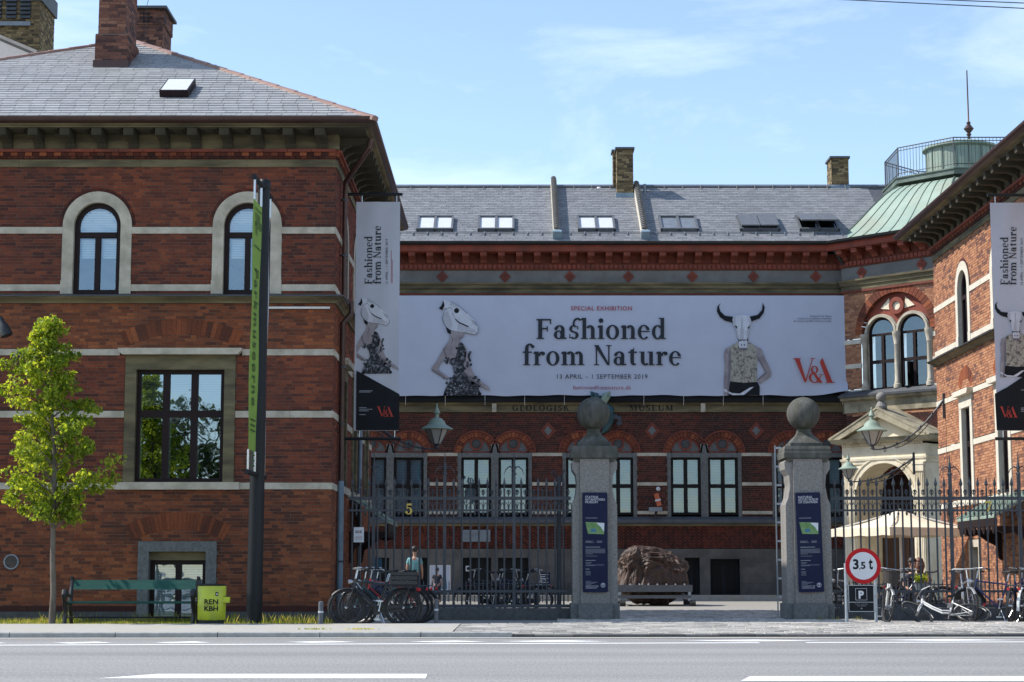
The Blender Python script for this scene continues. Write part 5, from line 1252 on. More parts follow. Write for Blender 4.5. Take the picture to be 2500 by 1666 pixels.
# ---------------------------------------------------------------- printed figures (pixel outlines of the large banner)
z1_ = lambda L: [(960 + x / 3.988, 700 + y / 3.987) for x, y in L]
z2_ = lambda L: [(1500 + x / 3.922, 700 + y / 3.92) for x, y in L]
def circ(x, y, r, n=14): return [(x + r * math.cos(2 * math.pi * k / n), y + r * math.sin(2 * math.pi * k / n)) for k in range(n)]
random.seed(5)
frill = [circ(640 + random.uniform(-30, 45) + (yy - 560) * .18, yy, random.uniform(10, 20), 7) for yy in range(560, 800, 14)] + [circ(random.uniform(505, 590), random.uniform(690, 745), 13, 7) for _ in range(8)] + [circ(735 + random.uniform(-12, 22), yy, 14, 7) for yy in range(640, 800, 20)] + [circ(random.uniform(490, 850), random.uniform(880, 1050), random.uniform(10, 20), 7) for _ in range(46)]
WOMAN = [
 ('print_skin', [z1_(p) for p in ([(560, 420), (695, 448), (690, 482), (652, 495), (640, 530), (690, 565), (715, 610), (705, 705), (640, 760), (560, 735), (520, 700), (492, 650), (492, 592), (545, 528)],
   [(492, 592), (470, 640), (425, 720), (370, 795), (378, 822), (440, 860), (530, 912), (545, 885), (470, 835), (432, 800), (480, 730), (510, 680)],
   [(665, 660), (718, 625), (742, 760), (785, 855), (850, 920), (905, 960), (935, 985), (945, 1025), (930, 1010), (900, 1000), (830, 955), (755, 905), (700, 850), (685, 780)])]),
 ('print_dark', [z1_([(512, 395), (565, 425), (560, 465), (530, 450)])]),
 ('print_lace', [z1_([(640, 545), (672, 545), (700, 600), (690, 690), (690, 830), (770, 905), (830, 985), (858, 1058), (485, 1064), (505, 1000), (545, 930), (592, 850), (575, 770), (545, 730), (560, 700), (610, 690)])] + [z1_(c) for c in frill]),
 ('print_bone', [z1_([(490, 130), (560, 145), (640, 190), (720, 260), (790, 330), (828, 400), (825, 440), (800, 470), (760, 462), (700, 445), (560, 425), (520, 395), (490, 350), (480, 300), (500, 250), (530, 212), (490, 216), (465, 235), (445, 210), (480, 180)])]),
 ('print_shade', [z1_(p) for p in ([(440, 860), (530, 912), (536, 900), (450, 845), (385, 800), (372, 806), (378, 822)], [(700, 850), (755, 905), (830, 955), (900, 1000), (838, 948), (762, 892), (708, 835)], [(560, 470), (575, 520), (560, 560), (572, 640), (566, 560), (586, 515)], [(492, 650), (500, 600), (512, 660), (540, 700), (524, 700)], [(640, 530), (655, 500), (690, 482), (668, 505)])]),
 ('print_pale', [z1_(p) for p in ([(500, 265), (530, 235), (556, 300), (575, 360), (560, 420), (522, 395), (492, 350), (484, 300)], [(640, 350), (740, 392), (800, 430), (815, 455), (700, 440), (620, 420)], [(560, 150), (640, 200), (660, 235), (600, 200), (545, 180)], [(745, 310), (790, 340), (812, 390), (770, 360)])] + [z1_(circ(random.uniform(520, 830), random.uniform(930, 1050), random.uniform(2, 5), 6)) for _ in range(38)]),
 ('print_dark', [z1_(circ(617, 235, 25)), z1_([(445, 210), (470, 185), (490, 135), (500, 190), (475, 235)])] + [q for pth in ([(575, 255), (600, 312), (645, 348), (735, 388)], [(500, 250), (480, 300), (492, 352), (522, 397)], [(828, 400), (825, 440), (800, 470), (700, 447)], [(770, 330), (800, 350), (815, 385)], [(560, 145), (640, 192), (720, 262)], [(530, 212), (560, 200), (580, 230)]) for q in thick(z1_(pth), .75)] + thick(z1_([(605, 318), (640, 352), (730, 392)]), 2.6)),
]
leafs = [circ(1240 + s * random.uniform(8, 105), random.uniform(600, 890), random.uniform(3, 6), 5) for s in (-1, 1) for _ in range(26)]
OX = [
 ('print_skin', [z2_(p) for p in ([(1112, 572), (1062, 598), (1048, 650), (1056, 780), (1047, 900), (1047, 1040), (1092, 1040), (1102, 900), (1115, 700)],
   [(1348, 568), (1408, 598), (1440, 680), (1505, 820), (1495, 862), (1390, 932), (1368, 890), (1445, 822), (1392, 722), (1362, 680)])]),
 ('print_dark', [z2_([(1108, 905), (1370, 915), (1392, 960), (1390, 1040), (1090, 1040), (1100, 960)])]),
 ('print_bone', [z2_([(1050, 975), (1120, 1018), (1200, 1026), (1300, 965), (1335, 960), (1240, 1038), (1130, 1040), (1048, 1000)])]),
 ('print_vest', [z2_([(1180, 528), (1110, 572), (1108, 640), (1116, 720), (1112, 908), (1240, 922), (1362, 912), (1366, 700), (1350, 568), (1280, 526), (1270, 590), (1195, 590)])]),
 ('print_shade', [q for q in thick(z2_([(1240, 600), (1243, 918)]), 1.0)] + [z2_(c) for c in leafs]),
 ('print_dark', [z2_([(1140, 290), (1060, 280), (1012, 235), (1002, 190), (1018, 157), (985, 192), (982, 238), (1010, 292), (1060, 327), (1136, 347)]), z2_([(1292, 288), (1370, 272), (1415, 222), (1418, 152), (1440, 200), (1430, 250), (1390, 305), (1308, 336)])]),
 ('print_bone', [z2_([(1138, 290), (1180, 275), (1225, 270), (1292, 285), (1310, 330), (1302, 380), (1285, 440), (1275, 500), (1270, 587), (1195, 587), (1185, 500), (1165, 420), (1140, 370), (1130, 320)])]),
 ('print_pale', [z2_(p) for p in ([(1138, 300), (1165, 285), (1160, 345), (1180, 420), (1190, 500), (1165, 420), (1140, 370)], [(1308, 335), (1285, 300), (1290, 350), (1268, 420), (1262, 500), (1275, 500), (1290, 430)], [(1205, 400), (1235, 400), (1240, 500), (1200, 500)])]),
 ('print_shade', [z2_(p) for p in ([(1095, 640), (1112, 580), (1115, 700), (1102, 900), (1092, 1040), (1080, 1040), (1090, 880)], [(1362, 680), (1392, 722), (1445, 822), (1368, 890), (1376, 900), (1460, 825), (1405, 725), (1368, 660)], [(1185, 590), (1275, 590), (1262, 612), (1200, 612)])]),
 ('print_dark', [z2_([(1148, 372), (1178, 382), (1168, 408)]), z2_([(1272, 396), (1303, 370), (1285, 408)]), z2_(circ(1216, 560, 7)), z2_(circ(1244, 560, 7)), z2_([(1180, 490), (1200, 520), (1190, 530)]), z2_([(1282, 490), (1262, 515), (1275, 530)])] + thick(z2_([(1222, 300), (1220, 395)]), .8) + thick(z2_([(1200, 505), (1210, 520), (1225, 506), (1240, 520), (1255, 505)]), 2)),
]
def figure(fig, fn, parent, name, tr=lambda p: p, clips=()):
    root = None
    for k, (m, polys) in enumerate(fig):
        ps = []
        for p in polys:
            p = [tr(q) for q in p]
            for c in clips: p = clip_poly(p, c)
            if len(p) > 2: ps.append(p)
        if len(ps) > 3: polys_on(fn, ps, name, m, parent, .004 + k * .0012, kind='stuff')
        else:
            for p in ps: polys_on(fn, [p], name, m, parent, .004 + k * .0012)
# ---- the wide banner: cloth with slight waves, hung in front of the facade
YW = YB - .34
wide = thing('wide_banner', 'wide pale exhibition banner lettered Fashioned from Nature across the main building', 'banner', (4, YW, zat(966, YW)))
cl = MB(); nx, ny = 90, 20
for j in range(ny + 1):
    for i in range(nx + 1):
        px = 955 + (2069 - 955) * i / nx; t = j / ny; py = 722 + (966 - 722) * t + (1.0 * math.sin(i * .33) + .8 * math.sin(i * .9)) * max(0, t - .9) * 10
        lift = 0
        if i > nx - 7 and t > .85: lift = (i - nx + 7) / 7 * (t - .85) / .15; py -= lift * 9
        p = at(px, py, YW); p.y -= .014 * math.sin(i * .21) * t - lift * .0 + (.02 * math.sin(i * .5 + 1.0) * max(0, t - .75) * 4) + lift * .12
        p.y = max(min(p.y, YW + .02), YW - .3)
        cl.v.append(tuple(p))
for j in range(ny):
    for i in range(nx): a = j * (nx + 1) + i; cl.f.append((a, a + 1, a + nx + 2, a + nx + 1))
cl.build('cloth', 'banner_white', wide, smooth='all')
fw = pixfn(YW, .035)
ps, _ = serif('Fa', 1, .02); ps2, w2 = serif('shioned', 1, .02)
ps, _ = serif('Fashioned', 1, .03); polys_on(fw, fit(ps, 1310, 1626, 828, 68), 'title_line', 'print_navy', wide)
lig = ell(1414, 790, 17, 14, 5, 5, 180, 360); polys_on(fw, [[(1398, 790), (1403, 790), (1403, 797), (1398, 797)]] + ell(1410, 791, 12, 15, 5, 5, 175, 320), 'title_line', 'print_navy', wide)
ps, _ = serif('from Nature', 1, .03); polys_on(fw, fit(ps, 1276, 1663, 892, 68), 'title_line', 'print_navy', wide)
polys_on(fw, fit(sans('SPECIAL EXHIBITION', 1, bold=.012, space=1.12), 1394, 1543, 758), 'caption', 'print_crimson', wide)
polys_on(fw, fit(sans('13 APRIL – 1 SEPTEMBER 2019', 1, space=1.12), 1360, 1581, 925), 'caption', 'print_navy', wide)
polys_on(fw, fit(sans('fashionedfromnature.dk', 1, space=1.1), 1399, 1541, 951), 'caption', 'print_crimson', wide)
for tx, x0, y0 in (('Fashioned from Nature', 1978, 774), ('is based on an exhibition created by', 1947, 780), ('the Victoria and Albert Museum, London', 1937, 786)):
    polys_on(fw, fit(sans(tx, 1), x0, 2030, y0), 'caption', 'print_navy', wide)
def logo(fn, x0, y0, w_, h_, parent): polys_on(fn, [[(x0 + x / 1.96 * w_, y0 - y * h_) for x, y in p] for p in VA], 'logo', 'print_red', parent, .022)
logo(fw, 1938, 935, 100, 60, wide)
figure(WOMAN, fw, wide, 'printed_figure'); figure(OX, fw, wide, 'printed_figure')
for k in range(12):
    px = 990 + k * 97; MB().tube([at(px, 966, YW + .02), at(px, 990, YW + .1)], .006, 4).build('tie', 'white_paint', wide)

# ---- two tall hanging banners with bars
def tall_banner(label, Y, pxl, pxr, pyt, pyb, wallx, kind):
    P = at((pxl + pxr) / 2, pyb, Y)
    t = thing('hanging_banner', label, 'banner', (P.x, Y, P.z), 'tall banners beside the gate')
    fn = pixfn(Y)
    x0, x1 = xat(pxl, pyt, Y), xat(pxr, pyt, Y); zt, zb_ = zat(pyt, Y), zat(pyb, Y)
    c = MB(); n, m = 10, 24
    for j in range(m + 1):
        for i in range(n + 1):
            c.v.append((x0 + (x1 - x0) * i / n, Y + .012 + .008 * math.sin(i * 1.1 + j * .35), zt + (zb_ - zt) * j / m))
    for j in range(m):
        for i in range(n): a = j * (n + 1) + i; c.f.append((a, a + 1, a + n + 2, a + n + 1))
    c.build('cloth', 'banner_shade', t, smooth='all')
    for zz in (zt + .17, zb_ - .17):
        far = x1 if wallx < x0 else x0
        MB().tube([(wallx, Y + .02, zz), (far + (.05 if wallx < x0 else -.05), Y + .02, zz)], .035, 8).build('bar', 'pole_paint', t, smooth=True)
        for q in (x0 + .12, x1 - .08): MB().tube([(q, Y + .02, zz), (q, Y + .02, zz - .17 if zz > zt else zz + .17)], .012, 5).build('hanger', 'steel', t)
        MB().box(wallx - .03, wallx + .03, Y - .06, Y + .1, zz - .1, zz + .1).build('wall_plate', 'iron', t)
    return t, fn
lb, fn = tall_banner('tall grey exhibition banner with horse skull figure on the left wing', 39.0, 870, 977, 493, 1052, XL, 'w')
def rot_line(tx, x_base, y0, y1, serif_=True, size=None):
    ps = serif(tx, 1, .03)[0] if serif_ else sans(tx, 1, space=1.1)
    a, b = extent(ps); s = (y0 - y1) / (b - a); sy = size or s
    return [[(x_base - y * sy, y0 - (x - a) * s) for x, y in p] for p in ps]
polys_on(fn, rot_line('Fashioned', 909, 694, 577), 'title_line', 'print_navy', lb); polys_on(fn, rot_line('from Nature', 930, 694, 552), 'title_line', 'print_navy', lb)
polys_on(fn, rot_line('13 APRIL – 1 SEPTEMBER 2019', 947, 694, 584, False), 'caption', 'print_navy', lb)
polys_on(fn, [[(955, 612), (956, 612), (956, 692), (955, 692)], [(957.5, 635), (958.5, 635), (958.5, 692), (957.5, 692)]], 'caption', 'print_crimson', lb)
cl_ = [lambda q: q[0] - 871, lambda q: 976 - q[0], lambda q: 1050 - q[1]]
figure(WOMAN, fn, lb, 'printed_figure', lambda q: (874.4 + .795 * (q[0] - 1071.6), 727.2 + .795 * (q[1] - 732.6)), cl_)
polys_on(fn, [[(870.3, 905), (975.5, 963), (974.3, 1051), (869.3, 1051)]], 'printed_field', 'print_dark', lb, .013)
logo(fn, 921, 1018, 41, 25, lb)
for (x0, x1, y) in ((877, 910, 954), (877, 905, 957), (877, 895, 995), (877, 909, 999), (877, 900, 1003), (877, 893, 1012)): polys_on(fn, [[(x0, y), (x1, y), (x1, y + 1.5), (x0, y + 1.5)]], 'caption', 'print_grey', lb, .016)
rbn, fn = tall_banner('tall grey exhibition banner with horned ox skull figure on the right wing', 39.0, 2417, 2524, 495, 1052, XR, 'm')
polys_on(fn, rot_line('Fashioned', 2461, 696, 579), 'title_line', 'print_navy', rbn); polys_on(fn, rot_line('from Nature', 2481, 696, 554), 'title_line', 'print_navy', rbn)
polys_on(fn, rot_line('13 APRIL – 1 SEPTEMBER 2019', 2497, 696, 582, False), 'caption', 'print_navy', rbn)
figure(OX, fn, rbn, 'printed_figure', lambda q: (2428 + .82 * (q[0] - 1750), 736 + .82 * (q[1] - 740)), [lambda q: q[0] - 2420, lambda q: 2527 - q[0]])
polys_on(fn, [[(2428, 962), (2460, 945), (2524, 902), (2532, 902), (2536, 1051), (2433, 1051)]], 'printed_field', 'print_dark', rbn, .016)
logo(fn, 2441, 1020, 44, 27, rbn)
for y in (952, 996, 1000, 1004): polys_on(fn, [[(2492, y), (2520, y), (2520, y + 1.6), (2492, y + 1.6)]], 'caption', 'print_grey', rbn, .019)

# ================================================================ green banner pole
YP = 34.8
pole = thing('banner_pole', 'black banner pole with narrow lime green banner on its left', 'pole', (xat(622, 1500, YP), YP, 0))
pb = Vector((xat(620, 1505, YP), YP, 0)); ptop = at(645, 452, YP)
MB().tube([pb, ptop], [.155, .115], 16).build('shaft', 'pole_paint', pole, smooth=True)
MB().lathe([(.118, 0), (.13, .02), (.13, .14), (.09, .2)], ptop - Vector((0, 0, .1)), 14).build('pole_cap', 'pole_paint', pole, smooth=True)
zt = ptop.z - .08
def pole_pt(z): return pb.lerp(ptop, z / ptop.z)
ztop_b, zbot_b = zat(470, YP), zat(1130, YP)
for z in (zt, zat(1160, YP)):
    c = pole_pt(z); q = Vector((-.03, -1, 0)).normalized()
    MB().tube([c + q * 1.15, c - q * .85], .05, 8).build('cross_arm', 'pole_paint', pole, smooth=True)
    for s in (.30, 1.05, -.35, -.75): MB().tube([c + q * s, c + q * s + Vector((0, 0, -.42 if z == zt else .42))], .022, 8).build('turnbuckle', 'steel', pole)
def pole_banner(s0, s1, m, nm):
    q = Vector((-.03, -1, 0)).normalized(); b = MB(); n = 12
    for k in range(n + 1):
        z = zt - .42 - (zt - .42 - zat(1160, YP) - .42) * k / n; c = pole_pt(z)
        for s in (s0, s1): b.v.append(tuple(c + q * s + Vector((.012 * math.sin(k * .9 + s * 3), 0, 0))))
    b.f += [(2 * k, 2 * k + 1, 2 * k + 3, 2 * k + 2) for k in range(n)]
    return b.build(nm, m, pole)
pole_banner(.22, 1.12, 'lime_cloth', 'green_banner'); pole_banner(-.25, -.80, 'banner_shade', 'grey_banner')
q_ = Vector((-.03, -1, 0)).normalized()
def gfn(x, y, d):    # x runs down the banner, y across it (towards the street is +)
    c = pole_pt(zt - .45 - x); return c + q_ * y + Vector((d + .016, 0, 0))
ps = serif('Parkmuseerne'.replace('P', 'F'), 1)[0] if False else sans('Parkmuseerne', 1.0, bold=.012, space=1.25)
a, b = extent(ps); s = 2.6 / (b - a)
polys_on(gfn, [[(1.25 + (x - a) * s, .86 - y * .55) for x, y in p] for p in ps], 'banner_lettering', 'lime_ink', pole)
for i, tx in enumerate(('PARK', 'MUSEER', 'NE')):
    ps = sans(tx, .2, bold=.002); polys_on(gfn, [[(.32 + i * .14 - y, .9 - x) for x, y in p] for p in ps], 'banner_lettering', 'lime_ink', pole)
for x in (.1, .82): polys_on(gfn, [[(x, .3), (x + .02, .3), (x + .02, 1.0), (x, 1.0)]], 'banner_rule', 'lime_ink', pole)
for x in (4.1, 4.2, 4.3, 4.75, 4.85, 4.95): polys_on(gfn, [[(x, .45), (x + .03, .45), (x + .03, .95), (x, .95)]], 'banner_rule', 'lime_ink', pole)

# ================================================================ gate pillars
YG = 37.9
def scaled_square(mb, c, prof):   # square lathe: (half width, z)
    vs = []; fs = []
    for r, z in prof: vs += [(c.x - r, c.y - r, z), (c.x + r, c.y - r, z), (c.x + r, c.y + r, z), (c.x - r, c.y + r, z)]
    for i in range(len(prof) - 1): fs += [(4 * i + k, 4 * i + (k + 1) % 4, 4 * i + 4 + (k + 1) % 4, 4 * i + 4 + k) for k in range(4)]
    fs += [(3, 2, 1, 0), tuple(4 * (len(prof) - 1) + k for k in range(4))]
    return mb.add(vs, fs)
def pillar(label, pxc, title, small, tilt):
    cx = xat(pxc, 1250, YG); t = thing('gate_pillar', label, 'pillar', (cx, YG, 0), 'gate pillars')
    z = lambda p: zat(p, YG - .45)
    c = Vector((cx, YG, 0)); G = Face((cx, YG - .43, 0), (1, 0, 0), (0, -1, 0))
    MB().fbox(G, -.30, .30, z(1474), z(1118), -.86, 0).build('shaft', 'pillar_granite', t)
    for s in (-1, 1):
        m = MB(); zt_ = z(1122)
        m.fbox(G, min(s * .302, s * .46), max(s * .302, s * .46), .0, z(1240), -.80, -.05)
        m.prism(G, [(s * .302, z(1240)), (s * .46, z(1240)), (s * .46, z(1232)), (s * .40, z(1215)), (s * .36, z(1185)), (s * .38, z(1160)), (s * .46, z(1145)), (s * .47, z(1128)), (s * .43, zt_), (s * .302, zt_)], -.80, -.05)
        m.build('side_buttress', 'pillar_granite', t)
        MB().fbox(G, min(s * .302, s * .50), max(s * .302, s * .50), 0.001, z(1474), -.84, -.045).build('buttress_base', 'granite', t)
    MB().fbox(G, -.345, .345, 0, z(1474) - .003, -.86, .08).build('base_block', 'granite', t)
    cap = MB(); scaled_square(cap, c, [(.40, z(1128)), (.44, z(1119)), (.485, z(1118)), (.49, z(1105)), (.475, z(1103)), (.475, z(1096)), (.455, z(1089))])
    scaled_square(cap, c, [(.335, z(1089)), (.335, z(1080)), (.31, z(1078))]); cap.build('capital', 'mossy_granite', t)
    nk = MB(); scaled_square(nk, c, [(.30, z(1077.5)), (.24, z(1068)), (.17, z(1060)), (.135, z(1052)), (.13, z(1044))]); nk.build('neck', 'mossy_granite', t)
    b = MB(); b.sphere((cx, YG, z(1007) + .01), .345, 28, 18); b.build('ball', 'mossy_granite', t, smooth='all')
    # blue notice
    pn = thing('information_panel', 'tall navy sign headed ' + title + ' on ' + small, 'sign', (cx, YG - .5, z(1446)), 'navy panels on the gate pillars')
    W_, H_ = .255, z(1203) - z(1446); D_ = Vector((math.sin(tilt), 0, math.cos(tilt))); A_ = Vector((math.cos(tilt), 0, -math.sin(tilt)))
    PF = Face(Vector((cx, YG - .445, (z(1203) + z(1446)) / 2)), A_, (0, -1, 0), D_)
    r = .025; pts = []
    for sx, sy, a0 in ((1, 1, 0), (-1, 1, 90), (-1, -1, 180), (1, -1, 270)):
        for k in range(4): a = R(a0 + k * 30); pts.append((sx * (W_ - r) + r * math.cos(a), sy * (H_ / 2 - r) + r * math.sin(a)))
    MB().prism(PF, pts, 0, .04).build('board', 'panel_blue', pn)
    fn = lambda x, y, d: PF.p(x, y, .04 + d)
    X0 = -W_ + .058; top = H_ / 2
    lines = ('STATENS', 'NATURHISTORISKE', 'MUSEUM') if pxc < 1700 else ('NATURAL', 'HISTORY MUSEUM', 'OF DENMARK')
    for i, tx in enumerate(lines):
        ps = sans(tx, .066); a, b = extent(ps); s = min(1, .40 / (b - a))
        polys_on(fn, [[(X0 + (x - a) * s, top - .115 - i * .052 + y) for x, y in p] for p in ps], 'title_line', 'print_white', pn, .002)
    my = top - .80
    polys_on(fn, [[(X0 + .0, my + .2), (X0 + .39, my + .18), (X0 + .38, my - .05), (X0 + .05, my - .04)]], 'map', 'print_green', pn, .002)
    polys_on(fn, [[(X0 + .22, my + .185), (X0 + .385, my + .175), (X0 + .375, my + .0), (X0 + .32, my + .09)]], 'map_area', 'print_white', pn, .003)
    polys_on(fn, [[(X0 + .1, my + .05), (X0 + .2, my + .07), (X0 + .22, my), (X0 + .12, my - .01)]], 'map_lake', 'print_blue', pn, .003)
    bars = [(0, .26, .50, .012), (0, .36, .02 + 1.46 - .5, .003)]
    yy = [(.515, .25, .010), (.985, .16, .006), (1.0, .12, .006), (1.015, .18, .006), (1.105, .30, .012)] + [(1.15 + i * .024, .40 if i < 4 else .15, .007) for i in range(5)] + [(1.29, .24, .006), (1.375, .20, .011), (1.42, .13, .006), (1.44, .1, .006), (1.47, .38, .006), (1.485, .18, .006), (1.55, .08, .012)] + [(1.60 + i * .024, .1, .006) for i in range(4)] + [(1.80, .1, .006), (1.82, .24, .006), (1.84, .18, .006), (1.86, .12, .006)]
    for d_, w_, h_ in yy: polys_on(fn, [[(X0, top - d_), (X0 + w_, top - d_), (X0 + w_, top - d_ - h_), (X0, top - d_ - h_)]], 'text_rule', 'print_grey', pn, .002)
    for d_ in (.985, 1.0, 1.015): polys_on(fn, [[(X0 + .23, top - d_), (X0 + .34, top - d_), (X0 + .34, top - d_ - .006), (X0 + .23, top - d_ - .006)]], 'text_rule', 'print_grey', pn, .002)
    for i, tx in enumerate(('KØBENHAVNS', 'UNIVERSITET') if pxc < 1700 else ('UNIVERSITY OF', 'COPENHAGEN')):
        ps = sans(tx, .035, space=1.2); a, b = extent(ps)
        polys_on(fn, [[(X0 + (x - a) * min(1, .27 / (b - a)), -H_ / 2 + .11 - i * .038 + y) for x, y in p] for p in ps], 'title_line', 'print_white', pn, .002)
    polys_on(fn, ell(W_ - .1, -H_ / 2 + .14, .045, .045, .008, .008, 0, 360, 20) + rc(W_ - .105, W_ - .095, -H_ / 2 + .11, -H_ / 2 + .165) + [[(W_ - .125, -H_ / 2 + .165), (W_ - .075, -H_ / 2 + .165), (W_ - .1, -H_ / 2 + .14)]], 'emblem', 'print_white', pn, .002)
    return t
pillar('granite gate pillar with stone ball, left of the gateway, in shade', 1450, 'Statens Naturhistoriske Museum', 'left gate pillar', 0)
pillar('granite gate pillar with stone ball, right of the gateway, sunlit on one side', 1966, 'Natural History Museum of Denmark', 'right gate pillar', R(-1.2))
MB().tube([(xat(1925, 1480, 37.3), 37.25, zat(1486, 37.3)), (xat(1932, 1470, 37.3), 37.2, zat(1473, 37.3))], .015, 6)

# ================================================================ fence
zf = lambda p: zat(p, YG)
bar_me = None
def fence_meshes():
    hb_ = zf(1484)
    b = MB(); b.tube([(0, 0, hb_), (0, 0, zf(1193))], 0.0195, 8); bar = mesh_only(b, 'bar', 'iron')
    s = MB(); h = zf(1165) - zf(1193)
    s.lathe([(.014, 0), (.02, .01), (.013, .03), (.018, .04), (.045, h * .38), (.036, h * .5), (.002, h)], (0, 0, zf(1193)), 4, R(45)); sp = mesh_only(s, 'spear', 'iron')
    f = MB(); z0 = zf(1213)
    f.tube([(0, 0, z0), (0, 0, z0 + .07)], .009, 5); f.lathe([(.01, .06), (.022, .075), (.012, .09), (.024, .11), (.03, .13), (.012, .15)], (0, 0, z0), 6)
    for s_ in (-1, 1): f.tube([(0, 0, z0 + .03), (s_ * .025, 0, z0 + .06), (s_ * .04, 0, z0 + .10), (s_ * .03, 0, z0 + .125)], .007, 4)
    fl = mesh_only(f, 'fleuron', 'iron')
    c = MB(); z0, z1 = zf(1245), zf(1222); h = z1 - z0
    for s_ in (-1, 1):
        c.tube([(s_ * .004, 0, z0), (s_ * .015, 0, z0 + h * .45), (s_ * .045, 0, z0 + h * .75), (s_ * .07, 0, z0 + h * .7), (s_ * .068, 0, z0 + h * .5)], .009, 5)
    c.tube([(0, 0, z0), (0, 0, z1)], .008, 5)
    sc_ = mesh_only(c, 'scroll', 'iron')
    d = MB(); z0 = zf(1249); d.lathe([(.006, 0), (.022, -.03), (.026, -.05), (.012, -.08), (.001, -.10)], (0, 0, z0), 6); dr = mesh_only(d, 'drop', 'iron')
    g = MB(); z0, z1 = zf(1447), zf(1418); g.tube([(0, 0, z0 - .2), (0, 0, z1 - .08)], .011, 6); g.lathe([(.012, 0), (.018, .02), (.001, .11)], (0, 0, z1 - .09), 4, R(45)); dg = mesh_only(g, 'dog_spike', 'iron')
    return bar, sp, fl, sc_, dr, dg
FM = fence_meshes()
def fence(label, px0, px1, posts, digits):
    x0, x1 = xat(px0, 1300, YG), xat(px1, 1300, YG)
    t = thing('iron_fence', label, 'fence', ((x0 + x1) / 2, YG, 0), 'wrought iron fence sections'); o = ORG[t.name]
    for a, b, d in ((1221, 1213, .018), (1249, 1244, .018), (1447, 1441, .02), (1484, 1476, .03)):
        MB().box(x0, x1, YG - d, YG + d, zf(a), zf(b)).build('rail', 'iron', t)
    MB().box(x0, x1, YG - .12, YG + .12, 0, zf(1485)).build('fence_plinth', 'dark_granite', t)
    xs = x0 + .08; px = [xat(p, 1300, YG) for p in posts]
    while xs < x1:
        near = min([abs(xs - q) for q in px] + [9])
        if near > .07:
            b = inst(FM[0], 'bar', t, Vector((xs, YG, 0)) - o); inst(FM[1], 'spear', b, (0, 0, 0))
        inst(FM[2], 'fleuron', t, Vector((xs + .0875, YG, 0)) - o)
        inst(FM[3], 'scroll', t, Vector((xs + .0875, YG - .002, 0)) - o); inst(FM[4], 'drop', t, Vector((xs + .0875, YG, 0)) - o)
        inst(FM[5], 'dog_spike', t, Vector((xs + .0875, YG, 0)) - o)
        xs += .175
    for q in px:
        p = MB(); p.box(q - .032, q + .032, YG - .034, YG + .034, 0, zf(1160)); p.lathe([(.045, 0), (.05, .03), (.03, .06), (.04, .16), (.012, .3), (.006, .48)], (q, YG, zf(1160)), 6)
        ps_ = p.build('fence_post', 'iron', t)
        for s in (-1, 1): MB().tube([(q, YG, zf(1145)), (q + s * .09, YG, zf(1139)), (q + s * .17, YG, zf(1147)), (q + s * .21, YG, zf(1160))], [.016, .014, .012, .004], 6).build('post_scroll', 'iron', ps_)
    return t
fence('black iron spear fence with gold number five, left of the gateway', 850, 1394, (912, 1085.5, 1255), None)
fence('black iron spear fence behind the round weight limit sign, right of the gateway', 2030, 2560, (2323, 2491), None)
def number(ch, px, py, h_, label):
    t = thing('house_number', label, 'number', at(px, py, YG - .05))
    ps = serif(ch, 1)[0]; c = at(px, py, YG - .05); b = MB(); k = 0
    F = Face(c, (1, 0, 0), (0, -1, 0))
    for p in ps: b.prism(F, [((x - .24) * h_, (y - .36) * h_) for x, y in p], -.004, .008 + k * .00005); k += 1
    b.build('figure', 'gold', t)
number('5', 998, 1243, .31, 'gold figure five mounted on the left fence'); number('7', 2413, 1236, .29, 'gold figure seven mounted on the right fence')
g4 = at(876, 1306, YG - .05)
t = thing('security_notice', 'small white security notice reading G4S on the left fence', 'sign', g4)
F = Face(g4, (1, 0, 0), (0, -1, 0)); MB().fbox(F, -.105, .105, -.155, .155, 0, .006).build('plate', 'sign_white', t)
fn = lambda x, y, d: F.p(x, y, .006 + d)
for tx, x0, m in (('G', -.075, 'panel_blue'), ('4', -.02, 'print_crimson'), ('S', .025, 'panel_blue')): polys_on(fn, [[(x0 + x, .035 + y) for x, y in p] for p in sans(tx, .075, bold=.003)], 'logo_letter', m, t, .001)
for i, m in enumerate(('print_crimson', 'print_crimson', 'print_grey', 'print_grey')): polys_on(fn, [[(-.07, -.04 - i * .02), (.07, -.04 - i * .02), (.07, -.046 - i * .02), (-.07, -.046 - i * .02)]], 'text_rule', m, t, .001)

# gate leaves swung inwards, seen nearly edge on
def gate_leaf(label, px, group='open gate leaves', rungs=False):
    x = xat(px, 1300, 38.3); t = thing('gate_leaf', label, 'gate', (x, 38.3, 0), group)
    for z0, z1 in ((zf(1221), zf(1213)), (zf(1249), zf(1244)), (zf(1447), zf(1441)), (zf(1484), zf(1474))): MB().box(x - .02, x + .02, 38.3, 40.2, z0, z1).build('rail', 'iron', t)
    for k in range(12):
        y = 38.32 + k * .165; b = MB().tube([(x, y, .12), (x, y, zf(1193))], .0145, 6).build('bar', 'iron', t)
        MB().lathe([(.014, 0), (.03, .1), (.002, .26)], (x, y, zf(1193)), 4).build('spear', 'iron', b)
    MB().box(x - .035, x + .035, 38.26, 38.34, 0, zf(1160)).build('hinge_post', 'iron', t)
    for s in (-1, 1): MB().tube([(x, 38.3, zf(1190)), (x + s * .05, 38.3, zf(1160)), (x + s * .1, 38.3, zf(1145)), (x + s * .15, 38.3, zf(1150)), (x + s * .14, 38.3, zf(1162))], .018, 6).build('scroll', 'iron', t)
gate_leaf('left gate leaf swung open behind the shaded pillar', 1366)
lx = at(1896, 1300, 38.9)
t = thing('rung_frame', 'tall narrow metal frame with pale rungs beside the right gate pillar', 'ladder', (lx.x, 38.9, 0))
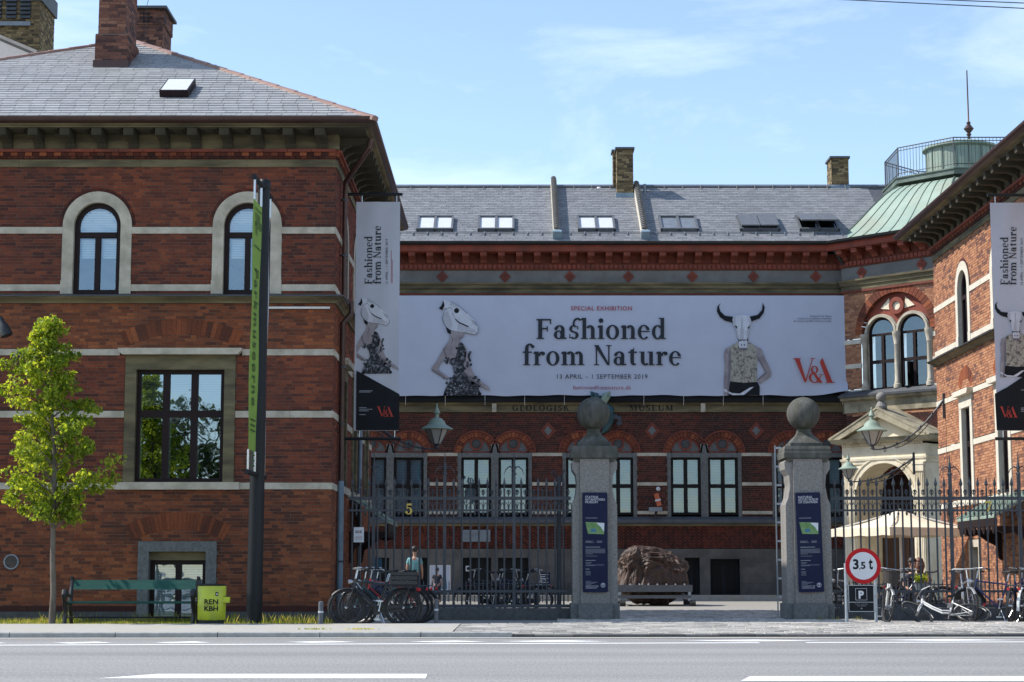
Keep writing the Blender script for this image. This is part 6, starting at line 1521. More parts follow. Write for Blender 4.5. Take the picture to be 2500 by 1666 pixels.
for dx in (0, .14): MB().box(lx.x + dx - .012, lx.x + dx + .012, 38.88, 38.92, 0, zat(1088, 38.9)).build('stile', 'galvanised' if dx == 0 else 'frame_brown', t)
for k in range(9): zz = zat(1094 + k * 45.5, 38.9); MB().box(lx.x + .013, lx.x + .127, 38.885, 38.915, zz - .02, zz + .02).build('rung', 'sign_white', t)

# ================================================================ lanterns
def lantern(label, px, pyb, Y, sc, arm_from, flip, curl=True):
    c = at(px, pyb, Y); t = thing('wall_lantern', label, 'lantern', (c.x, Y, c.z), 'green capped lanterns')
    s = sc; o = Vector((c.x, Y, c.z))
    g = MB(); h = .36 * s
    n = 6
    g.lathe([(.10 * s, .0), (.285 * s, h)], o, n, R(0)); gl = g.build('glass_body', 'lantern_glass', t)
    for k in range(n):
        a = 2 * math.pi * k / n; MB().tube([o + Vector((.105 * s * math.cos(a), .105 * s * math.sin(a), 0)), o + Vector((.29 * s * math.cos(a), .29 * s * math.sin(a), h))], .014 * s, 5).build('glazing_bar', 'iron', gl)
    MB().lathe([(.41 * s, h), (.41 * s, h + .02 * s), (.30 * s, h + .08 * s), (.23 * s, h + .13 * s), (.20 * s, h + .20 * s), (.13 * s, h + .27 * s), (.06 * s, h + .30 * s), (.05 * s, h + .38 * s), (.09 * s, h + .42 * s), (.05 * s, h + .5 * s), (.02 * s, h + .58 * s), (.03 * s, h + .60 * s), (.004, h + .66 * s)], o, 20).build('lantern_cap', 'copper_green', t, smooth=True)
    MB().lathe([(.03 * s, -.13 * s), (.06 * s, -.1 * s), (.04 * s, -.05 * s), (.11 * s, -.005)], o, 10).build('lantern_foot', 'iron', t)
    A = Vector(arm_from); B = o + Vector((0, 0, -.13 * s)); pts = []
    for k in range(13):
        u = k / 12; p = A.lerp(B, u); p.z = B.z + (A.z - B.z) * (1 - u) ** 1.9 - .04 * math.sin(math.pi * u); pts.append(p)
    MB().tube(pts, [.028 - .012 * k / 12 for k in range(13)], 7).build('arm', 'iron', t, smooth=True)
    pts2 = [p + Vector((0, .0, -.03 - .20 * (1 - k / 12) * math.sin(math.pi * k / 12))) for k, p in enumerate(pts[:9])]
    MB().tube(pts2, .013, 6).build('arm_stay', 'iron', t, smooth=True)
    for k, (u, r_) in enumerate(((2, .13), (4, .10), (6, .075), (8, .06), (10, .05))):
        q = pts[u]; sp = [q + Vector((r_ * (1 - j / 16) * math.cos(j * .62 + k), 0, r_ * (1 - j / 16) * math.sin(j * .62 + k) - r_ * .7)) for j in range(15)]
        MB().tube(sp, .009, 5).build('arm_scroll', 'iron', t)
        MB().sphere(q + Vector((0, -.02, .03)), .03, 6, 4).build('rosette', 'iron', t)
    MB().box(A.x - .03, A.x + .03, A.y - .04, A.y + .04, A.z - .5, A.z + .15).build('wall_plate', 'iron', t)
    return t
lantern('green capped lantern on a scroll bracket from the left wing', 1066, 1084, 42.0, .92, (XL + .03, 42.0, zat(985, 42)), 1)
lantern('large green capped lantern on a scroll bracket from the right wing', 2130, 1086, 47.8, .98, (XR - .03, 47.8, zat(975, 47.8)), -1)
ap = PO.p(2.45, 0, .05)
lantern('small green capped lantern in front of the entrance porch', 2072, 1168, 53.2, .72, (ap.x - .1, 53.9, zat(1118, 54)), -1)
random.seed(21)
from mathutils import noise as NZ
# ================================================================ street tree
def leaf_cloud(mb, c, rad, n, size, flat=.8):
    for _ in range(n):
        d = Vector((random.gauss(0, 1), random.gauss(0, 1), random.gauss(0, 1))); d = d.normalized() * rad * random.random() ** .4; d.z *= flat
        p = c + d; nrm = (Vector((random.gauss(0, .8), random.gauss(0, .8), random.gauss(.4, .6))) + d * .8 / rad).normalized()
        a = nrm.orthogonal().normalized(); a.rotate(Matrix.Rotation(random.uniform(0, 6.28), 3, nrm)); b = nrm.cross(a)
        s = size * random.uniform(.65, 1.25); k = nrm * s * .22
        mb.add([p - a * s, p - b * s * .62 + k, p + a * s, p + b * s * .62 + k, p], [(0, 1, 4), (1, 2, 4), (2, 3, 4), (3, 0, 4)])
YT = 32.6; tb_ = Vector((xat(126, 1525, YT), YT, 0)); ttop = at(118, 800, YT)
tree = thing('street_tree', 'young street tree with bright yellow green leaves beside the bench', 'tree', tb_)
tp = [tb_, tb_ + Vector((.015, 0, .6)), tb_ + Vector((-.02, 0, 1.2)), at(131, 1240, YT), at(133, 1100, YT), at(122, 960, YT), ttop]
MB().tube(tp, [.062, .052, .046, .042, .034, .024, .008], 10).build('trunk', 'bark', tree, smooth=True)
def trunk_at(z):
    for a, b in zip(tp, tp[1:]):
        if a.z <= z <= b.z: return a.lerp(b, (z - a.z) / (b.z - a.z))
    return tp[-1]
z0t, z1t = zat(1262, YT), zat(790, YT)
env = [(0, .45), (.08, .85), (.2, 1.02), (.4, .95), (.58, .82), (.72, .60), (.82, .48), (.9, .28), (1.0, .10)]
def envw(t):
    for (a, wa), (b, wb) in zip(env, env[1:]):
        if a <= t <= b: return wa + (wb - wa) * (t - a) / (b - a)
    return .1
lv = MB(); br = []
nb = 50
for k in range(nb):
    t = (k + .5) / nb; an = k * 2.399 + random.uniform(-.4, .4); wv = envw(t) * random.uniform(.5, 1.2)
    z = z0t + (z1t - z0t) * t; root = trunk_at(max(z - wv * .55, 1.55)); tip = trunk_at(z); tip = Vector((tip.x + wv * math.cos(an), tip.y + wv * math.sin(an) * .9, z + random.uniform(-.1, .1)))
    mid = root.lerp(tip, .5) + Vector((0, 0, .08))
    br.append([root, mid, tip])
    for j in range(5):
        f = .35 + .65 * j / 4; p = (root.lerp(mid, f * 2) if f < .5 else mid.lerp(tip, f * 2 - 1)) + Vector((random.uniform(-.1, .1), random.uniform(-.1, .1), random.uniform(-.08, .06)))
        leaf_cloud(lv, p, random.uniform(.12, .22), 40, .045, .75)
for q in ((110, 800), (118, 815), (100, 812), (160, 850), (75, 860), (10, 890), (55, 900), (230, 1000), (212, 985), (5, 950), (262, 1180), (275, 1170), (235, 1195), (180, 870), (30, 1210), (60, 1245), (185, 1215)):
    leaf_cloud(lv, at(q[0], q[1], YT + random.uniform(-.2, .2)), .15, 55, .045)
crown = lv.build('crown', 'leaf', tree, kind='stuff')
for b in br: MB().tube(b, [.016, .011, .004], 5, cap=False).build('branch', 'bark', tree)
# two park trees across the road, seen only as reflections in the large window
for i, (x, y, h, r, lb) in enumerate(((-15.5, -12, 9.6, 3.8, 'park tree across the road mirrored in the middle panes of the large window'), (-21.5, -13, 9.0, 3.8, 'park tree across the road mirrored in the right panes of the large window'), (-10.6, -11, 8.4, 3.2, 'park tree across the road mirrored in the left panes of the large window'))):
    t = thing('park_tree', lb, 'tree', (x, y, 0), 'trees mirrored in the windows')
    MB().tube([(x, y, 0), (x + .1, y, 2), (x - .1, y, 5), (x, y, h * .8)], [.25, .2, .14, .05], 10).build('trunk', 'bark', t)
    m = MB()
    for k in range(90):
        d = Vector((random.gauss(0, 1), random.gauss(0, 1), random.gauss(0, 1))).normalized() * random.random() ** .35
        leaf_cloud(m, Vector((x + d.x * r, y + d.y * r * .7, h * .53 + d.z * h * .43)), .9, 52, .19)
    m.build('crown', 'park_leaf', t, kind='stuff')

# ================================================================ grass and weeds
gr = MB()
def blade(x, y, h, w=.008):
    a = random.uniform(0, 6.28); lean = random.uniform(0, .5) * h; la = random.uniform(0, 6.28)
    gr.add([(x - w * math.cos(a), y - w * math.sin(a), 0), (x + w * math.cos(a), y + w * math.sin(a), 0), (x + lean * math.cos(la) * .4, y + lean * math.sin(la) * .4, h * .6), (x + lean * math.cos(la), y + lean * math.sin(la), h)], [(0, 1, 2), (0, 2, 3)])
for _ in range(15000):
    x = random.uniform(-10.6, -3.45); y = random.uniform(30.2, 36.9)
    if y < backY(x): continue
    tall = .6 + .8 * max(0, NZ.noise(Vector((x * 1.3, y * .8, 0)))) + (.5 if y > 35.6 else 0)
    if x > -4.2: tall *= .8
    blade(x, y, random.uniform(.035, .095) * tall)
for cx, cy, n in ((-6.35, 36.6, 110), (-5.6, 36.6, 60), (-7.3, 36.7, 70), (-8.9, 36.6, 60), (-4.3, 34.4, 120), (-3.75, 33.6, 70), (-5.2, 33.6, 60)):
    for _ in range(n): blade(cx + random.gauss(0, .22), cy + random.gauss(0, .12), random.uniform(.08, .24), .006)
for cx in (-3.05, -2.35):
    for _ in range(40): x_ = cx + random.gauss(0, .12); gr.add([(x_ - .01, 28.9, PZ), (x_ + .01, 28.9, PZ), (x_ + random.gauss(0, .02), 28.85, PZ + .03)], [(0, 1, 2)])
g_ = gr.build('grass', 'grass', kind='stuff'); tag(g_, 'uneven sunlit grass strip along the foot of the left wing', 'grass')
wd = MB(); gr = wd
for cx, cy in ((xat(2040, 1500, 36.9), 36.9), (xat(2092, 1500, 37), 37), (xat(2000, 1500, 37.2), 37.2)):
    for _ in range(40): blade(cx + random.gauss(0, .05), cy + random.gauss(0, .05), random.uniform(.03, .13), .008)
w_ = wd.build('weeds', 'grass', kind='stuff'); tag(w_, 'dry weeds at the foot of the right gate pillar', 'weeds')

# ================================================================ bench
bx0, bx1 = xat(162, 1450, 33.0), xat(485, 1450, 33.0)
bench = thing('park_bench', 'dark green plank bench with black cast iron ends in front of the left wing', 'bench', ((bx0 + bx1) / 2, 33.0, 0))
hw = (bx1 - bx0) / 2; B = lambda *a: Vector(a)
def lb_(mb, nm, m, smooth=False, parent=bench): return mb.build(nm, m, parent, smooth, local=True)
lb_(MB().hexa([(-hw + .09, .13, .665), (hw - .09, .13, .665), (hw - .09, .165, .665), (-hw + .09, .165, .665), (-hw + .09, .20, .835), (hw - .09, .20, .835), (hw - .09, .235, .83), (-hw + .09, .235, .83)]), 'backrest', 'bench_green')
for y0, y1, z in ((-.27, -.10, .425), (-.08, .09, .415)): lb_(MB().box(-hw + .06, hw - .06, y0, y1, z, z + .035), 'seat_plank', 'bench_green')
lb_(MB().tube([(-hw + .05, 0, .17), (hw - .05, 0, .17)], .013, 8), 'stretcher', 'black_paint')
for s in (-1, 1):
    x = s * (hw - .045)
    e = MB(); e.tube([(x, .28, 0), (x, .20, .2), (x, .10, .36), (x, .13, .5), (x, .19, .66), (x, .25, .80), (x, .23, .87), (x, .17, .88)], [.038, .034, .038, .042, .04, .038, .036, .026], 8); lb_(e, 'back_support', 'black_paint', True)
    e = MB(); e.tube([(x, -.30, 0), (x, -.24, .16), (x, -.22, .28), (x, -.27, .40), (x, -.31, .47)], [.04, .036, .04, .046, .036], 8); lb_(e, 'front_leg', 'black_paint', True)
    e = MB(); e.tube([(x, -.31, .47), (x, -.34, .56), (x, -.30, .63), (x, -.22, .62), (x, -.05, .56), (x, .13, .55)], [.036, .05, .058, .04, .03, .03], 8); lb_(e, 'armrest', 'black_paint', True)
    lb_(MB().tube([(x, -.26, .41), (x, .12, .40)], .024, 8), 'seat_support', 'black_paint')

# ================================================================ litter bin
bc = Vector(((xat(484, 1450, 32.6) + xat(551, 1450, 32.6)) / 2, 32.6, 0)); zt_ = zat(1428, 32.6)
bin_ = thing('litter_bin', 'yellow green litter bin lettered REN KBH beside the bench', 'bin', bc)
rb_ = .245
MB().lathe([(rb_ - .02, 0), (rb_ - .02, .135)], bc, 28).build('base', 'rubber', bin_, smooth=True)
MB().lathe([(rb_ - .008, .136), (rb_, .15), (rb_ + .006, zt_ - .03), (rb_ - .002, zt_ - .02)], bc, 40).build('body', 'bin_yellow', bin_, smooth=True)
MB().lathe([(rb_ + .004, zt_ - .02), (rb_ + .012, zt_), (rb_ - .03, zt_ + .018), (rb_ - .06, zt_ + .01), (rb_ - .1, zt_ - .08)], bc, 36).build('rim', 'black_paint', bin_, smooth=True)
def bfn(x, y, d):
    an = -math.pi / 2 + x / rb_; r_ = rb_ + .006 + d; return Vector((bc.x + r_ * math.cos(an), bc.y + r_ * math.sin(an), y))
for tx, y, sz in (('REN', .42, .115), ('KBH', .30, .115)):
    ps = sans(tx, sz, bold=.003); a, b = extent(ps); s = .24 / (b - a)
    polys_on(bfn, [[(-.09 + (x - a) * s, y + yy * 1.0) for x, yy in p] for p in ps], 'lettering', 'print_dark', bin_)
ps = sans('KÆRLIGHED TIL', .03); a, b = extent(ps); polys_on(bfn, [[(-.09 + (x - a) * .24 / (b - a), .393 + yy * .8) for x, yy in p] for p in ps], 'lettering', 'print_dark', bin_)
polys_on(bfn, rc(.10, .15, .56, .625), 'crest', 'print_dark', bin_); polys_on(bfn, [[(.115, .575), (.135, .575), (.138, .605), (.112, .605)]], 'crest_shield', 'sign_white', bin_, .006)
MB().box(bc.x + .19, bc.x + .33, bc.y - .12, bc.y - .03, .44, .54).build('ashtray', 'bin_yellow', bin_)
MB().box(bc.x + .19, bc.x + .33, bc.y - .12, bc.y - .03, .541, .55).build('ashtray_lid', 'black_paint', bin_)

# ================================================================ weight limit sign
YS = 33.9; sc = at(2107, 1382, YS)
sign = thing('road_sign', 'round red bordered sign reading 3,5 t above a black parking plate', 'sign', (sc.x, YS, 0))
SF = Face(sc, (1, 0, 0), (0, -1, 0)); rs = .327
for px in (2068, 2140):
    q = at(px, 1515, YS); MB().tube([(q.x, YS + .03, 0), (q.x + (-.0), YS + .03, sc.z + .05)], .03, 10).build('post', 'galvanised', sign, smooth=True)
MB().disc(SF, 0, 0, rs, 0, .02, 48).build('disc', 'sign_red', sign)
MB().disc(SF, 0, 0, rs * .77, .019, .023, 44).build('white_field', 'sign_white', sign)
sf = lambda x, y, d: SF.p(x, y, .024 + d)
for tx, x0, x1, y0, h in (('3', -.19, -.085, -.055, .19), (',', -.075, -.055, -.055, .14), ('5', -.045, .04, -.05, .13), ('t', .10, .175, -.055, .20)):
    ps = sans(tx, 1, bold=.03); a, b = extent(ps); ys = [y for p in ps for _, y in p]; hh = max(ys) - min(min(ys), 0) if tx != ',' else 1.2
    polys_on(sf, [[(x0 + (x - a) * (x1 - x0) / (b - a), y0 + y * h / hh) for x, y in p] for p in ps], 'figure', 'print_dark', sign, .002)
pc = at(2102.5, 1461, YS); PF2 = Face(pc, (1, 0, 0), (0, -1, 0))
MB().fbox(PF2, -.24, .24, -.25, .245, 0, .012).build('parking_plate', 'print_dark', sign)
sf2 = lambda x, y, d: PF2.p(x, y, .012 + d)
fr = rc(-.235, .235, .232, .24) + rc(-.235, .235, -.245, -.237) + rc(-.235, -.227, -.245, .24) + rc(.227, .235, -.245, .24) + rc(-.235, .235, -.075, -.068)
fr += rc(-.105, .105, .175, .18) + rc(-.105, .105, -.035, -.03) + rc(-.105, -.1, -.035, .18) + rc(.1, .105, -.035, .18)
polys_on(sf2, fr, 'plate_border', 'sign_white', sign, .002)
polys_on(sf2, [[(x - .055, y - .0) for x, y in p] for p in sans('P', .19, bold=.008)], 'parking_letter', 'sign_white', sign, .003)
for i, tx in enumerate(('Kun for ansatte og', 'efter tilladelse')):
    ps = sans(tx, .03); a, b = extent(ps); polys_on(sf2, [[(x - (a + b) / 2, -.115 - i * .032 + y) for x, y in p] for p in ps], 'caption', 'print_grey', sign, .003)
polys_on(sf2, [circ(0, -.185, .014)], 'emblem', 'print_grey', sign, .003)

# ================================================================ bollards
def bollard(label, px, pyt, Y, r, m, grp=None):
    p = at(px, 1515, Y); h = zat(pyt, Y); t = thing('bollard', label, 'bollard', (p.x, Y, 0), grp)
    MB().lathe([(r, 0), (r, h - r * .6), (r * .9, h - r * .25), (r * .5, h - .005), (.01, h)], (p.x, Y, 0), 16).build('post', m, t, smooth=True)
    MB().lathe([(r + .002, h * .55), (r + .002, h * .62)], (p.x, Y, 0), 16).build('sticker', 'sign_white', t)
bollard('short grey bollard left of the parked bicycles', 783, 1468, 32.9, .045, 'iron_grey'); bollard('grey steel post right of the parked bicycles', 1065, 1462, 34.0, .04, 'iron_grey')

# ================================================================ bicycles
def torus(R_, r_, n=36, m=6, y=0):
    return MB().tube([(R_ * math.cos(2 * math.pi * k / n), y, R_ * math.sin(2 * math.pi * k / n)) for k in range(n)], r_, m, closed=True)
BM = {}
def bm(key, mb, m): BM[key] = mesh_only(mb, key, m); return BM[key]
WR = .335
bm('tyre', torus(WR - .018, .019, 40, 7), 'rubber')
rim_ = torus(WR - .045, .011, 36, 5); bm('rim', rim_, 'dark_steel')
spk = MB()
for k in range(28):
    a = 2 * math.pi * k / 28; o_y = .025 if k % 2 else -.025; b_ = a + (.5 if k % 4 < 2 else -.5)
    spk.tube([(.02 * math.cos(b_), o_y, .02 * math.sin(b_)), ((WR - .045) * math.cos(a), 0, (WR - .045) * math.sin(a))], .0022, 3, cap=False)
bm('spokes', spk, 'dark_steel')
bm('hub', MB().tube([(0, -.05, 0), (0, .05, 0)], .022, 8), 'steel')
RW, FW = Vector((-.51, 0, WR)), Vector((.53, 0, WR)); BBk = Vector((-.07, 0, .28)); ST = Vector((-.22, 0, .80)); HD1, HD0 = Vector((.36, 0, .86)), Vector((.39, 0, .70))
f = MB()
for a, b, r_ in ((BBk, ST, .017), (ST + Vector((.01, 0, -.06)), HD1 - Vector((0, 0, .05)), .016), (BBk, HD0, .019), (HD0, HD1, .02)): f.tube([a, b], r_, 8)
for s in (-.045, .045): f.tube([BBk, RW + Vector((0, s, 0))], .010, 6); f.tube([ST + Vector((.01, 0, -.06)), RW + Vector((0, s, 0))], .009, 6)
bm('diamond', f, 'black_paint')
f = MB()
for a, b, r_ in ((BBk, ST, .017), (HD0, HD1, .02)): f.tube([a, b], r_, 8)
for off in (0, .09): f.tube([BBk.lerp(ST, .12 + off * 2), BBk + Vector((.12, 0, .07 + off)), BBk + Vector((.28, 0, .22 + off)), HD0 + Vector((-.005, 0, .03 + off))], .016, 8)
for s in (-.045, .045): f.tube([BBk, RW + Vector((0, s, 0))], .010, 6); f.tube([ST + Vector((.01, 0, -.06)), RW + Vector((0, s, 0))], .009, 6)
bm('step', f, 'black_paint')
f = MB()
for s in (-.045, .045): f.tube([HD0 + Vector((0, s * .7, -.01)), FW + Vector((-.05, s, .16)), FW + Vector((0, s, 0))], .011, 6)
f.tube([HD0 + Vector((0, -.035, -.01)), HD0 + Vector((0, .035, -.01))], .014, 6); bm('fork', f, 'black_paint')
f = MB(); f.tube([HD1, HD1 + Vector((-.03, 0, .16))], .012, 8); T_ = HD1 + Vector((-.01, 0, .17))
f.tube([T_ + Vector((-.2, -.28, -.02)), T_ + Vector((-.06, -.24, .02)), T_ + Vector((.05, -.1, .01)), T_ + Vector((.05, .1, .01)), T_ + Vector((-.06, .24, .02)), T_ + Vector((-.2, .28, -.02))], .011, 7); bm('handlebar', f, 'steel')
f = MB(); 
for s in (-1, 1): f.tube([T_ + Vector((-.2, s * .28, -.02)), T_ + Vector((-.11, s * .258, .005))], .017, 8)
bm('grips', f, 'rubber')
f = MB(); f.tube([ST, ST + Vector((-.045, 0, .15))], .013, 8); bm('seat_post', f, 'steel')
f = MB(); SS = ST + Vector((-.05, 0, .16))
for (x, w_, z) in ((.15, .018, .03), (.06, .03, .035), (-.04, .075, .04), (-.11, .09, .055), (-.14, .06, .06)):
    f.v += [(SS.x + x, -w_, SS.z + z - .02), (SS.x + x, -w_ * .6, SS.z + z + .008), (SS.x + x, 0, SS.z + z + .012), (SS.x + x, w_ * .6, SS.z + z + .008), (SS.x + x, w_, SS.z + z - .02), (SS.x + x, 0, SS.z + z - .035)]
f.f += [(6 * i + k, 6 * i + (k + 1) % 6, 6 * i + 6 + (k + 1) % 6, 6 * i + 6 + k) for i in range(4) for k in range(6)] + [tuple(range(6)), tuple(range(29, 23, -1))]
bm('saddle', f, 'rubber')
def guard(a0, a1):
    f = MB(); n = 14
    for k in range(n + 1):
        a = R(a0 + (a1 - a0) * k / n); c_, s_ = math.cos(a), math.sin(a)
        for yy, rr in ((-.028, WR + .004), (-.018, WR + .018), (.018, WR + .018), (.028, WR + .004)): f.v.append((rr * c_, yy, rr * s_))
    f.f += [(4 * k + j, 4 * k + j + 1, 4 * k + 5 + j, 4 * k + 4 + j) for k in range(n) for j in range(3)]
    return f
bm('rear_guard', guard(20, 195), 'black_paint'); bm('front_guard', guard(40, 170), 'black_paint')
f = MB(); zr = WR * 2 + .05
for yy in (-.06, .06): f.tube([(-.22, yy * .5, zr + .02), (-.34, yy, zr), (-.72, yy, zr)], .007, 5); f.tube([(-.62, yy, zr), (-.51, yy, WR)], .006, 5)
for xx in (-.4, -.55, -.7): f.tube([(xx, -.06, zr), (xx, .06, zr)], .006, 5)
bm('rack', f, 'iron')
f = MB(); f.tube([BBk + Vector((0, -.07, 0)), BBk + Vector((.03, -.07, -.16))], .011, 6); f.tube([BBk + Vector((0, .07, 0)), BBk + Vector((-.03, .07, .16))], .011, 6); f.tube([BBk + Vector((0, -.075, 0)), BBk + Vector((0, .075, 0))], .018, 8)
f.box(BBk.x - .02, BBk.x + .08, -.16, -.075, BBk.z - .175, BBk.z - .15); f.box(BBk.x - .08, BBk.x + .02, .075, .16, BBk.z + .15, BBk.z + .175); bm('crank', f, 'steel')
f = MB(); f.hexa([(RW.x - .03, -.055, RW.z - .05), (BBk.x + .09, -.055, BBk.z - .08), (BBk.x + .09, -.04, BBk.z - .08), (RW.x - .03, -.04, RW.z - .05), (RW.x - .03, -.055, RW.z + .05), (BBk.x + .1, -.055, BBk.z + .09), (BBk.x + .1, -.04, BBk.z + .09), (RW.x - .03, -.04, RW.z + .05)]); bm('chain_guard', f, 'black_paint')
f = MB(); f.lathe([(.012, -.04), (.04, .02), (.042, .035), (.01, .045)], (0, 0, 0), 12); bm('lamp', f, 'steel')
f = MB(); f.tube([(-.1, .06, .24), (-.2, .16, .0)], .009, 5); bm('kickstand', f, 'steel')
f = MB(); f.tube([(0, 0, -.02), (0, 0, .02)], .03, 10); bm('tail_light', f, 'red_paint')
f = MB()
n = 16
f.lathe([(.13, -.24), (.165, 0.0), (.175, .0), (.17, .01), (.155, -.0), (.12, -.23)], (0, 0, 0), n); bm('basket', f, 'wicker')
f = MB(); f.box(-.24, .24, -.16, .16, 0, .012)
for z in (.02, .1, .18):
    f.box(-.24, .24, -.162, -.15, z, z + .062); f.box(-.24, .24, .15, .162, z, z + .062); f.box(-.24, -.228, -.15, .15, z, z + .062); f.box(.228, .24, -.15, .15, z, z + .062)
bm('crate', f, 'black_paint')
def bicycle(label, loc, yaw, lean=4.0, frame='black_paint', style='diamond', gm='black_paint', basket=False, crate=False, steer=0.0, rack=True, group=None, roll=None, pitch=0.0, bar='steel'):
    t = thing('bicycle', label, 'bicycle', loc, group)
    t.rotation_mode = 'XYZ'; t.rotation_euler = (R(lean) if roll is None else R(roll), R(pitch), R(yaw))
    def ob(key, par, p=(0, 0, 0), rot=None, m=None, nm=None):
        o = inst(BM[key], nm or key, par, p, rot)
        if m: o.material_slots[0].link = 'OBJECT'; o.material_slots[0].material = MAT[m]
        return o
    for c_, st_ in ((RW, 0), (FW, steer)):
        a = random.uniform(0, 6); w_ = ob('tyre', t, c_, (0, a, R(st_)), nm='wheel'); ob('rim', w_); ob('spokes', w_); ob('hub', w_)
    ob(style, t, m=frame, nm='frame'); ob('fork', t, m=frame)
    rz = (0, 0, R(steer)); 
    hb_ = ob('handlebar', t, HD1 - Matrix.Rotation(R(steer), 3, 'Z') @ HD1, rz, m=bar); ob('grips', hb_)
    ob('seat_post', t); ob('saddle', t); ob('rear_guard', t, RW, m=gm, nm='mudguard'); ob('front_guard', t, FW, rz, m=gm, nm='mudguard')
    if rack: ob('rack', t, nm='luggage_rack')
    ob('crank', t); ob('chain_guard', t); ob('kickstand', t); ob('lamp', t, (.45, 0, .80), (0, R(90), 0)); ob('tail_light', t, (-.80, 0, .66), (0, R(90), 0))
    if basket: ob('basket', t, (.56, 0, 1.0))
    if crate: ob('crate', t, (-.52, 0, WR * 2 + .06))
    return t
GLb = 'bicycles parked in front of the left fence'
xa = xat(917, 1480, 33.6)
bicycle('black bicycle with dark crate on its rack, nearest in the left row', (xa, 33.55, 0), 180, 3, 'black_paint', crate=True, group=GLb)
bicycle('black step-through bicycle second in the left row', (xa - .06, 33.95, 0), 177, 5, 'black_paint', 'step', group=GLb, steer=12)
bicycle('dark teal bicycle third in the left row', (xa + .10, 34.35, 0), 182, 4, 'teal_paint', group=GLb, steer=-10)
bicycle('bicycle with silver frame fourth in the left row', (xa - .10, 34.75, 0), 180, 3, 'silver_paint', 'step', group=GLb, steer=15)
bicycle('red framed bicycle fifth in the left row', (xa + .14, 35.2, 0), 183, 6, 'red_paint', group=GLb, steer=-8)
bicycle('navy bicycle farthest back in the left row', (xa + .22, 35.7, 0), 179, 4, 'navy_paint', 'step', group=GLb)
GI = 'bicycles parked inside the court behind the left fence'
for k, (px, Y, yw, fm_, st_, lb) in enumerate(((1195, 42.0, 195, 'black_paint', 'diamond', 'black bicycle inside the court, leftmost behind the left fence'), (1225, 42.6, 10, 'black_paint', 'step', 'black step-through bicycle inside the court facing the left pillar'), (1262, 43.1, 172, 'navy_paint', 'diamond', 'dark blue bicycle inside the court behind the left fence'), (1282, 43.7, 5, 'silver_paint', 'step', 'silver bicycle inside the court nearest the left pillar'))):
    bicycle(lb, (xat(px, 1460, Y), Y, 0), yw, 4, fm_, st_, group=GI)
bicycle('white bicycle with wicker basket standing beside the round sign', (xat(2160, 1500, 35.6), 35.6, 0), -98, -7, 'white_paint', 'step', 'silver_paint', basket=True, steer=14)
bicycle('white bicycle fallen on its side before the right fence', (xat(2320, 1500, 34.9), 35.1, .02), 176, roll=60, lean=0, frame='white_paint', style='step', gm='white_paint', steer=25)
bicycle('silver bicycle facing the street beside the fallen bicycle', (xat(2367, 1500, 36.0), 36.2, 0), -92, 3, 'silver_paint', 'diamond', 'silver_paint', steer=8, bar='white_paint')
bicycle('dark blue bicycle beside the row at the right edge', (xat(2432, 1500, 35.9), 35.9, 0), 158, 5, 'navy_paint', 'diamond', group='bicycles at the right edge', steer=20)
for k, (px, m_) in enumerate(((2476, 'navy_paint'), (2502, 'black_paint'), (2530, 'teal_paint'), (2560, 'black_paint'))):
    bicycle(('navy bicycle with dark mudguard, first of the slanted row at the right edge', 'black bicycle with white mudguard, second of the slanted row at the right edge', 'teal bicycle with white mudguard, third of the slanted row at the right edge', 'black bicycle cut by the right edge of the picture')[k], (xat(px, 1500, 35.9), 35.75, 0), 62, 4, m_, 'diamond', 'black_paint' if k in (0, 3) else 'white_paint', group='bicycles at the right edge')
GJ = 'bicycles behind the right fence'
for k, (px, Y, yw, fm_, lb) in enumerate(((2050, 39.8, 20, 'black_paint', 'black bicycle behind the right fence close to the pillar'), (2085, 40.4, 200, 'silver_paint', 'silver bicycle behind the right fence and the round sign'), (2195, 39.6, 12, 'navy_paint', 'navy bicycle behind the right fence below the flower pot'), (2245, 40.2, 165, 'black_paint', 'black bicycle behind the right fence near the seated people'))):
    bicycle(lb, (xat(px, 1470, Y), Y, 0), yw, 4, fm_, 'diamond' if k % 2 else 'step', group=GJ)

# ================================================================ meteorite on its trolley
YM = 52.0
mc = at(1594, 1400, YM)
rock = thing('meteorite', 'large pitted brown meteorite resting on the steel trolley in the gateway', 'meteorite', (mc.x, YM, .05))
bmx = bmesh.new(); bmesh.ops.create_icosphere(bmx, subdivisions=6, radius=1.0)
zbt, ztp = .07, 1.60
for v_ in bmx.verts:
    d = v_.co.normalized(); e = Vector((math.copysign(abs(d.x) ** .5, d.x), math.copysign(abs(d.y) ** .7, d.y), math.copysign(abs(d.z) ** .38, d.z)))
    z = (e.z + 1) / 2; x = e.x * 1.0
    if z < .36: x *= .55 + .45 * (z / .36); yv = e.y * (.6 + .4 * z / .36)
    else: x = x * (1.02 - .16 * max(0, z - .5)) - .03; yv = e.y * (1 - .2 * max(0, z - .5))
    if x < 0: x *= 1.0 - .22 * max(0, z - .45)
    p = Vector((x, yv * .85, z)); q = Vector((x * 1.0, yv, z * 1.6))
    n_ = .17 * NZ.fractal(q * 1.6, .8, 2.0, 5) + .035 * NZ.noise(q * 8) + .03 * NZ.noise(q * 17)
    pit = NZ.voronoi(q * 5.0)[0][0]; n_ -= .06 * max(0, .40 - pit) / .40
    n_ -= .05 * max(0, .3 - NZ.voronoi(q * 10.0)[0][0]) / .3
    top = ztp + .06 - .30 * max(0, x - .05) - .55 * max(0, -x - .62)
    v_.co = Vector((p.x + d.x * n_, p.y + d.y * n_, zbt + (top - zbt) * z + d.z * n_ * .8 - .05))
me = bpy.data.meshes.new('stone'); bmx.to_mesh(me); bmx.free(); me.materials.append(MAT['meteor'])
me.polygons.foreach_set('use_smooth', [False] * len(me.polygons))
inst(me, 'stone', rock, (0, 0, 0))
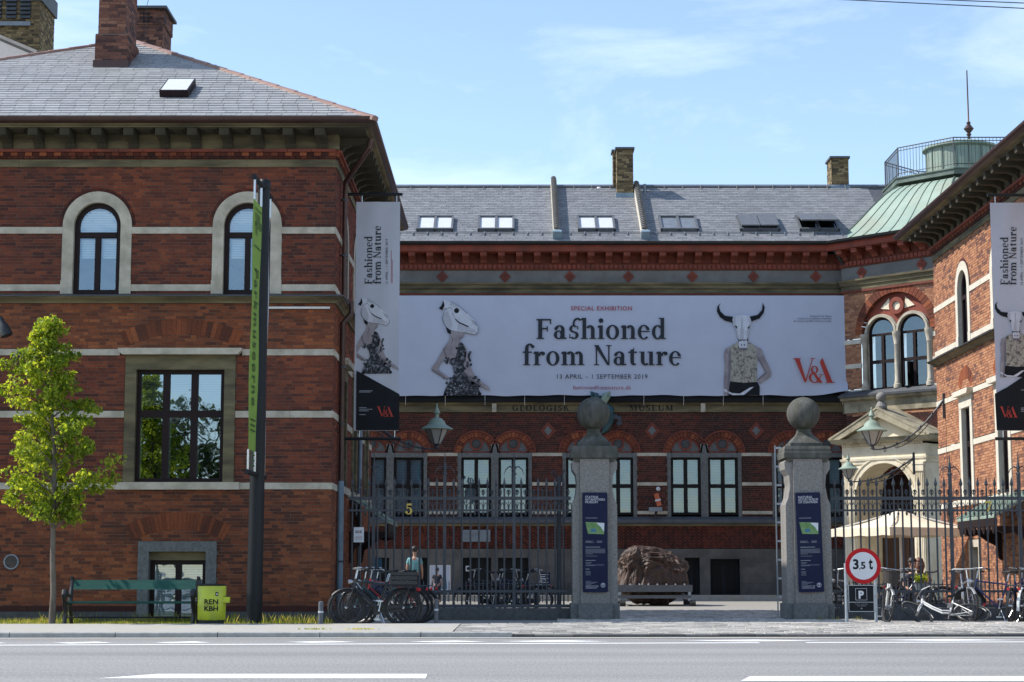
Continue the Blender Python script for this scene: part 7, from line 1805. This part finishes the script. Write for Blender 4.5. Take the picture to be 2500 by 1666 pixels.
tr_ = thing('trolley', 'grey steel beam trolley on small wheels under the meteorite', 'trolley', (mc.x, YM, 0))
for y in (YM - .92, YM + .92):
    MB().box(mc.x - 1.08, mc.x + 1.02, y - .06, y + .06, .45, .64).build('main_beam', 'iron_grey', tr_)
    MB().box(mc.x - 1.05, mc.x + .98, y - .05, y + .05, .27, .36).build('lower_beam', 'iron_grey', tr_)
    for k in range(7): MB().sphere((mc.x - .7 + k * .25, y - .05, .65), .03, 8, 5).build('bolt', 'steel', tr_)
for x in (mc.x - 1.0, mc.x + .94):
    MB().box(x - .05, x + .05, YM - .86, YM + .86, .40, .50).build('cross_beam', 'iron_grey', tr_)
    for y in (YM - .92, YM + .92):
        MB().box(x - .04, x + .04, y - .04, y + .04, .2, .48).build('wheel_fork', 'galvanised', tr_)
        MB().tube([(x - .0, y - .05, .11), (x + .16, y - .05, .11)], .11, 16).build('wheel', 'rubber', tr_, smooth=True)

# ================================================================ parasol, cafe table, chairs, plants, people
pc_ = Vector((9.75, 46.0, 0)); par = thing('parasol', 'large cream square parasol behind the right fence', 'parasol', pc_)
az = zat(1243, 46); ez = zat(1291, 46); hs = 2.25
cor = [Vector((pc_.x + hs * .78 * math.cos(R(45 + 25 + 90 * k)), pc_.y + hs * .78 * math.sin(R(45 + 25 + 90 * k)), ez)) for k in range(4)]
cn = MB(); apx = Vector((pc_.x, pc_.y, az)); n = 8
for k in range(4):
    a, b = cor[k], cor[(k + 1) % 4]
    for i in range(n):
        for j in range(n):
            def P_(i, j):
                e = a.lerp(b, i / n); t = j / n; p = apx.lerp(e, t); p.z -= .10 * math.sin(math.pi * t) * (.4 + 1.2 * abs(i / n - .5)) - 0; p.z -= .07 * math.sin(math.pi * i / n) * t * -1 * 0; return p
            cn.add([P_(i, j), P_(i + 1, j), P_(i + 1, j + 1), P_(i, j + 1)], [(0, 1, 2, 3)])
cn.build('canopy', 'parasol_cloth', par)
for k in range(4):
    a, b = cor[k], cor[(k + 1) % 4]; v = MB()
    for i in range(9): p = a.lerp(b, i / 8); v.v += [tuple(p + Vector((0, 0, .0))), tuple(p + Vector((0, 0, -.20 + .015 * math.sin(i * 2))))]
    v.f += [(2 * i, 2 * i + 2, 2 * i + 3, 2 * i + 1) for i in range(8)]; v.build('valance', 'parasol_cloth', par)
    MB().tube([apx - Vector((0, 0, .06)), cor[k] - Vector((0, 0, .03))], .016, 5).build('rib', 'white_paint', par)
MB().tube([pc_, apx], .035, 10).build('pole', 'white_paint', par); MB().lathe([(.4, 0), (.4, .06), (.1, .1)], pc_, 16).build('base', 'iron_grey', par)
def cafe_chair(label, x, y, yaw):
    t = thing('cafe_chair', label, 'chair', (x, y, 0), 'chairs under the parasol', (0, 0, R(yaw)))
    MB().box(-.2, .2, -.2, .2, .44, .465).build('seat', 'frame_brown', t, local=True)
    for sx in (-1, 1):
        for sy in (-1, 1): MB().tube([(sx * .18, sy * .18, 0), (sx * .18, sy * .18, .44 if sy < 0 else .84)], .012, 6).build('leg', 'steel', t, local=True)
    for z in (.62, .72, .8): MB().box(-.18, .18, .17, .19, z, z + .05).build('back_slat', 'frame_brown', t, local=True)
p1 = at(2222, 1400, 41.0); p2 = at(2258, 1400, 41.3)
cafe_chair('cafe chair under the dark haired person beside the parasol', p1.x, 41.0, 200); cafe_chair('cafe chair under the auburn haired person beside the parasol', p2.x, 41.4, 150)
tx_ = (p1.x + p2.x) / 2; tt = thing('cafe_table', 'small round cafe table between the seated people', 'table', (tx_ + .05, 40.5, 0))
MB().lathe([(.34, .70), (.34, .725)], (tx_ + .05, 40.5, 0), 20).build('table_top', 'zinc', tt); MB().tube([(tx_ + .05, 40.5, 0), (tx_ + .05, 40.5, .7)], .025, 8).build('pedestal', 'iron', tt); MB().lathe([(.22, 0), (.2, .03), (.03, .05)], (tx_ + .05, 40.5, 0), 14).build('foot', 'iron', tt)
fp = at(2248, 1408, 39.2); pt = thing('flower_pot', 'yellow green potted plant on a stand behind the right fence', 'plant', (fp.x, 39.2, 0))
MB().lathe([(.10, .55), (.14, .74), (.15, .75), (.13, .75)], (fp.x, 39.2, 0), 14).build('pot', 'zinc', pt)
for s in (-1, 1): MB().tube([(fp.x - s * .16, 39.2, 0), (fp.x + s * .14, 39.2, .72)], .011, 5).build('stand_leg', 'steel', pt)
m = MB(); 
for _ in range(7): leaf_cloud(m, Vector((fp.x + random.uniform(-.13, .13), 39.2 + random.uniform(-.1, .1), .84 + random.uniform(-.03, .05))), .10, 40, .03)
m.build('foliage', 'leaf', pt, kind='stuff')

def skin_body(name, joints, edges, mat_, parent, sub=2):
    me = bpy.data.meshes.new(name); me.from_pydata([j[0] for j in joints], edges, []); o = bpy.data.objects.new(name, me); C.objects.link(o); o.parent = parent
    sm = o.modifiers.new('skin', 'SKIN'); sm.use_smooth_shade = True
    for i, j in enumerate(joints):
        r_ = j[1]; me.skin_vertices[0].data[i].radius = r_ if isinstance(r_, tuple) else (r_, r_)
    me.skin_vertices[0].data[0].use_root = True
    ss = o.modifiers.new('sub', 'SUBSURF'); ss.levels = sub; ss.render_levels = sub
    me.materials.append(MAT[mat_])
    return o
def person(label, loc, yaw, H=1.72, seated=False, shirt='mint_shirt', pants='dark_cloth', hair='hair', long_hair=False, sleeves=.5, lean=0.0, bend=0.0):
    t = thing('person', label, 'person', loc, None, (0, 0, R(yaw))); k = H / 1.75; V = lambda x, y, z: (x * k, y * k, z * k)
    hz = .47 / k if seated else .93; yo = 0
    hip = .0; sh = hz + .50; hd = hz + .73
    fl = math.sin(lean); j = []; e = []
    def add(p, r_, parent=None):
        j.append((p, r_ * k if not isinstance(r_, tuple) else (r_[0] * k, r_[1] * k))); i = len(j) - 1
        if parent is not None: e.append((parent, i))
        return i
    L = lambda z: -(z - hz) * fl           # forward lean (facing -y)
    pel = add(V(0, 0, hz), (.15, .11)); wst = add(V(0, L(hz + .2), hz + .2), (.125, .095), pel); chs = add(V(0, L(hz + .4), hz + .40), (.155, .105), wst)
    nk = add(V(0, L(hz + .53), hz + .53), .055, chs); nk2 = add(V(0, L(hz + .60) - .01, hz + .60), .052, nk); h1 = add(V(0, L(hz + .68) - .02, hz + .68), (.072, .082), nk2); h2 = add(V(0, L(hz + .78) - .015, hz + .775), (.078, .095), h1); h3 = add(V(0, L(hz + .82) - .0, hz + .83), (.055, .07), h2)
    arms = {}
    for s in (-1, 1):
        a = add(V(s * .18, L(hz + .47), hz + .46), .055, chs); ey = -.06 if not seated else -.12
        b = add(V(s * .24, L(hz + .22) + .03 + (ey if seated else 0), hz + .19), .042, a); f1 = add(V(s * (.245 if not seated else .16), ey * (1 if not seated else 2.6) + L(hz), hz - .04 + (.16 if seated else 0)), .033, b)
        hnd = add(V(s * (.245 if not seated else .12), ey * 1.2 * (1 if not seated else 2.6) + L(hz), hz - .10 + (.2 if seated else 0)), (.022, .04), f1)
        for q in range(4):
            fx = V(s * (.245 if not seated else .12) + (q - 1.5) * .0, ey * 1.3 * (1 if not seated else 2.6) + (q - 1.5) * .021 + L(hz), hz - .185 + abs(q - 1.4) * .01 + (.2 if seated else 0)); add(fx, .0095, hnd)
        add(V(s * (.225 if not seated else .10), ey * 1.2 * (1 if not seated else 2.6) - .055 + L(hz), hz - .13 + (.2 if seated else 0)), .0105, hnd)
        if seated:
            th = add(V(s * .10, -.05, hz - .0), .085, pel); kn = add(V(s * .12, -.43, hz + .01), .062, th); an = add(V(s * .12, -.42, .09), .042, kn); add(V(s * .125, -.57, .035), (.045, .03), an)
        else:
            th = add(V(s * .10, 0, hz - .1), .088, pel); kn = add(V(s * .11, -.015, .50), .060, th); an = add(V(s * .115, .02, .09), .042, kn); add(V(s * .125, -.13, .035), (.045, .03), an)
    body = skin_body('body', j, e, 'skin', t)
    # clothing
    c = [(V(0, 0, hz - .03), (.185 * k, .15 * k)), (V(0, L(hz + .2), hz + .2), (.165 * k, .138 * k)), (V(0, L(hz + .4), hz + .40), (.19 * k, .14 * k)), (V(0, L(hz + .51), hz + .505), .075 * k)]; ce = [(0, 1), (1, 2), (2, 3)]
    for s in (-1, 1):
        c.append((V(s * .185, L(hz + .47), hz + .46), .07 * k)); ce.append((2, len(c) - 1)); ey = -.12 if seated else 0
        c.append((V(s * .225, L(hz + .3) + .02 + ey * .5, hz + .28), .062 * k)); ce.append((len(c) - 2, len(c) - 1))
    skin_body('shirt', c, ce, shirt, t)
    c = [(V(0, 0, hz + .03), (.16 * k, .12 * k))]; ce = []
    for s in (-1, 1):
        if seated: pts = [((s * .10, -.06, hz - .0), .098), ((s * .12, -.43, hz + .01), .075), ((s * .12, -.42, .14), .06)]
        else: pts = [((s * .10, 0, hz - .1), .10), ((s * .11, -.015, .50), .074), ((s * .115, .02, .12), .06)]
        pr = 0
        for q, r_ in pts: c.append((V(*q), r_ * k)); ce.append((pr, len(c) - 1)); pr = len(c) - 1
    skin_body('trousers', c, ce, pants, t)
    hc = Vector(V(0, L(hz + .78) + .012, hz + .79)); hm = MB(); hm.sphere(hc, .105 * k, 18, 12, 1.0)
    hm.v = [(x, y, max(z, hc.z - (.0 if y < hc.y else (.15 if not long_hair else .2)) * k - .01)) for x, y, z in hm.v]
    if long_hair: hm.lathe([(.10 * k, 0), (.11 * k, -.12 * k), (.07 * k, -.28 * k)], hc + Vector((0, .03, 0)), 14)
    hm.build('hair', hair, t, smooth='all', local=True)
    fy = L(hz + .72) - .098
    for s in (-1, 1): MB().sphere(V(s * .030, fy + .005, hz + .745), .011 * k, 8, 6).build('eye', 'rubber', t, local=True); MB().sphere(V(s * .082, L(hz + .74) - .01, hz + .735), .02 * k, 8, 6, 1.5).build('ear', 'skin', t, local=True)
    MB().lathe([(.006 * k, .04 * k), (.014 * k, 0), (.004 * k, -.005 * k)], V(0, fy - .01, hz + .70), 8).build('nose', 'skin', t, local=True)
    MB().box((-.025) * k, .025 * k, (fy - .004) * k, (fy + .008) * k, (hz + .668) * k, (hz + .676) * k).build('mouth', 'pink_cloth', t, local=True)
    return t
person('person in mint t-shirt seen from behind, walking towards the main building', (xat(1012, 1400, 54.0), 54.0, .1), 178, 1.60, shirt='mint_shirt')
person('child in dark top seen from behind, facing the white poster board', (xat(1067, 1420, 54.6), 54.6, .1), 175, 1.0, shirt='dark_cloth', hair='hair')
person('dark haired person in grey sitting at the cafe table', (p1.x, 41.0, 0), 20, 1.66, True, 'grey_cloth', 'dark_cloth', 'hair', lean=.15)
person('auburn haired person in pink sitting at the cafe table', (p2.x, 41.4, 0), -40, 1.66, True, 'pink_cloth', 'grey_cloth', 'auburn_hair', True, lean=.3)

# ================================================================ boards, plaques and small fittings in the court
def board(name, label, px0, px1, py0, py1, Y, m, frame=None, cat='sign', legs=False):
    a, b = at(px0, py0, Y), at(px1, py1, Y); t = thing(name, label, cat, ((a.x + b.x) / 2, Y, 0 if legs else b.z))
    MB().box(a.x, b.x, Y - .015, Y + .015, b.z, a.z).build('panel', m, t)
    if frame:
        w_ = .035
        for q in ((a.x - w_, a.x, b.z - w_, a.z + w_), (b.x, b.x + w_, b.z - w_, a.z + w_), (a.x, b.x, a.z, a.z + w_), (a.x, b.x, b.z - w_, b.z)): MB().box(q[0], q[1], Y - .025, Y + .025, q[2], q[3]).build('frame', frame, t)
    if legs:
        for x in (a.x + .04, b.x - .04): MB().box(x - .02, x + .02, Y - .02, Y + .02, 0.1, b.z).build('leg', 'zinc', t)
    return t, a, b
t, a, b = board('poster_board', 'white framed poster board standing before the main building', 1052, 1097, 1383, 1440, 56.2, 'banner_white', 'sign_white', legs=True)
fnb = lambda x, y, d: Vector((x, 56.185 - d, y)); polys_on(fnb, [[(b.x - .28, b.z + .02), (b.x - .06, b.z + .02), (b.x - .10, b.z + .40), (b.x - .22, b.z + .36)]], 'printed_figure', 'print_blue', t, .002)
t, a, b = board('wall_plaque', 'blank grey metal plaque on the herringbone brickwork', 1127, 1197, 1294, 1323, 57.93, 'zinc')
fnb = lambda x, y, d: Vector((x, 57.915 - d, y))
for i in range(4): polys_on(fnb, [[(a.x + .07, a.z - .10 - i * .06), (a.x + .07 + .6 * (.9 - .15 * i), a.z - .10 - i * .06), (a.x + .07 + .6 * (.9 - .15 * i), a.z - .115 - i * .06), (a.x + .07, a.z - .115 - i * .06)]], 'text_rule', 'iron_grey', t, .002)
t, a, b = board('notice_board', 'dark blue notice board with white text by the basement wall', 1314, 1343, 1398, 1427, 57.2, 'panel_blue', legs=True)
fnb = lambda x, y, d: Vector((x, 57.185 - d, y))
for i in range(5): polys_on(fnb, [[(a.x + .04, a.z - .06 - i * .06), (b.x - .05 - (.1 if i % 2 else 0), a.z - .06 - i * .06), (b.x - .05 - (.1 if i % 2 else 0), a.z - .075 - i * .06), (a.x + .04, a.z - .075 - i * .06)]], 'text_rule', 'print_white', t, .002)
t, a, b = board('fan_plate', 'small square white plate with dark disc in a basement opening', 1137, 1150, 1382, 1395, 57.85, 'sign_white')
MB().disc(Face(((a.x + b.x) / 2, 57.83, (a.z + b.z) / 2), (1, 0, 0), (0, -1, 0)), 0, 0, .055, 0, .01).build('fan', 'interior', t)
board('blue_panel', 'blue panel in the shaded passage beside the left wing', 913, 932, 1364, 1396, 45.0, 'print_blue', legs=True)
ww = at(1602, 1215, 57.6); t = thing('signal_lamp', 'orange box lamp with white ball top on the main facade beside the windows', 'lamp', (ww.x, 57.6, zat(1250, 57.6)))
MB().box(xat(1584, 1240, 57.6), xat(1616, 1240, 57.6), 57.5, 57.7, zat(1249, 57.6), zat(1239, 57.6)).build('bracket', 'zinc', t)
F = Face((ww.x + .05, 57.6, zat(1222, 57.6)), (1, 0, .25), (0, -1, 0), (-.25, 0, 1)); MB().fbox(F, -.07, .07, -.18, .22, -.1, .1).build('housing', 'orange_paint', t); MB().fbox(F, -.085, .085, -.02, .03, -.11, .11).build('collar', 'sign_white', t)
MB().sphere(at(1607, 1194, 57.6), .07, 12, 8).build('ball', 'sign_white', t); MB().tube([at(1604, 1239, 57.6), at(1600, 1262, 57.6)], .04, 8).build('stem', 'rubber', t)
# ornament behind the left ball
oc = at(1478, 985, 57.6); t = thing('bronze_ornament', 'green bronze ornament with two horn loops above the left gate ball', 'ornament', (oc.x, 57.6, zat(1060, 57.6)))
for s in (-1, 1):
    MB().tube([at(1466, 1000, 57.55), at(1466 + s * 8, 978, 57.5), at(1466 + s * 15, 966, 57.45), at(1466 + s * 19, 960, 57.45), at(1466 + s * 20, 972, 57.45)], [.10, .13, .14, .10, .05], 8).build('horn_loop', 'copper_green' if s > 0 else 'teal_paint', t, smooth=True)
MB().tube([at(1475, 990, 57.6), at(1488, 1000, 57.6), at(1490, 1025, 57.6), at(1478, 1050, 57.6), at(1470, 1058, 57.6)], [.12, .15, .14, .10, .03], 8).build('shield', 'teal_paint', t, smooth=True)
MB().tube([at(1487, 1040, 57.6), at(1490, 1022, 57.6), at(1502, 1018, 57.6), at(1512, 1022, 57.6), at(1514, 1034, 57.6), at(1506, 1036, 57.6)], .09, 8).build('scroll', 'iron', t, smooth=True)
# spotlight hanging in at the left edge
sp = at(14, 812, 35.2); t = thing('spotlight', 'black hanging spotlight cut by the left edge of the picture', 'lamp', sp)
MB().lathe([(.03, .34), (.055, .28), (.06, .2), (.10, .14), (.115, .0), (.12, -.06), (.10, -.08)], Vector((0, 0, 0)), 18).build('housing', 'black_paint', t, smooth=True, local=True)
MB().lathe([(.095, -.075), (.09, -.07)], Vector((0, 0, 0)), 16).build('lens', 'lantern_glass', t, local=True)
t.rotation_euler = (0, R(-22), 0)
MB().tube([(-.0, 0, .34), (-.05, 0, .6), (-.45, .2, .75), (-1.0, .8, .8)], .018, 6).build('arm', 'black_paint', t, local=True)
# overhead wires
for i, (a, b) in enumerate((((-600, -130), (5600, 172)), ((-600, -118), (5600, 134)))):
    o = MB().tube([at(a[0], a[1], 40), at((a[0] + b[0]) / 2, (a[1] + b[1]) / 2 , 38), at(b[0], b[1], 36)], .012, 5).build('overhead_wire', 'iron')
    tag(o, ('lower of two overhead wires crossing the top right sky', 'upper of two overhead wires crossing the top right sky')[i], 'wire', 'overhead wires')
